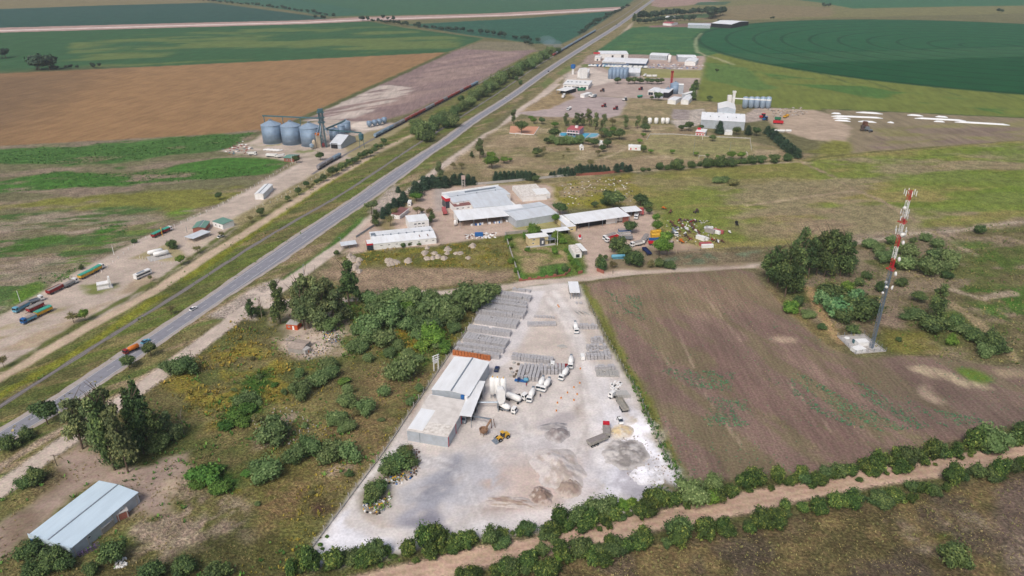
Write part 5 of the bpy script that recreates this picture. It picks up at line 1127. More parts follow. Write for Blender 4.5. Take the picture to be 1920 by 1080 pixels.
def gallery(P0, P1, h0, h1, label, legs=True, m=M_TEAL):
    a, b_ = Vector((*gp(*P0, h0), h0)), Vector((*gp(*P1, h1), h1)); o = empty('conveyor_gallery', (a.x, a.y, 0), 0, label, 'conveyor'); r = Vector((a.x, a.y, 0)); MB().tube(a - r, b_ - r, .75, n=4).build('gallery', m, o)
    if legs:
        for t in (0.02, .33, .62): p = a.lerp(b_, t) - r; MB().box(p.x, p.y, p.z / 2, .5, .5, p.z).build('support', m, o)
    return o
gallery((492,217), (606,222), 22, 22, 'long overhead conveyor running along the big silo tops'); gallery((608,243), (647,226), 12, 15.5, 'sloping conveyor up to the small silos', False); gallery((612,243), (678,249), 13, 9, 'descending conveyor from elevator to railway loading bin', False)
x, y = gp(679, 277); o = empty('loading_bin', (x, y, 0), .2, 'teal loading bin on tall legs beside the siding', 'bin')
MB().lathe([(.6, 6.2), (2.2, 8), (2.2, 12), (.5, 13)], 10).build('bin', M_TEAL, o)
for sx in (-2, 2):
    for sy in (-2, 2): MB().tube((sx, sy, 0), (sx * .8, sy * .8, 8.4), .18, n=5).build('leg', M_TEAL, o)
o, L_, W_ = shed('intake_shed', 'pale grey gable shed with open side at foot of elevator', 'shed', (619,269.5), (639,271), (664.7,257), 4.0, 5.0, 'x', M_WALLG, M_ROOFG, .5, ridge_pos=.55)
MB().box(-L_ * .12, -W_ / 2 - .1, 2.4, L_ * .6, .3, 4.4).build('door', M_DARK, o)  # no door leaf: near-black sheet paints the shade of the open side
x, y = gp(598, 276); o = empty('grain_dryer', (x, y, 0), .5, 'beige and orange grain dryer with cream columns at silo foot', 'dryer')
MB().box(0, 0, 5.5, 3.2, 3.4, 11).build('column', mat('beige_steel', C(196,182,160), .6, 0, .08), o); MB().box(0, 0, 11.5, 3.6, 3.8, 1.6).build('orange_head', M_ORANGE, o); MB().lathe([(1.6, 0), (1.6, 6.5), (.4, 8)], 14, -4.5, -2.5).build('side_column', mat('beige_steel', C(196,182,160)), o); MB().lathe([(.3, 1), (1.9, 2.6), (1.9, 4.4), (.4, 5.4)], 12, -7.4, -5).build('dust_cyclone', M_SILOR, o)
MB().box(3.4, -3, 2.5, 2.2, 2.2, 3).build('red_hopper', M_DRED, o)
shed('white_store', 'pale blue-white store alone beside the truck road', 'store', (477,364), (493,364), (516,346), 4.0, .6, 'y', M_WALLW, M_ROOFW, .2, opens=[('L', .5, 2.2, 0, 2.8, M_BLUE, 'door')])
o, L_, W_ = shed('site_office', 'little green roofed brick office by the silo yard', 'office', (532,296), (550,297), (553,290), 3.0, .8, 'x', M_BRICK, M_ROOFGR, .4, opens=DW((.3,.7), 1.5, 1.0, 1.0))
G3 = 'grey hopper bins on stands beside the siding'
for i, (px, py) in enumerate([(693,238),(703,236),(712,234),(721,231)]):
    silo_legs(px, py + 1, 2.6, 3.2, 2.6, M_SILO, ['grey hopper bin on stand nearest to loading bin', 'second grey hopper bin from the loading bin', 'third grey hopper bin from the loading bin', 'grey hopper bin at end of row near ploughed soil'][i], 'hopper_bin', G3)
# weigh house with green roofs, monument, gas tanks
o, L_, W_ = shed('weigh_house', 'long green roofed brick weigh house by the truck road', 'building', (361,428), (384,427), (398,415), 3.2, .8, 'y', M_BRICK, M_ROOFGR, .4); MB().box(.5, 0, 3.95, .8, W_ + .8, .14).build('white_roof_strip', M_WHITE, o)
shed('weigh_office', 'white office with green roof beside brick weigh house', 'office', (398,415), (417,421), (425,410), 3.4, .3, 'x', M_WALLW, M_ROOFGR, .2, ridge_pos=.98, cap=False, opens=DW((.3,.7), 1.2, 1.2, 1.0))
o, L_, W_ = place('car_shelter', 'grey flat car shelter in front of the weigh house', 'shelter', (345,444), (362,448), (385,432), 2.6); MB().box(0, 0, 2.6, L_, W_, .15).build('roof', M_ROOFG, o)
for sx in (-.45, .45):
    for sy in (-.45, 0, .45): MB().box(sx * L_, sy * W_, 1.27, .14, .14, 2.54).build('post', M_STEEL, o)
for i, (px, py) in enumerate([(292,477),(303,480)]):
    x, y = gp(px, py); o = empty('gas_tank', (x, y, 0), R(38), ['white horizontal gas tank nearer the road fence', 'white horizontal gas tank nearer the round bush'][i], 'tank', 'twin white gas tanks on a slab')
    MB().lathe([(.4, -4.2), (1.15, -3.6), (1.25, 0), (1.15, 3.6), (.4, 4.2)], 16, 0, 0, 'x', 1.9).build('tank', M_WHITE, o, True)
    for sx in (-2.4, 2.4): MB().box(sx, 0, .5, .5, 1.8, 1.0).build('saddle', M_CONC, o)
x, y = gp(299, 482); MB().box(0, 0, .08, 12, 9, .16).build('tank_slab', M_CONC, None, loc=(x, y, 0), rz=R(38)); tag(bpy.data.objects['tank_slab'], 'pale concrete slab under the twin white gas tanks', 'slab')
x, y = gp(197, 539); o = empty('monument', (x, y, 0), R(30), 'white stepped monument with leaning upright on a grass island', 'monument')
MB().box(0, 0, .15, 7.5, 5.5, .3).build('base', M_CONC, o); MB().box(-.6, 0, 1.4, 5, 3.6, 2.2, 0, .85).build('drum', M_WHITE, o); MB().box(-.6, 0, 2.7, 5.6, 4.2, .4).build('ledge', M_WHITE, o); MB().prism([(1.2, .3), (3.2, .3), (3.0, 5.6), (2.2, 5.6)], 'y', -1.2, 1.2).build('upright', M_WHITE, o)
# ------------------------------------------------------------------ vehicles
def wheels(o, xs, tr, r=.5, w_=.3, m=None):
    for x_ in xs:
        for s in (-1, 1):
            wh = MB().lathe([(r, -w_ / 2), (r, w_ / 2)], 12, x_, s * tr, 'y', r).build('wheel', M_BLACK, o); MB().lathe([(r * .5, -.02), (r * .45, .03)], 8, x_, s * (tr + w_ / 2 + .01), 'y', r).build('rim', M_STEEL, wh)
def cab(o, x0, m, ln=1.9, h=2.9, wd=2.4, z0=.7):
    """truck cab, front at x0 looking +x"""
    c = MB().prism([(x0 - ln, z0), (x0, z0), (x0 + .05, z0 + (h - z0) * .45), (x0 - .25, h - .15), (x0 - .6, h), (x0 - ln, h)], 'y', -wd / 2, wd / 2).build('cab', m, o)
    MB().prism([(x0 + .06, z0 + (h - z0) * .48), (x0 + .10, z0 + (h - z0) * .5), (x0 - .18, h - .22), (x0 - .24, h - .24)], 'y', -wd / 2 + .12, wd / 2 - .12).build('windscreen', M_GLASS, c)
    for s in (-1, 1): MB().box(x0 - .9, s * (wd / 2 + .01), z0 + (h - z0) * .66, .9, .03, .7).build('side_window', M_GLASS, c)
    MB().box(x0 + .05, 0, z0 - .05, .2, wd, .35).build('bumper', M_STEEL, c)
    for s in (-1, 1): MB().box(x0 + .1, s * wd * .36, z0 + .3, .08, .35, .18).build('headlight', M_WHITE, c)
    return c
def at(name, label, cat, rear, front, group=None, z=0):
    a, b = Vector(gp(*rear)), Vector(gp(*front)); c = (a + b) / 2; d = b - a
    return empty(name, (c.x, c.y, z), math.atan2(d.y, d.x), label, cat, group), d.length
def mixer(rear, front, label, cabm=None, group='concrete mixer trucks in the block yard', drum=None):
    o, _ = at('mixer_truck', label, 'mixer truck', rear, front, group)
    o.scale = (.88, .88, .88); cab(o, 4.3, cabm or M_WHITE); MB().box(-.3, 0, .85, 8.4, .9, .3).build('chassis', M_BLACK, o)
    d = MB().lathe([(.5, -3.2), (.95, -2.6), (1.28, -.6), (1.3, .5), (.95, 1.7), (.4, 2.1)], 16, 0, 0, 'x').build('drum', drum or M_WHITE, o, True); d.location = (-.6, 0, 2.25); d.rotation_euler.y = .16
    MB().prism([(-3.7, 3.0), (-4.3, 3.7), (-3.3, 3.7), (-3.3, 3.0)], 'y', -.6, .6).build('hopper', M_STEEL, o); MB().tube((-3.9, 0, 2.3), (-4.9, .3, 1.3), .25, .2).build('chute', M_STEEL, o)
    for s in (-1, 1): MB().box(-.8, s * 1.1, 1.15, 4.2, .1, .4).build('mudguard', M_STEEL, o)
    wheels(o, (3.2, -2.0, -3.3), 1.05); return o
mixer((1032,717), (1016,738), 'white concrete mixer truck parked third in the row toward the block stacks'); mixer((1020,714), (1008,736), 'white mixer truck parked close against its twin by the traffic cones')
mixer((1002,733), (990,760), 'white mixer truck with orange grille waiting alone facing the yard'); mixer((1066,697), (1050,716), 'white mixer truck touching bumper with another near the stacks')
mixer((1071,674), (1069,695), 'white mixer truck behind the truck queue beside the lane'); mixer((936,766), (966,775), 'white mixer truck loading under the batching tower'); mixer((1078,612), (1081,627), 'small white mixer truck driving down the yard lane')
o, _ = at('mixer_truck', 'grey dusty mixer truck half hidden under the hall canopy', 'mixer truck', (877,777), (869,792)); cab(o, 3.6, M_STEEL); d = MB().lathe([(.5, -3.2), (1.25, -.6), (1.25, .5), (.4, 2.1)], 14, 0, 0, 'x').build('drum', M_STEEL, o, True); d.location = (-1, 0, 2.2); MB().box(-.6, 0, .85, 7, .9, .3).build('chassis', M_BLACK, o); wheels(o, (2.6, -2, -3.2), 1.05)
o, _ = at('tractor_truck', 'white tractor unit coupled to the cement tanker trailer', 'truck', (972,745), (982,749)); cab(o, 2.6, M_WHITE); MB().box(-.4, 0, .85, 5, .9, .3).build('chassis', M_BLACK, o); wheels(o, (1.6, -1.6), 1.05)
def body(o, x0, x1, m, top=None, h=1.5, z=1.2, wd=2.5, tarp=None, load=None):
    b = MB()
    b.box((x0 + x1) / 2, 0, z, x1 - x0, wd, .14)
    for s in (-1, 1): b.box((x0 + x1) / 2, s * (wd / 2 - .05), z + h / 2, x1 - x0, .1, h)
    for x_ in (x0, x1): b.box(x_, 0, z + h / 2, .1, wd, h)
    r = b.build('load_box', m, o); n = max(2, int((x1 - x0) / 1.2)); g = MB()
    for k in range(n + 1):
        for s in (-1, 1): g.box(x0 + (x1 - x0) * k / n, s * (wd / 2 + .03), z + h / 2, .1, .08, h)
    g.build('side_ribs', m, r)
    if tarp: MB().prism([(-wd / 2 - .04, z + h - .25), (-wd / 2 - .04, z + h + .05), (-wd * .25, z + h + .4), (wd * .25, z + h + .4), (wd / 2 + .04, z + h + .05), (wd / 2 + .04, z + h - .25)], 'x', x0 - .05, x1 + .05).build('tarpaulin', tarp, r)
    if load: MB().box((x0 + x1) / 2, 0, z + h * .75, x1 - x0 - .2, wd - .2, .3).build('load', load, r)
    return r
def grain_truck(rear, front, label, cabm, bodym, tarp, group='grain lorries on the truck lot', h=1.5, ln=None):
    o, l = at('grain_truck', label, 'truck', rear, front, group); l = ln or max(6.5, min(l, 10.5))
    cab(o, l / 2, cabm); body(o, -l / 2, l / 2 - 2.1, bodym, None, h, 1.2, 2.5, tarp); MB().box(-.2, 0, .85, l - .6, .9, .3).build('chassis', M_BLACK, o); wheels(o, (l / 2 - 1, -l / 2 + 2.4, -l / 2 + 1.1), 1.05); return o
def trailer(rear, front, label, bodym, tarp, group='grain trailers on the truck lot', h=1.5, load=None):
    o, l = at('grain_trailer', label, 'trailer', rear, front, group); l = max(6, min(l, 12))
    body(o, -l / 2, l / 2, bodym, None, h, 1.2, 2.5, tarp, load); MB().box(0, 0, .85, l - .4, .9, .3).build('chassis', M_BLACK, o); MB().tube((l / 2, 0, .8), (l / 2 + 1.6, 0, .7), .1).build('drawbar', M_BLACK, o); wheels(o, (l / 2 - 1.2, -l / 2 + 2.2, -l / 2 + 1.0), 1.05); return o
grain_truck((67,597), (42,609), 'blue lorry with bonnet and open load box in front of green trailer', M_BLUE, M_LBLUE, M_TARPG, h=1.3); trailer((97,582), (69,595), 'yellow trailer under a green tarpaulin behind the blue lorry', M_YEL, M_TARP)
trailer((81,575), (54,588), 'dark red trailer with grey cover between blue and green loads', M_DRED, M_TARPG); grain_truck((54,574), (28,588), 'light blue lorry with pale roof on the verge side of lot', M_LBLUE, M_LBLUE, M_TARPG)
grain_truck((57,571), (82,562), 'white flatbed lorry with dark load box next to field fence', M_WHITE, M_STEEL, None, h=.8); trailer((91,554), (117,541), 'dark red open tipping trailer alone along the field edge', M_DRED, None, load=M_TARPG)
grain_truck((121,541), (145,529), 'small white lorry with grey box ahead of the red trailer', M_WHITE, M_STEEL, M_TARPG, h=1.0); trailer((150,525), (175,513), 'yellow trailer with green cover parked along the truck road', M_YEL, M_TARP); grain_truck((176,512), (194,502), 'yellow lorry with white cab and green cover beyond monument', M_WHITE, M_YEL, M_TARP)
trailer((287,447), (303,439), 'red trailer with green cover under yellow sampling frame', M_DRED, M_TARP); grain_truck((306,438), (322,431), 'red lorry with white cab and green cover at weigh bridge', M_WHITE, M_DRED, M_TARP)
x, y = gp(304, 441); o = empty('sampling_frame', (x, y, 0), R(30), 'yellow steel sampling frame over the weighbridge lorry', 'frame')
for sy in (-2, 2): MB().box(0, sy, 2.2, .3, .3, 4.4).build('post', M_YEL, o)
MB().box(0, 0, 4.4, .3, 4.4, .3).build('beam', M_YEL, o)
# coach
o, _ = at('coach', 'white coach with dark windows standing alone on the truck lot', 'bus', (257,524), (280,514)); c = MB().prism([(-4.8, .5), (4.7, .5), (4.85, 1.6), (4.5, 3.1), (-4.8, 3.1)], 'y', -1.25, 1.25).build('body', M_WHITE, o)
for s in (-1, 1): MB().box(-.2, s * 1.26, 2.1, 8.2, .04, .8).build('window', M_GLASS, c)
MB().box(4.72, 0, 2.2, .2, 2.2, 1.1).build('windscreen', M_GLASS, c); MB().box(-1, 0, 3.15, 4.5, 1.5, .12).build('roof_unit', M_STEEL, c); MB().box(0, 0, .75, 9.3, 2.54, .25).build('blue_stripe', M_NAVY, c); wheels(o, (3, -2.8), 1.1)
# highway tanker
o, _ = at('tanker_truck', 'red lorry carrying an orange tank on the highway', 'truck', (258,655), (236,665)); o.scale = (.86, .86, .86); cab(o, 4, M_DRED); MB().lathe([(.4, -4.2), (1.15, -3.8), (1.15, 1.2), (.4, 1.6)], 14, 0, 0, 'x', 2.2).build('tank', M_ORANGE, o, True); MB().box(-.4, 0, .85, 7.6, .9, .3).build('chassis', M_BLACK, o); wheels(o, (3, -2, -3.2), 1.05)
def car(rear, front, label, m, kind='car', group=None, name='parked_car'):
    a, b = Vector(gp(*rear)), Vector(gp(*front)); d = b - a; c = (a + b) / 2; o = empty(name, (c.x, c.y, 0), math.atan2(d.y, d.x), label, kind, group)
    bd = MB().prism([(-2.1, .35), (2.1, .35), (2.15, .7), (1.9, .88), (-2.1, .95)], 'y', -.86, .86).build('body', m, o)
    if kind == 'pickup': g = MB().prism([(-.5, .9), (1.2, .88), (.6, 1.55), (-.4, 1.58)], 'y', -.78, .78); MB().box(-1.3, 0, .96, 1.5, 1.4, .04).build('load_bed', M_BLACK, o)
    elif kind == 'van': g = MB().prism([(-2.1, .9), (1.7, .88), (1.1, 1.9), (-2.05, 1.95)], 'y', -.82, .82)
    else: g = MB().prism([(-1.9, .92), (1.1, .88), (.5, 1.42), (-1.2, 1.45)], 'y', -.74, .74)
    g.build('cabin', M_GLASS if kind != 'van' else m, bd); MB().box(-.25 if kind != 'van' else -.5, 0, {'car': 1.46, 'pickup': 1.6, 'van': 1.97}[kind], 1.3 if kind != 'van' else 2.6, 1.3, .06).build('roof', m, bd)
    for s in (-1, 1): MB().box(2.12, s * .6, .68, .08, .3, .14).build('headlight', M_WHITE, bd)
    wheels(o, (1.35, -1.35), .78, .32, .2); return o
car((357,584), (369,577), 'white saloon driving on the highway near the junction', M_WHITE, name='moving_car'); car((268,645), (279,639), 'pale blue car behind the orange tank lorry on the highway', M_LBLUE, name='moving_car')
car((930,698), (933,690), 'dark blue car parked beside the block hall', M_NAVY); car((1093,677), (1091,667), 'white van driving down the yard lane', M_WHITE, 'van', name='moving_van'); car((1159,784), (1166,798), 'white pickup with open bed near the dumped lime', M_WHITE, 'pickup')
car((416,425), (425,425), 'white car at the green-roofed weigh office', M_WHITE); car((376,441), (386,437), 'grey car under the flat car shelter', M_STEEL); car((409,447), (418,443), 'white car under the small tree at weigh yard', M_WHITE)
car((946,186), (951,182), 'white car driving on the distant highway', M_WHITE, name='moving_car'); car((1155,48), (1158,46), 'blue car far up the highway', M_BLUE, name='moving_car'); car((1122,69), (1124,67), 'white car far up the highway near the sheds', M_WHITE, name='moving_car'); car((1027,136), (1030,133), 'dark car on the highway beside the long train', M_BLACK, name='moving_car'); car((1165,43), (1168,41), 'grey van beyond the blue car on the highway', M_STEEL, 'van', name='moving_van')
car((792,398), (790,402), 'white car on factory drive beside bare trees', M_WHITE)
# tippers in the yard
def tipper(rear, front, label, cabm, m, trac=None, load=None, inner=M_STEEL):
    o, l = at('tipper_trailer', label, 'trailer', rear, front, 'tipping trailers in the block yard'); l = max(7, min(11, l)); body(o, -l / 2, l / 2, m, None, 1.1, 1.3, 2.5, None, load); MB().box(0, 0, .9, l - .5, .9, .3).build('chassis', M_BLACK, o); wheels(o, (-l / 2 + 1, -l / 2 + 2.2, -l / 2 + 3.4), 1.05)
    if trac:
        t, _ = at('tractor_truck', trac[0], 'truck', trac[1], trac[2]); cab(t, 2.5, cabm); MB().box(-.3, 0, .9, 4.6, .9, .3).build('chassis', M_BLACK, t); wheels(t, (1.5, -1.5), 1.05)
M_GREYP = mat('grey_tipper_paint', C(162,158,150), .6, 0, .12, .8)
tipper((1173,775), (1160,754), 'grey tipping trailer open and empty behind the white cab', M_WHITE, M_GREYP, ('white tractor unit ahead of the grey tipping trailer', (1158,750), (1148,746)))
tipper((1103,838), (1135,825), 'long grey open trailer jackknifed behind the red lorry', M_RED, M_GREYP, None, M_GRAVEL)
o, _ = at('tipper_truck', 'red cab lorry with grey tipping body in the middle of yard', 'truck', (1137,820), (1136,802)); cab(o, 3.6, M_RED); body(o, -3.6, 1.4, M_GREYP, None, 1.0, 1.3, 2.5, None, M_TARPG); MB().box(-.2, 0, .9, 6.8, .9, .3).build('chassis', M_BLACK, o); wheels(o, (2.5, -1.6, -2.8), 1.05)
o, _ = at('flatbed_truck', 'white flatbed lorry with dark red bed tucked among block stacks', 'truck', (1060,691), (1036,690)); cab(o, 3.8, M_WHITE); body(o, -3.8, 1.5, M_DRED, None, .5, 1.2); MB().box(-.2, 0, .9, 7, .9, .3).build('chassis', M_BLACK, o); wheels(o, (2.7, -1.8, -3), 1.05)
# loader
o, _ = at('wheel_loader', 'yellow wheel loader with bucket lowered on open yard', 'loader', (955,817), (929,829)); MB().prism([(-2.6, .9), (-.6, .9), (-.6, 1.9), (-1.2, 2.0), (-2.6, 1.8)], 'y', -.95, .95).build('engine_hood', M_YEL, o); MB().box(1.0, 0, 1.0, 1.8, 1.3, .8).build('front_frame', M_YEL, o)
c = MB().prism([(-.6, 1.4), (.5, 1.4), (.4, 3.0), (-.5, 3.0)], 'y', -.7, .7).build('cab', M_GLASS, o); MB().box(-.05, 0, 3.05, 1.2, 1.6, .14).build('roof', M_YEL, c)
for s in (-.6, .6): MB().tube((.8, s, 1.6), (2.8, s, .7), .16).build('lift_arm', M_YEL, o)
MB().prism([(2.6, .1), (3.9, .1), (3.7, .35), (2.9, .4), (2.9, 1.2), (2.6, 1.2)], 'y', -1.4, 1.4).build('bucket', M_STEEL, o); wheels(o, (1.6, -1.7), 1.0, .75, .55)
# people in the yard
def person(px, py, label, top, pants):
    x, y = gp(px, py); me = bpy.data.meshes.new('person'); V = [(0, 0, .95), (0, 0, 1.2), (0, 0, 1.45), (0, 0, 1.56), (.02, 0, 1.72), (.1, .02, .92), (.11, .04, .5), (.12, 0, .06), (-.1, -.02, .92), (-.11, -.04, .5), (-.12, .02, .06), (.2, 0, 1.42), (.26, .02, 1.12), (.25, .1, .86), (-.2, 0, 1.42), (-.26, .02, 1.12), (-.25, .1, .86)]
    E = [(0, 1), (1, 2), (2, 3), (3, 4), (0, 5), (5, 6), (6, 7), (0, 8), (8, 9), (9, 10), (2, 11), (11, 12), (12, 13), (2, 14), (14, 15), (15, 16)]; me.from_pydata(V, E, []); o = bpy.data.objects.new('person', me); COL.objects.link(o); o.location = (x, y, 0)
    md = o.modifiers.new('Skin', 'SKIN'); rr = [.15, .15, .16, .06, .11, .1, .075, .05, .1, .075, .05, .07, .05, .04, .07, .05, .04]
    for v, r_ in zip(me.skin_vertices[0].data, rr): v.radius = (r_, r_ * .85)
    me.skin_vertices[0].data[0].use_root = True; o.modifiers.new('Sub', 'SUBSURF').levels = 1; me.materials.append(pants); tag(o, label, 'person')
    MB().lathe([(.17, 0), (.21, .3), (.22, .55), (.08, .62)], 10, 0, 0, 'z', .92).build('jacket', top, o, True); MB().lathe([(.02, 0), (.1, .06), (.115, .14), (.08, .24), (.02, .27)], 10, .02, 0, 'z', 1.58).build('hair', M_BLACK if top != M_RED else M_BARK, o, True)
person(987, 725, 'person in red top standing by the blue machine', M_RED, M_NAVY); person(1013, 745, 'person in dark clothes standing beside the mixer trucks', M_BLACK, M_NAVY)
# blue machine by the stacks
o, _ = at('block_machine', 'blue block moulding machine with grey tank by the stacks', 'machine', (972,715), (990,717)); MB().box(-1, 0, .5, 5, 1.4, .5).build('frame', M_BLUE, o); MB().lathe([(.3, -1), (.7, -.8), (.7, .8), (.3, 1)], 12, 1.2, 0, 'x', 1.3).build('tank', M_LBLUE, o, True); MB().box(-1.8, 0, 1.1, 1.1, 1.1, 1).build('motor', M_NAVY, o); wheels(o, (-2, 1.6), .8, .35, .2)
# marker cones / drums
for px, py in ((1088,692),(1087,719),(1076,727),(1064,737),(1082,740),(1052,747),(1076,751),(1045,756),(1043,771),(1048,576),(1046,573)):
    x, y = gp(px, py); o = empty('marker_drum', (x, y, 0), 0, 'orange marker drum set out on the white yard', 'drum', 'orange marker drums marking lanes in the yard'); MB().lathe([(.28, 0), (.26, .35), (.28, .37), (.26, .65)], 10).build('drum', M_ORANGE, o); MB().lathe([(.29, .2), (.29, .4)], 10).build('band', M_YEL, o)
# ------------------------------------------------------------------ pallets of concrete blocks
def pallet_mesh(name, w_, d, h, m, nx=3, nz=5):
    b = MB(); g = .035
    for i in range(nx):
        for k in range(nz):
            b.box(-w_ / 2 + w_ * (i + .5) / nx, rnd.uniform(-.02, .02), .1 + (h - .1) * (k + .5) / nz, w_ / nx - g, d - rnd.uniform(0, .05), (h - .1) / nz - g * .6)
    for s in (-1, 0, 1): b.box(0, s * d * .4, .05, w_, .12, .1)
    me = bpy.data.meshes.new(name); me.from_pydata(b.v, [], b.f); me.materials.append(m); return me
PAL = [pallet_mesh('block_pallet', 1.22, 1.0, 1.15, M_BLOCK) for _ in range(3)]; PAL_L = [pallet_mesh('block_pallet', 1.2, 1.0, .95, mat('pale_concrete_block', C(188,186,182), .95, 0, .12, 1.5), 4, 3)]; PAL_O = [pallet_mesh('hollow_brick_pallet', 1.22, 1.0, 1.15, M_ORBR) for _ in range(2)]
ALLPAL = []
ROWN = {}
def pal_rows(a, b, deep, high, label, group, protos=PAL, gap=.0, miss=.02, name='block_pallet', topmiss=0):
    ROWN[group] = ROWN.get(group, 0) + 1; rn = ow(ROWN[group])
    A, B = Vector(gp(*a)), Vector(gp(*b)); d = B - A; n = max(1, int(d.length / (1.34 + gap))); u = d.normalized(); v = Vector((-u.y, u.x)); rz = math.atan2(u.y, u.x)
    for j in range(deep):
        for i in range(n):
            for k in range(high):
                if rnd.random() < miss + (topmiss if k == high - 1 else 0) and k == high - 1: continue
                p = A + u * ((i + .5) * d.length / n) + v * (j * 1.18 + .55) + Vector((rnd.uniform(-.05, .05), rnd.uniform(-.05, .05)))
                front = j == 0 or k == high - 1
                ALLPAL.append((name, protos, p.x, p.y, k * 1.16, rz + rnd.uniform(-.04, .04), f"{'upper' if k else 'lower'} {label}, {ow(i + 1)} along {ow(j + 1)} line of {rn} row", group, front))
G = 'pallets of grey concrete blocks stacked along the left of yard lane'
L1 = 'grey block pallet by scrub fence'
for a, b, dp, hg in (((960,545),(994,550),2,1),((924,557),(993,568),4,2),((912,566),(987,576),2,2),((908,571),(987,582),2,2),((899,582),(984,594),4,2),((892,590),(981,600),2,2),((889,607),(968,618),5,2),((876,622),(956,633),3,2),((867,641),(948,655),5,2),((856,652),(944,664),2,2),((852,662),(936,675),2,2)): pal_rows(a, b, dp, hg, L1, G, topmiss=.02)
pal_rows((848,666), (919,677), 1, 2, 'orange brick pallet behind hall', 'pallets of orange hollow bricks', PAL_O, name='hollow_brick_pallet', miss=0)
L2 = 'grey block pallet mid yard'; G2_ = 'pallets of grey blocks in the middle of yard'
for a, b, dp, hg in (((1000,596),(1040,598),1,1),((989,613),(1043,612),3,1),((958,676),(1036,685),3,2),((968,713),(1010,717),9,2),((1012,703),(1060,704),5,2)): pal_rows(a, b, dp, hg, L2, G2_, topmiss=.03)
L3 = 'grey block pallet by ploughed field'; G3_ = 'pallets of grey blocks along field side of yard'
for a, b, dp, hg in (((1078,571),(1093,571),1,1),((1087,618),(1120,618),2,2),((1108,645),(1131,645),3,2),((1100,658),(1137,656),2,2),((1101,676),(1146,675),5,2),((1116,697),(1152,696),2,2)): pal_rows(a, b, dp, hg, L3, G3_, miss=.12, topmiss=.15)
pal_rows((1118,707), (1161,708), 4, 1, 'pale block pallet by field fence', 'pallets of pale blocks by the field fence', PAL_L, miss=.05)
# nearest, best seen pallets are things of their own; the rest is one mass
ALLPAL.sort(key=lambda t: (0 if t[8] else 1, t[3] if t[0] == 'block_pallet' else -1e4 + t[3]))
seen, mass = ALLPAL[:300], ALLPAL[300:]
for nm, pr, x, y, z, rz, lb, g, fr in seen:
    o = bpy.data.objects.new(nm, rnd.choice(pr)); COL.objects.link(o); o.location = (x, y, z); o.rotation_euler.z = rz; tag(o, lb, 'block pallet', g)
if mass:
    V, F, off = [], [], 0
    for nm, pr, x, y, z, rz, lb, g, fr in mass:
        b = MB()
        for i in (-1, 0, 1):
            for k in (0, 1): b.box(x + i * .405 * math.cos(rz), y + i * .405 * math.sin(rz), z + .33 + k * .54, .37, .96, .5, rz)
        V += b.v; F += [tuple(q + off for q in f) for f in b.f]; off = len(V)
    me = bpy.data.meshes.new('block_pallets'); me.from_pydata(V, [], F); me.materials.append(M_BLOCK); o = bpy.data.objects.new('block_pallets', me); COL.objects.link(o); o['kind'] = 'stuff'
# loose precast: posts, box culverts, white slabs
for i in range(4):
    a = Vector(gp(1156 + i * 6.2, 742.5)); MB().box(0, 0, .8, 1.35, 3.4, 1.6).build('box_beam', mat('pale_concrete_block', C(188,186,182)), None, loc=(a.x, a.y, 0), rz=R(14)); tag(bpy.data.objects['box_beam' + ('' if i == 0 else '.%03d' % i)], 'large pale concrete box beam lying beside three others near the field', 'beam', 'four concrete box beams')
M_PALE = mat('pale_concrete_block', C(188,186,182))
for i in range(9):
    a = Vector(gp(1080 + i * 2.6, 586 + (i % 3) * 1.6)); tag(MB().box(0, 0, .25, .35, 3.2, .3).build('precast_post', M_PALE, None, loc=(a.x, a.y, 0), rz=R(18 + i * 4)), 'pale precast concrete post in a loose bundle by field fence', 'post', 'loose precast posts')
for i in range(22):
    a = Vector(gp(1144 + rnd.uniform(0, 22), 718 + rnd.uniform(-3, 15))); tag(MB().lathe([(.55, 0), (.55, .35)], 10).build('concrete_ring', M_WHITE, None, loc=(a.x, a.y, 0), rz=rnd.uniform(0, 3)), 'white concrete ring lying loose near the field fence', 'ring', 'loose white concrete rings')
for px, py in ((1052,650),(1056,652)):
    a = Vector(gp(px, py)); tag(MB().box(0, 0, .3, 3.4, .9, .5).box(.1, 0, .7, 2.6, .8, .3).build('slab_stack', M_PALE, None, loc=(a.x, a.y, 0), rz=R(8)), 'small stack of pale slabs alone on the yard lane', 'slabs', 'two slab stacks')
for i, (px, py) in enumerate([(964,681),(972,684),(958,692),(961,699),(968,703),(964,707),(957,705),(970,697)]):
    a = Vector(gp(px, py)); tag(MB().box(0, 0, .35, 1.1, 1.0, .6).build('empty_pallet', M_WOOD if i % 3 else M_PALE, None, loc=(a.x, a.y, 0), rz=rnd.uniform(0, 1.5)), 'loose pile of timber pallets between hall and stacks', 'pallets', 'loose timber pallets')
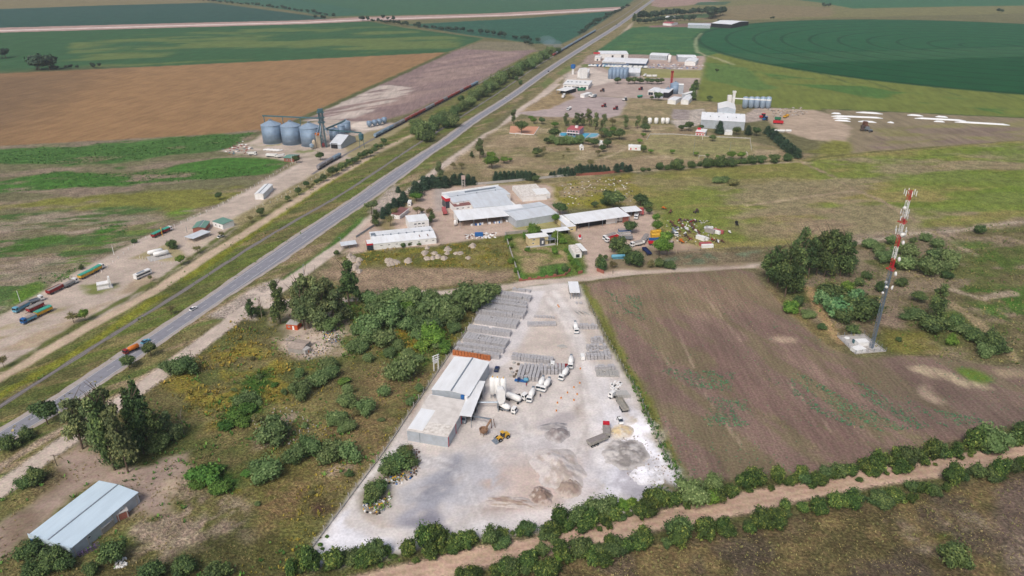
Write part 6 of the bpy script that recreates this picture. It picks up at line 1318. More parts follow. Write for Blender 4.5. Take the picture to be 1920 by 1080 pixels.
# heaps of sand and gravel: dusty edges run out into the yard
def heap(name, label, cat, px, py, rx, ry, h, c_edge, c_top, rot=0, seed=1, n=30, ridged=1.0, mix=(.3, .6), m=None, pw=.9):
    s = mpp(py); X, Y = gp(px, py); sy = s / math.sin(math.atan2(CAM_H, Y)); g = np.linspace(-1, 1, n); U, Vv = [q.ravel() for q in np.meshgrid(g, g)]
    ang = np.arctan2(Vv, U); r = np.hypot(U, Vv) / (.62 + .55 * fbm(np.cos(ang) * 1.6 + seed, np.sin(ang) * 1.6 - seed, seed, 3))
    nz = fbm(U * 2.1 * ridged + seed, Vv * 2.1 * ridged + seed * 3, seed, 4); k = np.maximum(0, 1 - r)
    z = h * k ** pw * (.30 + 1.4 * nz); x_, y_ = U * rx * s, Vv * ry * sy; c_, s_ = math.cos(R(rot)), math.sin(R(rot))
    V = np.stack([x_ * c_ - y_ * s_, x_ * s_ + y_ * c_, z - .04 * (k <= 0)], 1)
    t = sstep(mix[0], mix[1], fbm(U * 3.1 + seed * 2, Vv * 3.1 - seed, seed + 9, 4)) * sstep(0.0, .25, k); col = np.array(c_edge)[None] * (1 - t[:, None]) + np.array(c_top)[None] * t[:, None]
    i = np.arange((n - 1) * (n - 1)); q = (i // (n - 1)) * n + i % (n - 1); F = np.stack([q, q + 1, q + n + 1, q + n], 1); F = F[(k[F] > 0).any(1)]
    u_, inv = np.unique(F, return_inverse=True); me = mesh_np(name, V[u_], inv.reshape(-1, 4), np.concatenate([col[u_], np.ones((len(u_), 1))], 1), m or GM['yard'])
    for p in me.polygons: p.use_smooth = True
    o = bpy.data.objects.new(name, me); COL.objects.link(o); o.location = (X, Y, .02); tag(o, label, cat); return o
YC = C(208,194,186)
heap('sand_heap', 'broad heap of pale brown sand with dug face on yard', 'sand heap', 1050, 882, 54, 46, 2.4, C(206,197,192), C(186,172,162), 20, 3, 44, 1.3, (.42, .62))
heap('sand_heap', 'darker brown sand heap toward the track hedge', 'sand heap', 1014, 930, 24, 19, 2.2, C(194,178,168), C(146,126,114), 0, 5, 30, 1.6, (.25, .5)); heap('sand_heap', 'small brown sand heap beside the broad pale heap', 'sand heap', 1066, 912, 32, 21, 2.0, C(198,184,174), C(164,146,134), 30, 8, 30, 1.5, (.3, .55))
heap('gravel_heap', 'grey gravel heap in the middle of the yard', 'gravel heap', 1045, 815, 26, 16, 2.2, C(180,174,172), C(150,140,138), 0, 9); heap('gravel_heap', 'long dark grey gravel ridge on the yard', 'gravel heap', 1036, 801, 34, 9, 1.3, C(184,178,178), C(150,146,146), 5, 12)
heap('rubble_heap', 'spread heap of grey broken concrete near white lime', 'rubble heap', 1172, 850, 50, 30, 1.3, C(200,194,190), C(146,140,136), 0, 14, 48, 4.5, (.3, .6)); heap('lime_heap', 'cream coloured heap beside the white lime pile', 'heap', 1165, 808, 26, 14, 1.1, C(220,210,196), C(222,198,158), 0, 17)
heap('lime_heap', 'low white lime heap at the field corner of yard', 'heap', 1214, 892, 36, 20, .5, C(222,219,220), C(246,244,248), 0, 19, 40, 4, (.42, .62))
heap('sand_heap', 'low brown scraped sand ridge on the yard', 'sand heap', 962, 942, 60, 12, .6, C(202,190,182), C(172,150,136), -8, 23, 34, 2.0, (.4, .6))
M_MND = mat('mound_gravel', C(190,176,164), .97, 0, .15, 1.0, C(160,146,134), .8, bump=.6)
for i in range(46):
    t = rnd.random(); px, py = rnd.choice([(lambda: (818 + rnd.uniform(-25, 70), 478 - rnd.uniform(-8, 18))), (lambda: (725 + rnd.uniform(0, 45), 490 + rnd.uniform(-3, 8))), (lambda: (655 + rnd.uniform(0, 22), 480 + rnd.uniform(0, 34)))])()
    heap('gravel_mound', f'low pale gravel mound on the vacant lot, {ow(i + 1)} dumped there', 'mound', px, py, rnd.uniform(5, 7.5), rnd.uniform(2.6, 4.2), rnd.uniform(1.0, 1.5), C(190,176,162), C(172,158,144), 0, 30 + i, 14, pw=.5)['group'] = 'gravel mounds on the vacant lot'
# ------------------------------------------------------------------ railway wagons
WAG = {}
def wagon_proto(m, key, hop=True):
    r = empty('hopper_wagon', (0, 0, 0)); b = MB().prism([(-1.25, 1.6), (-.5, 1.0), (.5, 1.0), (1.25, 1.6), (1.35, 3.3), (1.0, 3.8), (-1.0, 3.8), (-1.35, 3.3)], 'x', -6, 6).build('body', m, r)
    k = MB()
    for i in range(8): 
        for s in (-1, 1): k.box(-5.6 + i * 1.6, s * 1.36, 2.5, .14, .1, 1.7)
    k.build('ribs', m, b); MB().box(0, 0, 3.86, 10.5, .7, .12).build('roof_hatch', M_STEEL, r); MB().box(0, 0, .95, 12.4, 1.6, .25).build('underframe', M_BLACK, r)
    for x_ in (-4.6, -3.2, 3.2, 4.6): MB().lathe([(.45, -.9), (.45, .9)], 10, x_, 0, 'y', .62).build('wheelset', M_BLACK, r)
    WAG[key] = r
M_WAGR = mat('red_wagon', C(170,84,76), .8, 0, .14, .5, C(130,70,62), .8); M_WAGG = mat('grey_wagon', C(150,148,152), .8, 0, .14, .5, C(120,112,112), .8); M_WAGB = mat('blue_grey_wagon', C(140,164,184), .7, 0, .12, .5, C(120,130,144), .7)
for k_, m_ in (('r', M_WAGR), ('g', M_WAGG), ('b', M_WAGB)): wagon_proto(m_, k_)
used = set()
def train(path, px0, seqs, labels, group, step=13.6):
    p0 = np.array(gp(*px0)); i = int(np.argmin(np.linalg.norm(path - p0, axis=1))); seg = np.linalg.norm(np.diff(path, axis=0), axis=1); cum = np.concatenate([[0], np.cumsum(seg)]); s = cum[i]
    for ch in seqs:
        if s > cum[-1] - 8: break
        j = min(np.searchsorted(cum, s, 'right') - 1, len(path) - 2); q = path[j] + (path[j + 1] - path[j]) * (s - cum[j]) / seg[j]; d = path[j + 1] - path[j]
        if ch not in used: o = WAG[ch]; used.add(ch)
        else: o = copy_tree(WAG[ch])
        o.location = (q[0], q[1], .2); o.rotation_euler.z = math.atan2(d[1], d[0]); tag(o, labels[ch], 'rail wagon', group); s += step
train(SIDE, (601, 316), 'ggb', {'g': 'grey hopper wagon in the short string by the silo yard', 'b': 'blue-grey wagon at the end of the short string by silos'}, 'short string of wagons by the silo yard')
train(SIDE, (709, 256), 'bbbggrrrrggrrgrrrgrrbb', {'g': 'grey hopper wagon in the long mixed train on the siding', 'r': 'faded red hopper wagon in the long train on the siding', 'b': 'blue-grey hopper wagon in the long train on the siding'}, 'wagons of the long train on the siding')
train(RAIL, (1040, 104), 'rgbbbgbbbbbgbbbbbgbbbbbbbbbb', {'g': 'grey wagon in the long pale train beside the distant highway', 'r': 'red locomotive-end wagon leading the long pale train by smoke', 'b': 'pale blue-grey wagon in the train beside the distant highway'}, 'wagons of the long pale train')
# ------------------------------------------------------------------ radio mast and its compound
TB = gp(1634, 655); TH = height_for(TB, 357); hz = lambda y: height_for(TB, y)
o = empty('radio_mast', (*TB, 0), R(20), 'tall red and white lattice radio mast with dishes and panel antennas', 'radio mast')
bands = [(655,504,mat('dark_mast_steel', C(112,130,148), .5, .2, .1)), (504,485,M_RED), (485,463,M_WHITE), (463,441,M_RED), (441,420,M_WHITE), (420,409,M_RED), (409,376,M_WHITE), (376,357,M_RED)]
W0 = .9
for y0, y1, m in bands:
    z0, z1 = hz(y0), hz(y1); n = max(1, round((z1 - z0) / 2.4)); b = MB(); P = [(W0 * math.cos(a), W0 * math.sin(a)) for a in (0, 2.094, 4.189)]
    for k in range(3):
        b.tube((*P[k], z0), (*P[k], z1), .09, n=5); q = P[(k + 1) % 3]
        for i in range(n):
            za, zb = z0 + (z1 - z0) * i / n, z0 + (z1 - z0) * (i + 1) / n; b.tube((*P[k], za), (*q, zb), .055, n=4); b.tube((*q, za), (*P[k], zb), .055, n=4); b.tube((*P[k], zb), (*q, zb), .05, n=4)
    b.tube((.2, .2, z0), (.2, .2, z1), .12, n=4); b.build('lattice_section', m, o)
for y_, ang, r in ((388,200,.7),(437,250,1.0),(455,340,.9),(486,335,1.0),(513,330,1.0),(537,300,.95),(535,215,.6),(533,60,.6),(547,190,.5)):
    a = R(ang); z = hz(y_); d = MB().lathe([(.05, 0), (r * .6, .12), (r, .45), (r * 1.02, .75), (.05, .8)], 14).build('dish_antenna', M_WHITE, o, True); d.location = (1.5 * math.cos(a), 1.5 * math.sin(a), z); d.rotation_euler = (0, R(90), a)
def panels(y_, n, rad, ln):
    z = hz(y_)
    for k in range(n):
        a = k * math.tau / n; c = MB().box(0, 0, 0, .2, .28, ln).build('panel_antenna', M_WHITE, o); c.location = (rad * math.cos(a), rad * math.sin(a), z); c.rotation_euler.z = a
    g = MB()
    for k in range(10): g.tube((rad * .93 * math.cos(k * .6283), rad * .93 * math.sin(k * .6283), z), (rad * .93 * math.cos(k * .6283 + .6283), rad * .93 * math.sin(k * .6283 + .6283), z), .06, n=4)
    g.build('antenna_ring', M_STEEL, o)
panels(361, 6, 2.2, 2.2); panels(398, 3, 1.7, 2.0); panels(432, 4, 2.6, 2.2); panels(408, 2, 1.8, 1.8)
for y_ in (505, 417): 
    z = hz(y_); b = MB(); Q = [(2.2 * math.cos(R(a)), 2.2 * math.sin(R(a))) for a in (0, 120, 240)]
    for k in range(3): b.tube((*Q[k], z), (*Q[(k + 1) % 3], z), .12, n=4); b.tube((*Q[k], z), (0, 0, z + 1.6), .1, n=4)
    b.build('stay_frame', M_RED, o)
MB().box(0, 0, .3, 3, 3, .6).build('footing', M_CONC, o)
PADP = [gp(*p) for p in ((1572,632),(1620,628),(1659,659),(1606,663))]; b = MB(); n_ = len(PADP); b.add([(x, y, 0) for x, y in PADP] + [(x, y, .1) for x, y in PADP], [(4, 5, 6, 7)] + [(i, (i + 1) % 4, (i + 1) % 4 + 4, i + 4) for i in range(4)]); b.build('gravel_pad', M_CONC)['kind'] = 'structure'
def fence(name, label, P, step, h=2.0, m=M_CONC, r=.07, base=0.0, mesh=True, group=None):
    Q = [Vector(gp(*p)) for p in P]; o = empty(name, (*Q[0], 0), 0, label, 'fence', group); pm = None; wires = MB()
    for i in range(len(Q) - 1):
        d = Q[i + 1] - Q[i]; n = max(1, round(d.length / step)); an = math.atan2(d.y, d.x)
        for k in range(n + (i == len(Q) - 2)):
            c = Q[i] + d * k / n - Q[0]
            if pm is None: p = MB().box(0, 0, h / 2, r * 2, r * 2, h).box(0, .15, h + .12, r * 2, .35, .1).build('post', m, o); pm = p; p.location = (c.x, c.y, 0)
            else: share(pm, o, (c.x, c.y, 0), an)
        for z in (.5, 1.0, 1.6): 
            if z < h and mesh: a, b2 = Q[i] - Q[0], Q[i + 1] - Q[0]; wires.tube((a.x, a.y, z), (b2.x, b2.y, z), .02, n=3)
        if base: c = (Q[i] + Q[i + 1]) / 2 - Q[0]; MB().box(c.x, c.y, base / 2, d.length, .22, base, an).build('base_wall', M_CONC, o)
    if mesh and wires.v: w2 = wires.build('wire', M_STEEL, o); w2['kind'] = 'stuff'
    return o
fence('mast_fence', 'low post fence around the radio mast pad', [(1570,631),(1620,627),(1661,659),(1604,664),(1570,631)], 3.2, 1.8, M_STEEL, .06, .35)
shed('equipment_cabin', 'white equipment cabin on the mast pad, front one', 'cabin', (1606,658), (1624,654.5), (1619,646), 1.5, .1, 'x', M_WHITE, M_WHITE, .1, ridge_pos=.98, cap=False); shed('equipment_cabin', 'white equipment cabin on the mast pad, back one beside mast', 'cabin', (1609,643), (1630,642), (1627,635), 1.8, .1, 'x', M_WHITE, M_WHITE, .1, ridge_pos=.98, cap=False)
x, y = gp(1588, 634); tag(MB().lathe([(1.1, 0), (1.1, .25), (.3, .4)], 12).build('round_cover', M_WHITE, None, loc=(x, y, .1)), 'round white cover on the empty corner of mast pad', 'cover'); x, y = gp(1602, 643); tag(MB().box(0, 0, .8, 1.8, 1.2, 1.6).build('generator', M_TEAL, None, loc=(x, y, .1)), 'teal generator box behind the front mast cabin', 'generator')
# fences
fence('yard_fence', 'concrete post fence with low wall between scrub and yard', [(574,1043),(640,955),(720,848),(776,764),(852,652),(905,578),(940,546)], 5.2, 2.3, M_CONC, .1, .45)
fence('yard_fence', 'thin post fence between yard stacks and ploughed field', [(1098,560),(1130,622),(1168,690),(1200,745),(1236,832),(1288,930)], 4.0, 1.8, M_CONC, .06)
fence('field_fence', 'white post fence along the truck road and weedy field', [(180,520),(260,454),(340,420),(410,388),(470,354),(545,310)], 6.0, 1.5, M_WHITE, .07)
fence('field_fence', 'old post fence between truck lot and railway track', [(480,392),(520,376),(560,352),(600,330),(660,303),(720,276)], 6, 1.6, M_WHITE, .07); fence('tank_fence', 'white post fence round the twin gas tanks', [(262,484),(278,489),(310,498),(332,492)], 2.6, 1.2, M_WHITE, .06, 0, False)
fence('pitch_fence', 'white low fence round the sports ground', [(1213,262),(1219,252),(1262,252),(1340,257),(1406,260),(1409,282)], 4, 1.1, M_WHITE, .08, .8, False)
fence('field_fence', 'wire fence between the grain field and ploughed soil', [(520,246),(640,190),(760,136),(840,100)], 12, 1.5, M_WOOD, .08); fence('field_fence', 'post fence along the drive to scrap yard', [(1190,484),(1290,472),(1425,464)], 7, 1.6, M_WOOD, .08)
def pole(px, yb, yt, label, arm=True, m=M_WOOD, lamp=False, name='utility_pole'):
    b = gp(px, yb); H = height_for(b, yt); o = empty(name, (*b, 0), rnd.uniform(0, 3), label, 'pole'); MB().tube((0, 0, 0), (0, 0, H), .16, .1, 6).build('post', m, o)
    if arm: MB().box(0, 0, H - .5, 2.2, .14, .14).build('crossarm', m, o)
    if lamp: MB().box(.6, 0, H, 1.4, .3, .15).build('lamp_head', M_STEEL, o)
for a in ((38,566,545,'white pole beside the field fence and parked lorries',False,M_WHITE),(107,874,852,'timber pole at the clearing corner above blue-roofed shed'),(359,670,656,'timber pole on the frontage road by the spreading bush'),(446,617,603,'timber pole by the road junction verge'),(708,557,541,'timber pole on the dirt road edge by the thicket'),(798,549,536,'timber pole on bare vacant lot edge'),(885,536,524,'timber pole before the pallet rows'),(214,478,461,'white pole at the truck road bend',False,M_WHITE),
  (1149,513,497,'dark pole on the grass beside drive gate'),(1398,490,472,'timber pole on the farm lane, farther from drive'),(1328,494,479,'timber pole on the farm lane, nearer to drive'),(1045,460,431,'white pole between cream house and truck depot',False,M_WHITE),(1300,290,262,'thin floodlight pole inside the sports ground, left one',False,M_STEEL,True),(1367,293,267,'thin floodlight pole inside the sports ground, right one',False,M_STEEL,True),(548,307,292,'white pole by the green bush at site office',False,M_WHITE),
  (570,515,497,'lamp pole along the frontage road by tall eucalyptus',False,M_STEEL,True),(640,460,446,'lamp pole near the grey carport',False,M_STEEL,True),(351,436,424,'slim lamp pole by the grey car shelter',False,M_STEEL),(798,222,212,'timber pole on siding bank near dense trees'),(845,190,180,'timber pole beside the red wagons'),(905,152,143,'timber pole at the end of the red wagons'),(870,393,377,'pole behind the factory portal',False,M_STEEL),(1317,262,240,'white flagpole by the red and white clubhouse',False,M_WHITE),(1157,135,94,'tall thin lattice pole among the far sheds',False,M_WHITE),(1005,256,246,'thin pole on dry park grass',False,M_STEEL)): pole(*a)
# transformer structure by the hall
x, y = gp(818, 694); o = empty('transformer_frame', (x, y, 0), R(40), 'white two-pole transformer frame by the hall fence', 'transformer')
for s in (-1, 1): MB().box(s * 1.1, 0, 3.6, .35, .35, 7.2).build('post', M_WHITE, o)
for z in (5.0, 6.0, 7.1): MB().box(0, 0, z, 3.4, .3, .25).build('crossarm', M_WHITE, o)
MB().box(0, .5, 4.0, 1.4, 1.0, 1.3).build('transformer', M_WHITE, o)

# ------------------------------------------------------------------ far industrial strip along the highway
FS = dict(cap=False)
o, L_, W_ = shed('showroom_shed', 'white showroom shed with red sign beam at its front', 'shed', (1125,101), (1178,101.2), (1178.5,95.5), 7, 1.2, 'x', M_WALLW, M_ROOFW, .4, ridge_pos=.6, **FS); MB().box(-L_ / 2 - 5, -W_ / 2 + 2, 8, 10, 3, 2.2).build('red_sign', M_RED, o); MB().box(L_ * .3, -W_ / 2 - .1, 3, 4, .2, 5).build('door', M_DARK, o); MB().box(-L_ * .05, -W_ / 2 - .1, 3, 3, .2, 4).build('door', M_DARK, o)
shed('cream_gatehouse', 'small pale green house in front of showroom shed', 'house', (1115,107.5), (1126,107.8), (1126,104.5), 5, .3, 'x', M_WALLW, M_WHITE, .2, ridge_pos=.98, opens=DW((.5,), 2.5, 0, 3), **FS)
o, L_, W_ = shed('long_hall', 'very long pale hall with dark lettering along its eave', 'hall', (1129,116.5), (1210.5,119.5), (1213.5,110), 4.4, 1.6, 'x', mat('blue_grey_wall', C(110,132,160), .7, 0, .1, .5), M_ROOFW, .6, ridge_pos=.75, **FS)
fa = MB().box(-L_ * .22, -W_ / 2 - .75, 4.5, L_ * .54, .25, 2.2).build('sign_board', M_WHITE, o)
tx = bpy.data.curves.new('lettering', 'FONT'); tx.body = 'FELAM CLAUDE TE GONZALIN MAQ.'; tx.size = 2.4; tx.align_x = 'CENTER'; tx.align_y = 'CENTER'; tx.extrude = .03
tf = bpy.data.objects.new('lettering_curve', tx); COL.objects.link(tf); bpy.context.view_layer.update()
tm = bpy.data.meshes.new_from_object(tf.evaluated_get(bpy.context.evaluated_depsgraph_get())); wid = tf.dimensions.x; bpy.data.objects.remove(tf); tm.materials.clear(); tm.materials.append(M_NAVY)
t_ = bpy.data.objects.new('lettering', tm); COL.objects.link(t_); t_.parent = fa; t_.location = (-L_ * .22, -W_ / 2 - .95, 4.5); t_.rotation_euler = (R(90), 0, 0); t_.scale.x = L_ * .5 / max(wid, 1)
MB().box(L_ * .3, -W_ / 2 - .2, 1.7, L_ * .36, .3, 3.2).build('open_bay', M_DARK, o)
for i in range(34):
    px = 1105 + i * 3.25; py = 124.6 + i * .1; x, y = gp(px, py); m = [M_BLUE, M_WHITE, M_NAVY, M_WHITE, M_LBLUE][i % 5] if i < 15 else [M_WHITE, M_STEEL, M_WHITE][i % 3]
    t = empty('parked_truck', (x, y, 0), R(70), ('blue parked lorry' if m in (M_BLUE, M_NAVY, M_LBLUE) else 'white parked lorry' if m == M_WHITE else 'grey parked lorry') + ' in the close row before the long hall', 'truck', 'lorries parked in a row before the long hall'); cab(t, 3.5, m); MB().box(-1.2, 0, 1.6, 5.2, 2.3, 1.2).build('load_box', m if i % 2 else M_WHITE, t); MB().box(0, 0, .6, 6.5, 1.8, .6).build('chassis', M_BLACK, t)
shed('white_shed', 'white shed with a row of small windows beyond long hall', 'shed', (1218,103.5), (1250.5,105), (1251,100), 6.5, 1.4, 'x', M_WALLG, M_ROOFW, .4, opens=DW((.12,.28,.44,.6,.76,.9), 1.6, 3.2, 1.0), **FS)
shed('white_shed', 'white shed at the pivot field end of the strip', 'shed', (1272,107.5), (1306,108), (1306.5,103), 6.5, 1.4, 'x', M_WALLG, M_ROOFW, .4, **FS); shed('white_annex', 'low white annex with arched end near the pivot field', 'shed', (1284,115.5), (1304,116.5), (1306,110), 5.5, 1.2, 'y', M_WALLW, M_ROOFW, .3, **FS)
silo_legs(1254.7, 117.5, 2.4, 10, .8, M_WHITE, 'slim white silo standing among parked machines', 'white_silo')
o, L_, W_ = shed('white_factory', 'white gabled hall behind a bank of grey silos', 'hall', (1148,135), (1200,136.5), (1203,127), 5, 2.2, 'x', M_WALLG, M_ROOFW, .4, vents=6, **FS); MB().box(L_ * .1, -W_ / 2 - .2, 1.8, L_ * .5, .3, 3.2).build('shutter', M_STEEL, o)
for r_ in range(2):
    for i in range(5): silo_legs(1144 + i * 7 + r_ * 2, 147.5 - r_ * 3, 3.1, 11.5, .5, M_SILO, 'grey-blue silo in the tight bank before white gabled hall', 'grain_silo', 'tight bank of grey-blue silos')
x, y = gp(1074, 139.5); o = empty('water_tank_tower', (x, y, 0), 0, 'blue water tank on a white column near the highway', 'water tower'); MB().lathe([(1.6, 0), (1.6, 8)], 12).build('column', M_WHITE, o); MB().lathe([(1.6, 7.6), (3.2, 8.6), (3.2, 13), (1, 13.6)], 14).build('tank', M_BLUE, o)
shed('white_plant', 'white plant block with a blue end wall', 'building', (1083,136), (1103,136.5), (1104,129), 7, .3, 'x', M_WALLW, M_WHITE, .2, ridge_pos=.98, **FS)
x, y = gp(1093.5, 147); o = empty('white_tower', (x, y, 0), R(20), 'blank white tower block on pale forecourt', 'tower'); MB().box(0, 0, 6.5, 8, 7, 13).build('shaft', M_WHITE, o); MB().box(0, 0, .3, 16, 12, .6).build('plinth', M_CONC, o); MB().box(0, 0, 13.1, 8.3, 7.3, .3).build('parapet', M_WHITE, o)
o, L_, W_ = shed('white_showroom', 'long white showroom with dark glazed base by highway', 'showroom', (1056,158), (1103,160), (1098,151), 5, .3, 'x', M_WALLW, M_WHITE, .6, ridge_pos=.98, opens=DW((.1,.25,.4,.5,.6,.75,.88), 3.2, .4, 2.6), **FS)
for u in (.1, .25, .45, .6, .8): MB().box((u - .5) * L_, 0, 5.6, 2.4, 2, .8).build('roof_unit', M_STEEL, o)
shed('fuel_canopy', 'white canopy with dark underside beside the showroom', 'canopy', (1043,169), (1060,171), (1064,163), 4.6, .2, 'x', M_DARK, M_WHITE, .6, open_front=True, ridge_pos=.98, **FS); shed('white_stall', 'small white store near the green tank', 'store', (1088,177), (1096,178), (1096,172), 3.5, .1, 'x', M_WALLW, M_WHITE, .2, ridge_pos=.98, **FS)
x, y = gp(1090, 171); o = empty('green_tank', (x, y, 0), .2, 'green horizontal tank beside the white store', 'tank'); MB().lathe([(.6, -5), (1.9, -4.2), (1.9, 4.2), (.6, 5)], 14, 0, 0, 'x', 2.2).build('tank', M_GREEN, o, True); MB().box(0, 0, .4, 7, 2.4, .8).build('saddle', M_CONC, o)
TF = 'lorries and trailers on the far gravel lots'
trailer((1062,173), (1081,171), 'white box trailer beside the fuel canopy', M_WHITE, None, TF, 2.4); grain_truck((1104,183), (1110,178), 'white lorry under the small dark trees, first of three', M_WHITE, M_WHITE, None, TF); grain_truck((1108,184), (1114,180), 'white lorry under the small dark trees, middle one', M_WHITE, M_WHITE, None, TF); grain_truck((1113,184), (1118,180), 'white lorry under the small dark trees, third one', M_WHITE, M_STEEL, None, TF)
trailer((1053,187), (1060,179), 'white trailer with yellow nose on dry grass', M_WHITE, None, TF, 2.6); grain_truck((1072,203), (1062,209), 'white lorry crossing the purple gravel lot', M_WHITE, M_WHITE, None, TF); trailer((1196,184), (1203,183), 'green machine trailer on the lot edge', M_GREEN, M_TARP, TF); grain_truck((1206,145), (1212,141), 'white lorry coupled beside white gabled hall', M_WHITE, M_WHITE, None, TF); trailer((1212,145), (1221,145), 'white trailer beside white gabled hall, nearer one', M_WHITE, None, TF, 2.2); trailer((1223,145), (1231,145), 'white trailer beside white gabled hall, farther one', M_WHITE, None, TF, 2.2)
def tractor(px, py, label, m=M_DRED, s=1.3):
    x, y = gp(px, py); o = empty('farm_machine', (x, y, 0), R(200), label, 'farm machine'); MB().box(.9, 0, 1.4 * s, 2.6 * s, 1.4 * s, 1.1 * s).build('hood', m, o); MB().box(-1.2, 0, 1.9 * s, 1.8 * s, 1.6 * s, 2.2 * s).build('cab', M_GLASS, o); MB().box(-1.2, 0, 3.1 * s, 2.0 * s, 1.9 * s, .2).build('roof', m, o); wheels(o, (-1.6,), 1.4, 1.1, .6); wheels(o, (1.8,), 1.1, .6, .4)
tractor(1132, 201, 'dark red tractor on the purple gravel lot, nearer highway'); tractor(1154, 206, 'dark red tractor on the purple gravel lot, nearer dry grass'); tractor(1171, 189, 'white machine at the corner of purple lot', M_WHITE); tractor(1129, 172, 'rusty red machine on far lot', M_RUST); tractor(1201, 169, 'red machine on far lot alone', M_DRED); tractor(1429, 222, 'red machine beside the big grain hall', M_RED, 1.6); tractor(1434, 226, 'blue machine beside the big grain hall', M_BLUE)
trailer((1449,232), (1468,233), 'red trailer on the machinery yard', M_RED, None, TF, 2.2); trailer((1453,225), (1463,226), 'green trailer on the machinery yard', M_GREEN, None, TF, 2.0); trailer((1470,222), (1477,219), 'yellow machine trailer on the machinery yard', M_YEL, None, TF)
for i, px in enumerate((1455, 1466, 1478)):
    x, y = gp(px, 248); o = empty('white_tank', (x, y, 0), R(-4), ['white horizontal tank in row, nearest the conifers', 'white horizontal tank in row, middle one', 'white horizontal tank in row, last one'][i], 'tank', 'row of white horizontal tanks'); MB().lathe([(.4, -2.8), (1.1, -2.4), (1.1, 2.4), (.4, 2.8)], 12, 0, 0, 'x', 1.5).build('tank', M_WHITE, o, True); MB().box(0, 0, .25, 4, 1.4, .5).build('saddle', M_CONC, o)
# mid plant with red elevator
shed('mill_building', 'low white mill building with dark doors', 'building', (1215,170), (1226,171), (1226,164), 5, .4, 'x', M_WALLW, M_ROOFW, .2, ridge_pos=.98, opens=DW((.3,.7), 3, 0, 3.6), **FS); shed('mill_building', 'white mill building in the middle of its row', 'building', (1226,174), (1243,175), (1243,167), 6, .4, 'x', M_WALLG, M_ROOFW, .2, ridge_pos=.98, opens=DW((.25,.6), 3, 0, 4), **FS); shed('mill_building', 'white mill building touching the round silo', 'building', (1240,173), (1254,174), (1252,165), 6, .4, 'x', M_DARK, M_ROOFW, .2, ridge_pos=.98, **FS)
big_silo(1265, 175, 6.2, 11, 'round pale grey silo beside the red elevator', None); big_silo(1252, 177, 3.2, 7, 'small blue-grey bin at the foot of red elevator', None)
x, y = gp(1275, 176); o = empty('white_bin', (x, y, 0), 0, 'white square bin tower next to the round silo', 'bin'); MB().box(0, 0, 5.5, 6, 5, 11).build('bin', M_WALLG, o); MB().prism([(-2.6, 11), (0, 12), (2.6, 11)], 'x', -3.1, 3.1).build('roof', M_WHITE, o)
shed('blue_store', 'small blue-grey store at the end of mill row', 'store', (1279,176), (1286,177), (1286,170), 5, .4, 'x', M_WALLG, M_WHITE, .2, ridge_pos=.98, **FS)
x, y = gp(1257.6, 170); o = empty('red_elevator', (x, y, 0), .2, 'red grain elevator tower at the mill', 'elevator'); b = MB()
for sx in (-1, 1):
    for sy in (-1, 1): b.tube((sx, sy, 0), (sx, sy, 22), .25, n=4)
for k in range(8): b.tube((-1, -1, k * 2.7), (1, -1, k * 2.7 + 2.7), .15, n=4); b.tube((1, 1, k * 2.7), (-1, 1, k * 2.7 + 2.7), .15, n=4)
b.build('frame', M_RED, o); MB().box(0, 0, 11, 1.0, 1.0, 22).build('bucket_leg', M_DRED, o); MB().box(0, 0, 22.6, 3, 2, 1.8).build('head_house', M_DRED, o)
shed('white_store', 'plain white store in front of the mill', 'store', (1252,187), (1267,188.5), (1266,181), 4.5, .5, 'x', M_WALLW, M_ROOFW, .2, **FS); shed('white_store', 'white gabled store nearest the yellow field', 'store', (1277,188), (1291,189), (1294,179), 4.5, 1.4, 'y', M_WALLW, M_ROOFW, .2, **FS)
# big grain hall and its silos
o, L_, W_ = shed('grain_hall', 'big white gabled grain hall with grey side wall', 'hall', (1314.7,224.4), (1397,229), (1397.8,214), 8, 2.6, 'x', M_WALLG, M_ROOFW, .3, ridge_pos=.62, **FS)
for i in range(9): MB().box(-L_ * .4 + L_ * .1 * i, (-.22 if i % 2 else .1) * W_, 9.6 if i % 2 else 10.4, .8, .8, 1.2).build('roof_vent', M_STEEL, o)
shed('grain_block', 'tall white gabled block behind the big grain hall', 'building', (1347,204), (1379.5,205.5), (1379,195), 12, 2.4, 'y', M_WALLG, M_WHITE, .2, **FS)
GW = 'row of five white silos under an overhead conveyor'
for i, px in enumerate((1396, 1407, 1417.5, 1428.5, 1439)): silo_legs(px, 203, 3.0, 10, 1.6, M_SILOR, ['white silo closest to the grain hall in the row of five', 'second white silo from the grain hall in row of five', 'middle white silo in the row of five', 'fourth white silo from the grain hall in row of five', 'end white silo of the row of five'][i], 'grain_silo', GW)
gallery((1370,184), (1446,188), 14, 13, 'white overhead conveyor above the row of five silos', False, M_WHITE); x, y = gp(1368, 203); o = empty('white_elevator', (x, y, 0), 0, 'white elevator tower behind the grain block', 'elevator'); MB().box(-1.5, 0, 7, 4, 4, 14).build('shaft', M_WHITE, o); MB().box(3, 0, 8.5, 2.5, 2.5, 17).build('bucket_leg', M_WHITE, o); MB().box(3, 0, 17.5, 3.4, 3, 2).build('head_house', M_WHITE, o)
for i, px in enumerate((1218, 1230, 1242.5, 1251)): silo_legs(px, 232, 2.0, 4.6, .8, M_WHITE, ['squat white silo, first in the row toward the pool', 'squat white silo, second in the row toward the pool', 'squat white silo, third in the row toward the pool', 'squat white silo at the grain hall end of row'][i], 'squat_silo', 'four squat white silos')
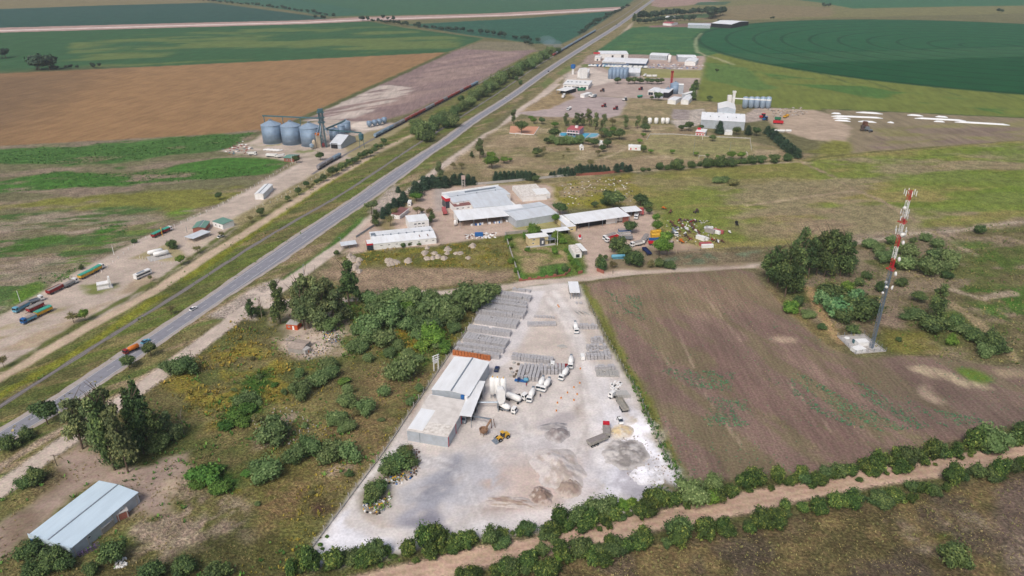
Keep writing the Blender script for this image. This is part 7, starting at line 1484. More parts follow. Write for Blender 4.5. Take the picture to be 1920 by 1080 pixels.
o, L_, W_ = shed('clubhouse', 'red and white flat clubhouse beside the sports ground', 'clubhouse', (1304.5,247), (1322,248.5), (1322,242), 3.6, .1, 'x', M_WALLW, M_WHITE, .3, ridge_pos=.98, opens=DW((.2,.5,.8), 1.8, .6, 1.6, m=M_RED), **FS); MB().box(-L_ * .3, W_ * .2, 4.5, 3, 3, 1.6).build('red_sign', M_RED, o); MB().box(0, -W_ / 2 - .4, 3.2, L_, .2, .6).build('red_band', M_RED, o)
shed('white_changing_room', 'plain white shed between conifers at sports ground', 'shed', (1359,247), (1373.5,247.5), (1374,244), 3, .2, 'x', M_WALLW, M_WHITE, .2, ridge_pos=.98, **FS)
o, L_, W_ = shed('white_cottage', 'long white cottage with red door and window at park edge', 'cottage', (1178.5,275), (1201.5,276), (1201,272), 3, .2, 'x', M_WALLW, M_WHITE, .2, ridge_pos=.98, opens=[('F', .2, 1.2, .2, 2, M_RED), ('F', .62, 1.8, .9, 1.1, M_RED)], **FS); MB().box(-L_ * .25, 0, 3.8, .9, .9, 1.6).build('chimney', M_WHITE, o)
shed('gable_kiosk', 'tiny white gabled kiosk at the trees by pool', 'kiosk', (1087.5,276), (1094.5,276), (1094.5,273), 2.6, 1.4, 'y', M_WALLW, M_WHITE, .3, opens=[('F', .5, 1.2, 0, 2, M_DARK, 'door')], **FS); shed('white_hut', 'small white roofed hut among round trees', 'hut', (1123,268), (1131,268), (1130,264), 2.4, .3, 'x', M_WALLW, M_WHITE, .2, ridge_pos=.98, **FS)
o, L_, W_ = shed('pool_house', 'two storey pink and white pool house', 'house', (1063,242), (1086.5,244), (1087,237), 6, .2, 'x', mat('pink_render', C(190,150,164), .85, 0, .1), M_PINK, .3, ridge_pos=.98, opens=DW((.15,.35,.55,.8), 2.2, 3.4, 1.6) + DW((.15,.35,.6), 2.2, .4, 2.0), **FS); MB().box(0, -W_ / 2 - .9, 3.0, L_, 1.8, .25).build('balcony', M_WHITE, o); MB().box(L_ * .1, 0, 7.2, 2.6, 2.6, 1.8).build('roof_tank', M_WHITE, o)
def poly_sheet(name, P, z, m, hgt=.0):
    Q = [gp(*p) for p in P]; n = len(Q); me = bpy.data.meshes.new(name); me.from_pydata([(x, y, z) for x, y in Q], [], [tuple(range(n))]); me.materials.append(m); o = bpy.data.objects.new(name, me); COL.objects.link(o); o['kind'] = 'structure'; return o
poly_sheet('pool_terrace', [(1047,247.5),(1126,249.5),(1121,257),(1098,262),(1080,259),(1048,255.5)], .06, M_CONC); PW = poly_sheet('pool_water', [(1050,249),(1107,250),(1095,260.5),(1082,258),(1051,254.5)], .09, M_WATER); poly_sheet('pool_water', [(1109,250),(1123,250.4),(1117,256),(1099,259.5)], .09, mat('shallow_pool_water', C(126,196,222), .08, 0, .05, .3, spec=.6))
poly_sheet('tennis_court', [(957,236),(1011,237.5),(1001,252.5),(955,249.5)], .05, mat('clay_court', C(206,150,120), .95, 0, .06, .5)); wall_run('court_kerb', 'white kerb round the clay tennis court', [(955,250),(1001,253),(1011,238)], .5, .3, M_WHITE, 'kerb')
for i, (px, py) in enumerate([(972,254),(1316,297),(1400,291)]):
    x, y = gp(px, py); o = empty('goal_frame', (x, y, 0), R([5, 5, 85][i]), ['white goal frame on dry grass below clay court', 'white goal frame at the near side of sports ground', 'white goal frame at the end of sports ground'][i], 'goal'); b = MB()
    for s in (-2.6, 2.6): b.box(s, 0, 1.2, .18, .18, 2.4)
    b.box(0, 0, 2.4, 5.4, .18, .18); b.build('frame', M_WHITE, o)
# silo bags
GB2 = 'long white silo bags lying on bare ground'
for i, (x0, y0, x1, y1) in enumerate([(1605,211,1655,214),(1559,213,1577,214),(1559,218,1655,222),(1562,222,1595,223.5),(1565,226,1595,228),(1609,228,1643,230),(1664,229.5,1676,231),(1701,216,1731,218),(1715,222,1811,227),(1754,219,1777,220.5),(1751,228,1771,229),(1790,229,1893,235)]):
    a, b_ = Vector(gp(x0, y0)), Vector(gp(x1, y1)); d = b_ - a; h = d.length / 2; c = (a + b_) / 2; k = MB(); P = [(1.4 * math.cos(t), 1.4 * math.sin(t)) for t in np.linspace(0, math.pi, 9)]
    V = []; n = max(4, int(h / 3)); 
    for j in range(n + 1):
        u = j / n * 2 - 1; s = min(1, (1 - abs(u)) * h / 3 + .25)
        for yy, zz in P: V.append((u * h, yy * (1.15 if s == 1 else .9), zz * s * (1 + rnd.uniform(-.06, .06))))
    F = [(j * 9 + q, j * 9 + q + 1, (j + 1) * 9 + q + 1, (j + 1) * 9 + q) for j in range(n) for q in range(8)] + [tuple(range(9)), tuple(range(n * 9 + 8, n * 9 - 1, -1))]
    tag(k.add(V, F).build('silo_bag', M_BAG, None, True, loc=(c.x, c.y, 0), rz=math.atan2(d.y, d.x)), ['long white silo bag behind the others nearest the crop edge', 'shortest white silo bag at the grain yard end', 'longest white silo bag of the group by grain yard', 'white silo bag tight under the longest one', 'white silo bag lowest at grain yard side', 'white silo bag left of the rusty scrap heap', 'stubby white silo bag above the rusty scrap heap', 'white silo bag near crop edge in the far group', 'long white silo bag in the middle of the far group', 'small white silo bag between crop and long bag', 'lumpy half-empty white silo bag', 'long white silo bag reaching farthest along the soil'][i], 'silo bag', GB2)
# farm at the far end
o, L_, W_ = shed('farm_shed', 'long low grey farm shed with many openings', 'shed', (1290,47), (1332,48), (1333,44), 6, 1.2, 'x', M_WALLG, M_ROOFG, .5, **FS); shed('farm_hall', 'wide white roofed farm hall with dark open front', 'hall', (1334,43.5), (1371,46), (1369,38), 8, 3, 'x', M_DARK, M_ROOFW, .8, **FS); shed('farm_house', 'red roofed farm house among dark trees', 'house', (1243,43), (1259,44), (1259,41), 5, 1.5, 'x', M_WALLW, M_PINK, .5, **FS); shed('farm_barn', 'small white barn at the back of the dark trees', 'barn', (1247,32), (1257,32.5), (1257,30), 6, 1.5, 'x', M_WALLW, M_ROOFW, .5, **FS)

# ------------------------------------------------------------------ depot vehicles, scrap, clutter
TD = 'lorries parked on the truck depot yard'
grain_truck((1152,444), (1132,451), 'white lorry above the red tanked one on depot yard', M_WHITE, M_WHITE, M_TARPG, TD); grain_truck((1159,448), (1136,455), 'white lorry with red load box beside the dark round tree', M_WHITE, M_RED, None, TD); trailer((1160,438), (1182,437), 'blue and white trailer farthest back on depot yard', M_BLUE, M_TARPG, TD); trailer((1157,444), (1181,443), 'white trailer in middle of the depot trailers', M_WHITE, M_TARPG, TD); trailer((1160,450), (1185,450), 'grey trailer beside the dark round tree', M_STEEL, M_TARPG, TD, 2.0)
grain_truck((1202,459), (1183,463), 'white lorry jackknifed with a pale trailer', M_WHITE, M_WHITE, M_TARPG, TD); trailer((1204,459), (1212,448), 'pale trailer jackknifed behind white lorry', M_WHITE, M_TARPG, TD, 2.0); trailer((1222,442), (1236,440), 'yellow lorry body, upper of two by the light tree', M_YEL, M_YEL, TD, 1.8); trailer((1222,448), (1236,447), 'yellow lorry body, lower of two by the light tree', M_YEL, M_YEL, TD, 1.8); trailer((1219,454), (1234,453), 'blue lorry body under the light tree', M_BLUE, None, TD, 1.0); trailer((1217,459), (1233,459), 'red lorry body under the light tree', M_RED, None, TD, 1.0)
trailer((1218,480), (1207,469), 'dark blue trailer chassis between round bushes', M_NAVY, None, TD, .8); grain_truck((1195,402), (1192,412), 'white lorry nose out of the depot lean-to', M_WHITE, M_WHITE, None, TD); trailer((1202,398), (1203,405), 'red box trailer at the end of depot lean-to', M_PINK, None, TD, 2.2)
x, y = gp(1159, 485); o = empty('light_blue_tank', (x, y, 0), R(4), 'long light blue tank lying under a dark round tree', 'tank'); MB().lathe([(.5, -4), (1.1, -3.6), (1.1, 3.6), (.5, 4)], 14, 0, 0, 'x', 1.5).build('tank', M_LBLUE, o, True); MB().box(0, 0, .4, 6, 1.2, .8).build('saddle', M_LBLUE, o)
o, _ = at('tanker_trailer', 'small white trailer with a red tank at depot entrance', 'trailer', (1087,452), (1087,444)); MB().box(0, 0, .8, 4.5, 2, .4).build('bed', M_WHITE, o); MB().lathe([(.3, -1.2), (.8, -.9), (.8, .9), (.3, 1.2)], 12, .3, 0, 'x', 1.8).build('tank', M_RED, o, True); wheels(o, (-1, 1), .9, .4, .2)
grain_truck((836,407), (831,392), 'long pink-red lorry parked beside the factory wall', M_PINK, M_PINK, M_PINK, None); x, y = gp(898, 443); tag(MB().box(0, 0, 1.2, 4.8, 2.2, 2.2, 0, 1.06).build('skip_container', M_BLUE, None, loc=(x, y, 0), rz=R(4)), 'bright blue skip on the factory yard edge', 'skip')
for px, py, lb in ((1160,415,'white motorhome parked in the depot bay'),(1110,414,'cream van body parked in the depot bay')):
    x, y = gp(px, py); o = empty('parked_van', (x, y, 0), 0, lb, 'van'); MB().box(0, 0, 1.7, 5.5, 2.2, 2.4, 0, .94).build('body', M_WHITE if 'home' in lb else M_CREAM, o); wheels(o, (-1.7, 1.7), .95, .4, .25); MB().box(-1, -1.1, 2.2, 2, .06, .7).build('window', M_GLASS, o)
def scrap(px, py, label, m, s=1.0, seed=0, name='scrap_machine', group='rusty machines in the scrap yard'):
    rg = random.Random(seed); x, y = gp(px, py); o = empty(name, (x, y, 0), rg.uniform(0, 3.1), label, 'scrap machine', group); MB().box(0, 0, .9 * s, 3.2 * s, .8 * s, .35 * s, .1).box(.6 * s, .1, 1.4 * s, 1.2 * s, 1.0 * s, .9 * s, .3).build('frame', m, o); MB().tube((-1.4 * s, -.5, .5), (1.2 * s, .6, 1.9 * s), .12, n=4).tube((-1.2 * s, .6, .4), (.4 * s, -.7, 1.6 * s), .1, n=4).build('bars', m, o); wheels(o, (-1.1 * s, 1.0 * s), .6 * s, .42 * s, .2)
ms = [M_RUST, M_RUST, mat('dark_scrap', C(92,76,72), .9, 0, .25, 1.5), M_STEEL, mat('dusty_brown_scrap', C(140,116,100), .9, 0, .2, 1.5), M_WHITE, M_DRED]
for P0, P1, n, lb in (((1259,418),(1274,434),7,'rusty machine frame in the row beside the light trees'),((1271,416),(1294,437),11,'dark scrap machine in the middle scrap row'),((1293,419),(1313,445),12,'mixed scrap machine in the row by white containers'),((1283,440),(1294,449),5,'scrap wheel frame at the foot of middle row'),((1278,414),(1306,416),8,'small scrap piece along the top of scrap yard'),((1336,452),(1354,455),4,'pale brown implement near the striped tubes')):
    for i in range(n): t = i / max(1, n - 1); scrap(P0[0] + (P1[0] - P0[0]) * t + rnd.uniform(-2, 2), P0[1] + (P1[1] - P0[1]) * t + rnd.uniform(-1.2, 1.2), f'{lb}, {ow(i + 1)} from its far end', rnd.choice(ms), rnd.uniform(.5, .95), int(P0[0] * 7 + i))
scrap(1278, 455, 'orange and red wrecked implement alone near the field', M_ORANGE, 1.2, 5); scrap(1245, 392, 'orange implement on the grass behind depot', M_ORANGE, 1.0, 6); scrap(1257, 399, 'dark rusty implement on the grass behind depot', M_RUST, 1.2, 7); scrap(1305, 399, 'grey scrap pile alone on the dry grass', ms[2], 1.4, 8); scrap(1381, 422, 'black burnt scrap alone east of scrap yard', M_BLACK, 1.3, 9); scrap(1368, 437, 'white scrap piece on bare soil east of tubes', M_WHITE, .8, 10)
mixer((1258,433), (1271,446), 'pale derelict mixer truck at the edge of scrap yard', M_WHITE, None, M_STEEL)
def boxc(px, py, sz, rz, m, name, label, cat): x, y = gp(px, py); return tag(MB().box(0, 0, sz[2] / 2, *sz).box(0, 0, sz[2] + .04, sz[0] * .98, sz[1] * .9, .08).build(name, m, None, loc=(x, y, 0), rz=R(rz)), label, cat)
boxc(1314, 449, (6, 2.4, 2.2), -50, M_WHITE, 'container', 'white container in the weeds by scrap rows, left one', 'container'); boxc(1321, 449, (5, 1.4, 1.8), -52, M_WHITE, 'container', 'narrow white container next to the wider white one', 'container'); boxc(1331, 436, (6, 2.6, 2.2), -45, M_WALLC, 'container', 'grey open container at the far side of scrap yard', 'container'); boxc(1341, 437, (6.5, 1.8, 1.9), -42, M_WHITE, 'tube_tank', 'white box tube side by side with a pink one', 'tank'); boxc(1347, 436, (6.5, 1.8, 1.9), -42, M_PINK, 'tube_tank', 'pink box tube side by side with a white one', 'tank'); boxc(1322, 460, (7, 1.8, 1.9), 6, M_PINK, 'tube_tank', 'salmon pink tube lying behind a white tube', 'tank'); boxc(1326, 464, (7, 1.8, 1.9), 6, M_WHITE, 'tube_tank', 'white tube lying before a salmon pink tube', 'tank')
for i in range(7): boxc(1320 + rnd.uniform(0, 16), 425 + rnd.uniform(0, 5), (rnd.uniform(1.5, 3), 1.5, .5), rnd.uniform(0, 90), M_WHITE, 'sheet_scrap', 'white sheet scrap scattered beyond the grey container', 'scrap')['group'] = 'white sheet scrap'
scrap(1622, 240, 'rusty heap of old machines below the silo bags', M_RUST, 3.2, 40, group=None); scrap(1616, 245, 'dark heap of old machines below the silo bags', ms[2], 2.6, 41, group=None); scrap(1628, 247, 'grey spiky heap of implements below the silo bags', M_STEEL, 2.4, 42, group=None)
# rubbish: small coloured pieces, one mass each
def rubbish(name, P, n, cols, s=(.25, .9), seed=3):
    rg = random.Random(seed); Q = np.array([gp(*p) for p in P]); lo, hi = Q.min(0), Q.max(0); per = {}
    for _ in range(n):
        for _t in range(20):
            x, y = rg.uniform(lo[0], hi[0]), rg.uniform(lo[1], hi[1])
            if sdist(Q, np.array([[x, y]]))[0] > 0: break
        m = rg.choice(cols); per.setdefault(m.name, (m, MB()))[1].box(x, y, .15, rg.uniform(*s), rg.uniform(*s), rg.uniform(.15, .5), rg.uniform(0, 3), .8)
    me = bpy.data.meshes.new(name); V, F, mi, off = [], [], [], 0
    for k, (m, b) in enumerate(per.values()): me.materials.append(m); V += b.v; F += [tuple(q + off for q in f) for f in b.f]; mi += [k] * len(b.f); off = len(V)
    me.from_pydata(V, [], F); me.polygons.foreach_set('material_index', mi); o = bpy.data.objects.new(name, me); COL.objects.link(o); o['kind'] = 'stuff'
CB = [M_WHITE, M_WHITE, M_BLUE, M_CONC, M_RUST, M_BLACK, M_CONC, M_WOOD, M_WOOD, M_STEEL, M_YEL, M_WOOD]
rubbish('rubbish', [(680,940),(735,930),(728,950),(708,966),(682,960)], 150, CB); rubbish('rubbish', [(712,898),(745,890),(775,878),(785,870),(782,890),(750,908),(720,908)], 90, CB, seed=5); rubbish('rubble', [(770,832),(790,850),(788,880),(770,895),(765,880)], 70, [M_CONC, M_RUBBLE, M_RUST], seed=6)
rubbish('rubbish', [(603,622),(630,618),(640,640),(612,645)], 130, CB, (.2, .7), 7); rubbish('rubble', [(535,655),(600,640),(620,655),(580,676),(540,672)], 160, [M_RUBBLE, M_CONC, M_WOOD], (.2, .8), 8); rubbish('rubble', [(530,640),(545,630),(560,640),(540,655)], 50, [M_RUBBLE], (.3, 1.0), 18)
rubbish('scrap_litter', [(870,438),(930,435),(930,446),(872,448)], 110, [M_WHITE, M_WHITE, M_CONC, M_RUST], (.4, 1.5), 9); rubbish('scrap_litter', [(1045,345),(1180,330),(1190,380),(1060,385)], 170, [M_WHITE, M_CONC, M_RUST, M_BLACK], (.4, 1.3), 10); rubbish('scrap_litter', [(1250,410),(1340,415),(1350,460),(1250,455)], 160, [M_RUST, M_WHITE, M_BLACK, M_CONC], (.3, 1.1), 11)
rubbish('parked_machine_litter', [(412,281),(450,262),(478,278),(470,290),(430,290)], 60, [M_WHITE, M_RUST, M_TEAL, M_DRED], (.8, 2.2), 12); rubbish('scrap_litter', [(1210,120),(1320,121),(1318,130),(1212,128)], 130, [M_WHITE, M_STEEL, M_RUST, M_BLUE], (1, 3.5), 13); rubbish('rubble', [(1440,205),(1500,200),(1520,214),(1450,222)], 120, [M_RUBBLE, M_CONC, M_WOOD], (.8, 2.6), 14); rubbish('rubbish', [(220,1046),(238,1044),(240,1062),(214,1070)], 40, [M_WHITE, M_CONC], (.3, .9), 15)
rubbish('stones', [(470,760),(540,760),(620,800),(600,840),(480,830)], 70, [M_RUBBLE, M_CONC], (.2, .7), 16); rubbish('rubble', [(1125,800),(1240,830),(1270,910),(1180,900)], 200, [M_RUBBLE, M_CONC], (.15, .55), 17)
for i, (px, py) in enumerate([(500,282),(506,282.5),(512,283),(518,283.5),(524,284)]):
    x, y = gp(px, py); tag(MB().lathe([(.3, -3), (.8, -2.7), (.8, 2.7), (.3, 3)], 10, 0, 0, 'x', .8).build('white_tank', M_WHITE, None, True, loc=(x, y, 0), rz=R(35)), 'small white tank in the tight row before the big silos', 'tank', 'tight row of small white tanks')
for i, (a, b_, lb) in enumerate([((470,291),(478,291),'white and teal lorry by the weedy field corner'),((500,294),(520,295),'long white trailer beside the green-roofed site office'),((524,296),(531,295),'white lorry nose against the site office')]): grain_truck(a, b_, lb, M_WHITE, M_WHITE, None, 'lorries at the silo office')
# ------------------------------------------------------------------ trees of the park, compounds, siding and far farms
RT, CT = 'round dark park tree', 'dark conifer'
def tr(kind, look, L_, up=1.0, **kw): trees(kind, look, [(x, yb, yb - w * up, w) for x, yb, w in L_], **kw)
tr('eucalyptus', 'grey-green tall tree', [(963,233,20),(1061,236,18),(1104,238,24),(1092,236,18),(900,297,28),(825,345,30),(1081,238,20),(1117,244,24),(1131,244,22),(1172,243,20),(1208,239,16),(1195,241,18)], 1.3, wf=.8)
tr('round_tree', RT, [(978,250,26),(1016,233,14),(1081,237,18),(1131,257,20),(1161,262,24),(1142,263,20),(1039,262,24),(1025,270,14),(1104,272,16),(1115,277,20),(1138,277,18),(1130,285,15),(1007,294,20),(1206,286,13),(1209,248,19),(1277,246,13),(1291,246,20),(1330,190,12),(1315,243,10),(1381,253,17),(1418,255,18),(1234,189,18),(1222,187,8),(1158,157,14),(1179,158,15),(1190,157,15),(1200,158,14),(1213,157,12),(1222,158,12),(1232,158,12),(1240,157,12),(1336,265,14),(1147,146,8),(1344,136,8)], .95)
tr('light_tree', 'bright green round tree', [(1040,240,14),(920,299,18),(1149,249,14),(1206,258,11),(1199,269,11),(922,316,30),(945,307,16),(957,303,9),(1260,289,11),(1220,288,10),(1206,282,12),(1305,293,10),(1326,295,8),(1345,298,9),(1370,298,18),(1390,299,17),(1001,232,13),(995,226,11)], .85)
tr('light_tree', 'tall light green tree at the depot edge', [(1231,438,20),(1229,420,16),(1247,466,26),(1236,480,28),(1250,480,22),(1041,420,16)], 1.25)
bushes('bush', 'low row bush in front of the pool', [(1035,262,20),(1045,264,20),(1055,265,20),(1065,265,20),(1075,264,20),(1085,264,20)], 1.1)
tr('olive_tree', 'thin olive tree', [(1148,238,16),(1121,294,13),(1107,316,16),(1065,286,9),(1056,296,6),(866,318,13),(732,424,20),(740,406,16),(1127,260,14),(783,405,18),(792,402,12),(805,408,18),(1018,290,14),(850,318,13)], 1.1)
tr('spreading_tree', 'wide flat-topped verge tree', [(697,402,28)], .9); tr('darkeuc', 'dark tall garden tree', [(705,423,24),(810,417,16),(885,296,10)], 1.2)
tr('light_tree', 'bright clipped round tree', [(781,378,24)], .7)
tr('conifer', 'dark factory conifer', [(757,379,16),(750,387,14),(740,392,16),(730,401,16),(720,409,16),(747,361,9),(780,367,22),(795,356,20),(812,351,18),(835,351,17),(852,346,16),(865,346,17),(878,346,15),(888,346,12),(804,352,16),(822,351,16)], 1.25, wf=1.35)
tr('conifer', 'dark conifer behind the grey boundary wall', [(930,339,12),(938,339,12),(946,338,12),(954,338,12),(962,338,12),(970,337,12),(978,337,12),(986,337,12),(994,338,12),(1002,338,10)], 1.4, wf=1.35)
tr('conifer', 'dark conifer behind the red boundary wall', [(1050,330,11),(1057,330,11),(1064,329,12),(1072,329,10),(1080,328,12),(1087,327,14),(1094,326,11),(1101,326,12),(1109,325,12),(1117,325,11),(1125,324,10),(1132,324,10),(1140,324,8),(1156,323,12),(1166,321,12),(1174,322,9),(1181,321,9),(1033,332,7),(1039,332,8)], 1.4, wf=1.35)
tr('round_tree', 'small green tree at wall end', [(1005,343,15)], 1)
bushes('darkbush', 'dark shrub on the park boundary', [(1205,318,11),(1216,318,9),(1237,313,17),(1251,315,12),(1270,311,25),(1297,310,18),(1312,308,12),(1327,306,24),(1350,306,24),(1372,306,22),(1385,304,12),(1410,301,24),(1427,300,18),(1452,299,20),(1475,297,18),(1260,314,12),(1340,307,16),(1362,307,18),(1395,304,14)], 1.0)
tr('conifer', 'dark conifer in the diagonal row', [(1439,251,13),(1446,257,14),(1453,262,15),(1460,268,15),(1466,274,15),(1473,280,16),(1480,286,16),(1487,292,16),(1494,296,15)], 1.15, wf=1.35)
tr('conifer', 'pale spiky conifer by grain hall', [(1349,251,20),(1402,253,15),(1437,252,11)], 1.2); tr('poplar', 'dark narrow tree by the yellow field', [(1298,176,12),(1300,188,11),(1303,168,12)], 1.5)
tr('round_tree', 'dark leafy depot tree', [(1050,403,28),(1150,394,44),(1115,390,15),(1200,386,28),(1212,394,22),(1217,402,14),(1181,438,28)], .85)
bushes('darkbush', 'dark round bush on depot yard', [(1160,461,40),(1190,486,40),(1172,470,30),(1237,495,22),(1255,497,22),(1060,503,15),(1140,377,24)], 1.0); bushes('olive', 'olive-grey bush', [(1220,497,17),(1149,498,15)])
tr('poplar', 'dark pointed garden tree', [(1124,502,16),(1043,515,7),(1130,506,14)], 1.5); tr('round_tree', 'small lollipop tree by the drive', [(1135,489,9)], 1.4)
bushes('brightbush', 'garden shrub by the cream house', [(1000,432,26),(1047,446,22),(1040,472,13),(989,468,11),(985,444,12),(952,446,14),(958,462,10),(960,490,14),(968,508,12),(1055,452,16),(1070,486,11),(1075,494,11),(1081,501,11),(1086,508,10),(1062,470,10)])
bushes('bush', 'green mound shrub on dry grassland', [(1347,338,28),(1360,336,20)], .6); bushes('olive', 'grey mound shrub on dry grassland', [(1375,342,26)], .7)
tr('round_tree', 'round tree in the verge row', [(601,301,14),(556,306,12),(623,331,15),(641,321,14),(655,311,11),(662,307,10),(670,304,10),(676,299,11),(687,295,12),(703,288,10),(706,281,10),(715,279,7),(560,366,12),(490,407,14),(594,347,9),(607,340,12),(601,343,8),(411,375,12),(632,327,11),(648,316,10),(695,293,11),(575,352,11),(540,378,10),(720,272,11),(683,297,10),(665,308,11)], 1.25, wf=1.15); tr('olive_tree', 'sparse tree in the verge row', [(587,353,9),(581,357,9),(471,418,13),(417,446,12),(616,334,10)], 1.1)
bushes('darkbush', 'shrub in front of the white hangar', [(755,460,11),(769,457,12),(786,457,9),(631,474,11)])
TS = [(782,238,26),(790,250,34),(806,246,28),(812,236,24),(815,225,24),(847,227,32),(835,232,24),(830,217,24),(852,210,22),(862,204,18),(870,200,20),(880,192,24),(865,186,12),(890,180,24),(898,176,20),(905,172,26),(915,165,24),(924,162,20),(930,158,24),(936,152,22),(942,147,24),(955,140,22),(967,134,24),(975,128,18),(982,124,22),(997,121,22),(1007,112,20),(1014,108,16),(1020,104,20),(1030,97,18),(1044,95,14),(976,155,9),(968,148,8),(800,258,24),(776,246,18),(948,142,16),(990,118,16),(1036,94,12)]
for i, q in enumerate(TS): bushes('bush' if i % 3 else 'darkbush', 'dense trackside bush', [q], 1.15)
far = 'far windbreak trees along field edges'; FL = 'dark tree in the far windbreak line'
def windbreak(P, n, wd, label, k='windbreak'):
    Q = resample([gp(*p) for p in P], 4.0)
    for i in range(n):
        q = Q[min(len(Q) - 1, int((i + rnd.uniform(.1, .9)) * len(Q) / n))]; plant(k, q[0] + rnd.uniform(-4, 4), q[1] + rnd.uniform(-4, 4), rnd.uniform(*wd) / .86, rnd.uniform(*wd) * 1.05, None, f'{label}, {ow(i + 1)} from its upper end', far)
windbreak([(350,0),(420,6),(490,13),(560,22),(628,33)], 42, (6, 12), 'dark tree in the far line above the pale road'); windbreak([(676,38),(760,49),(840,58),(920,67),(1010,80)], 52, (6, 12), 'dark tree in the far line across green fields')
windbreak([(1178,13),(1160,23),(1140,33),(1110,50),(1088,66)], 30, (7, 13), 'dark tree in the strip beside the distant train')
windbreak([(1195,45),(1225,44),(1260,40),(1300,40)], 20, (9, 15), 'dark tree along the farm front'); windbreak([(1200,38),(1240,34),(1285,30),(1340,28)], 26, (12, 22), 'dark tall tree in the farm wood'); windbreak([(1330,36),(1345,30),(1360,28)], 7, (20, 30), 'tall tree behind the white farm hall')
tr('poplar', 'single dark tree at the highway bend', [(1189,40,8)], 1.8); windbreak([(1345,44),(1372,45)], 5, (7, 11), 'dark tree before the white farm hall')
windbreak([(72,131),(92,131)], 5, (14, 24), 'dark tree in the left field clump'); windbreak([(98,131),(190,127)], 8, (5, 9), 'small bush on the left field bank'); windbreak([(-2,111),(12,108)], 3, (12, 18), 'dark tree at the left picture edge'); windbreak([(720,37),(742,39)], 4, (7, 12), 'dark tree by the far road'); windbreak([(590,36),(610,37)], 4, (7, 11), 'tree by the far road works'); windbreak([(1540,13),(1552,14)], 3, (8, 14), 'dark tree on the far tan field'); windbreak([(1868,24),(1878,24)], 2, (8, 12), 'dark tree on the far right field edge'); windbreak([(985,82),(1000,86)], 3, (6, 10), 'tree at the far soil end'); windbreak([(1442,36),(1452,37)], 2, (5, 8), 'small tree at circle field top')
TRK = [(520,1140),(640,1110),(800,1068),(900,1045),(1000,1028),(1150,992),(1300,962),(1500,921),(1700,885),(1925,849),(2100,822)]
# ------------------------------------------------------------------ low weeds and grass tufts: nobody could count them
def tufts(name, regions, n, size, fm, seed, cov=None, blades=5, h=1.0, avoid=None):
    rg = np.random.RandomState(seed); pts = []
    for P in regions:
        Q = gpa(P); lo, hi = Q.min(0), Q.max(0); ar = abs(np.sum(Q[:, 0] * np.roll(Q[:, 1], -1) - Q[:, 1] * np.roll(Q[:, 0], -1))) / 2; m = int(n * ar / 1000)
        p = rg.uniform(lo, hi, (int(m * max(1, np.prod(hi - lo) / ar)), 2)); p = p[sdist(Q, p) > 0]; pts.append(p)
    p = np.concatenate(pts)
    if avoid: p = p[ldist(gpa(avoid[0]), p) > avoid[1]]
    if cov: p = p[rg.rand(len(p)) < _cov(p, cov, seed)]
    m = len(p); s = rg.uniform(*size, m); V = np.zeros((m, blades, 4, 3)); a = rg.uniform(0, math.tau, (m, blades)); ln = s[:, None] * rg.uniform(.5, 1.1, (m, blades)); d = np.stack([np.cos(a), np.sin(a)], -1); nrm = np.stack([-d[..., 1], d[..., 0]], -1)
    r0 = rg.uniform(.0, .35, (m, blades)) * ln; hh = ln * h * rg.uniform(.5, 1.0, (m, blades)); wd = ln * .38
    for k, (rr, zz, ww) in enumerate(((r0, 0 * hh, -wd * .5), (r0, 0 * hh, wd * .5), (r0 + ln * .55, hh, wd * .55), (r0 + ln * .5, hh * .92, -wd * .55))):
        V[:, :, k, :2] = p[:, None, :] + d * rr[..., None] + nrm * ww[..., None]; V[:, :, k, 2] = zz + .02
    F = np.arange(m * blades * 4).reshape(-1, 4); c = np.clip(rg.normal(.5, .22, (m, 1, 1)) + rg.normal(0, .12, (m, blades, 1)), 0, 1); c = np.repeat(np.broadcast_to(c, (m, blades, 4)).reshape(-1, 1), 4, 1).copy(); c[:, 3] = 1
    o = bpy.data.objects.new(name, mesh_np(name, V.reshape(-1, 3), F, c, FM[fm])); COL.objects.link(o); o['kind'] = 'stuff'
tufts('dry_grass', [SCRUB], 420, (.25, .6), 'dry', 1, (.5, 9, .1)); tufts('weeds', [SCRUB[4:13]], 300, (.25, .75), 'weed', 2, (.52, 8, .08)); tufts('weeds', [SCRUB], 160, (.5, 1.2), 'weedg', 3, (.56, 10, .06))
tufts('weeds', [[(640,560),(880,555),(850,640),(800,690),(640,670),(600,640)], [(390,740),(440,715),(510,690),(520,740),(460,800),(400,810)]], 260, (.7, 1.6), 'weedg', 4, (.45, 8, .1)); tufts('weeds', [[(720,610),(830,560),(870,600),(830,660),(760,660)], [(430,600),(560,690),(560,760),(500,790),(400,800),(330,760),(300,720),(420,640)]], 260, (.6, 1.4), 'weed', 5, (.46, 8, .08))
tufts('dry_grass', [[(790,1120),(1000,1078),(1300,1015),(1600,962),(1925,895),(2000,880),(2000,1150),(700,1150)]], 560, (.18, .42), 'dry', 6, (.45, 8, .14)); tufts('weeds', [[(790,1120),(1000,1078),(1300,1015),(1600,962),(1925,895),(2000,1150),(700,1150)]], 120, (.4, .9), 'olive', 7, (.5, 8, .1))
tufts('grass_fringe', [[(560,1105),(700,1060),(1000,1018),(1292,955),(1600,893),(1925,818),(1925,838),(1600,905),(1300,962),(1000,1032),(700,1090)]], 420, (.35, .9), 'weedg', 8, avoid=(TRK, 4.6)); tufts('weeds', [[(430,1110),(480,1000),(560,900),(640,850),(690,870),(560,1060),(540,1100)]], 200, (.4, 1.0), 'weed', 9, (.48, 9, .1))
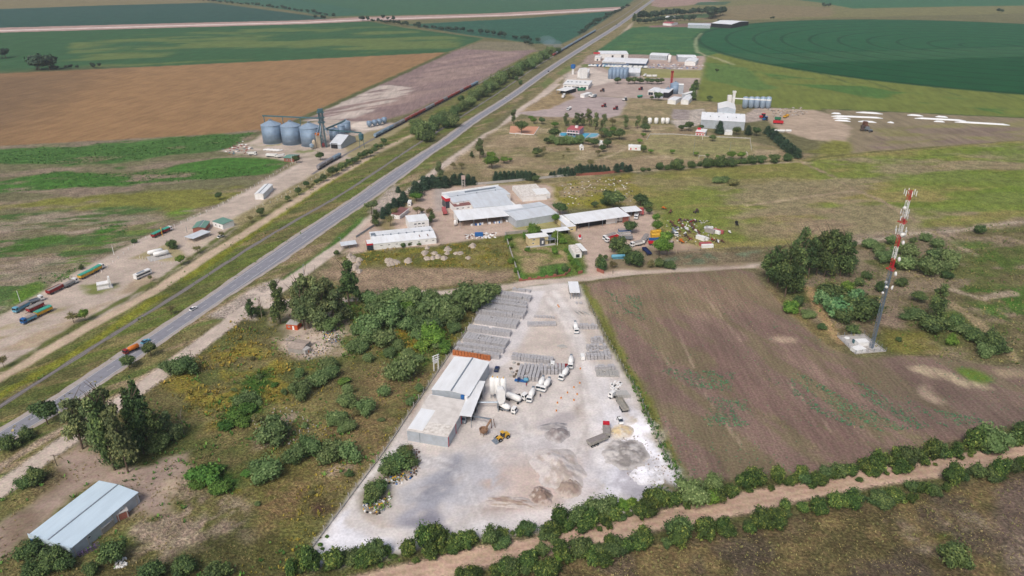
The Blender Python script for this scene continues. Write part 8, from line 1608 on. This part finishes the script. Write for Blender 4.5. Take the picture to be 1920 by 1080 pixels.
tufts('weed_rows', [PLOW], 130, (.25, .65), 'weedb', 10, (.47, 9, .07, 4, -62), 5, .45); tufts('weed_rows', [[(1480,700),(1620,720),(1760,770),(1860,790),(1800,800),(1640,810),(1560,790),(1490,750)], [(1310,745),(1400,750),(1420,800),(1320,800)], [(1240,690),(1380,700),(1370,735),(1250,720)], [(1130,545),(1200,555),(1210,600),(1150,590)]], 1500, (.3, .8), 'weedb', 11, (.47, 3.2, .05, 6, -62), 5, .5); tufts('weed_rows', [[(1100,570),(1140,600),(1300,880),(1285,905),(1200,740)]], 90, (.4, 1.0), 'weedg', 12, (.5, 8, .08))
tufts('weed_rows', [PLOW], 40, (.18, .4), 'dry', 19, (.5, 6, .1, 4, -62))
tufts('tall_grass', [[(1176,705),(1186,705),(1262,860),(1300,930),(1278,930),(1236,845)]], 900, (.5, 1.2), 'weedg', 13); tufts('weeds', [TW], 60, (.5, 1.2), 'weedg', 14, (.52, 12, .08)); tufts('dry_grass', [TW], 90, (.5, 1.0), 'dry', 15, (.45, 10, .12)); tufts('weeds', [[(640,485),(700,465),(820,460),(950,445),(970,500),(800,505),(690,500)]], 170, (.6, 1.3), 'weed', 16, (.45, 7, .1)); tufts('weeds', [CORR], 34, (.5, 1.1), 'weedg', 17, (.5, 9, .08, 6, 40)); tufts('dry_grass', [VR], 50, (.5, .9), 'dry', 18, (.48, 7, .1, 5, 40))
tufts('crop_plants', [[(0,340),(100,322),(240,326),(420,294),(545,304),(512,326),(380,338),(250,346),(120,352),(0,362)], [(190,420),(240,420),(240,436),(190,440)], [(60,505),(150,500),(140,525),(60,535)], [(0,282),(480,247),(440,274),(250,300),(130,310),(0,306)]], 150, (.8, 1.8), 'weedg', 20, (.42, 24, .08, 3, 10), 4, .5)
tufts('weeds', [[(678,935),(705,905),(735,925),(735,950),(700,968)], [(705,900),(725,868),(772,850),(785,874),(740,908)]], 500, (.4, 1.1), 'weedg', 21)
# smoke drifting over the siding
SX = gp(1036, 88); sm = bpy.data.materials.new('blue_smoke'); sm.use_nodes = True; sn = sm.node_tree; sn.nodes.remove(sn.nodes['Principled BSDF']); sv = sn.nodes.new('ShaderNodeVolumePrincipled'); sv.inputs['Color'].default_value = (.62, .76, .95, 1); sv.inputs['Density'].default_value = .0035; sn.links.new(sv.outputs[0], sn.nodes['Material Output'].inputs['Volume'])
for q in ((0, 0, 6, 18, 40, 6), (-8, 30, 8, 16, 50, 7), (6, -30, 5, 12, 30, 4)):
    sb = MB(); sb.add([(SX[0] + q[0] + v[0] * q[3], SX[1] + q[1] + v[1] * q[4], q[2] + v[2] * q[5]) for v in IV], [tuple(int(i) for i in f) for f in IF]); sb.build('smoke', sm)['kind'] = 'stuff'
SQ = [(430,640),(560,690),(640,690),(760,720),(740,800),(680,880),(600,960),(480,960),(360,870),(380,760)]; SQW = gpa(SQ)
for _k in range(46):
    px, py = rnd.uniform(340, 770), rnd.uniform(640, 980)
    if sdist(SQW, np.array([gp(px, py)]))[0] > 2: bushes(rnd.choice(['bush', 'bush', 'darkbush', 'olive', 'weedbush']), 'small low scrub bush', [(px, py, rnd.uniform(10, 24))], rnd.uniform(.7, 1.1))
# ------------------------------------------------------------------ labels for the plants: look + place counted out from a landmark
def lbl_plants():
    by = {}
    for o, look, p in PLANTS:
        t, q = min(LAND, key=lambda l: np.linalg.norm(l[1] - p)); by.setdefault((look, t), []).append((float(np.linalg.norm(q - p)), o))
    for (look, t), L_ in by.items():
        L_.sort(key=lambda q: q[0])
        for i, (d, o) in enumerate(L_):
            o['label'] = f'{look} near {t}' if len(L_) == 1 else f'{look}, {ow(i + 1)} out from {t}'
            if len(L_) > 1 and 'group' not in o: o['group'] = f'{look} group near {t}'
lbl_plants()
# ------------------------------------------------------------------ haze
b = MB().box(0, 7250, 79.0, 18400, 17900, 170); hm = bpy.data.materials.new('thin_haze'); hm.use_nodes = True; hn = hm.node_tree; hn.nodes.remove(hn.nodes['Principled BSDF'])
pv = hn.nodes.new('ShaderNodeVolumePrincipled'); pv.inputs['Color'].default_value = (.80, .88, 1, 1); pv.inputs['Density'].default_value = .00008; pv.inputs['Anisotropy'].default_value = .2
hn.links.new(pv.outputs[0], hn.nodes['Material Output'].inputs['Volume']); b.build('haze', hm)['kind'] = 'stuff'
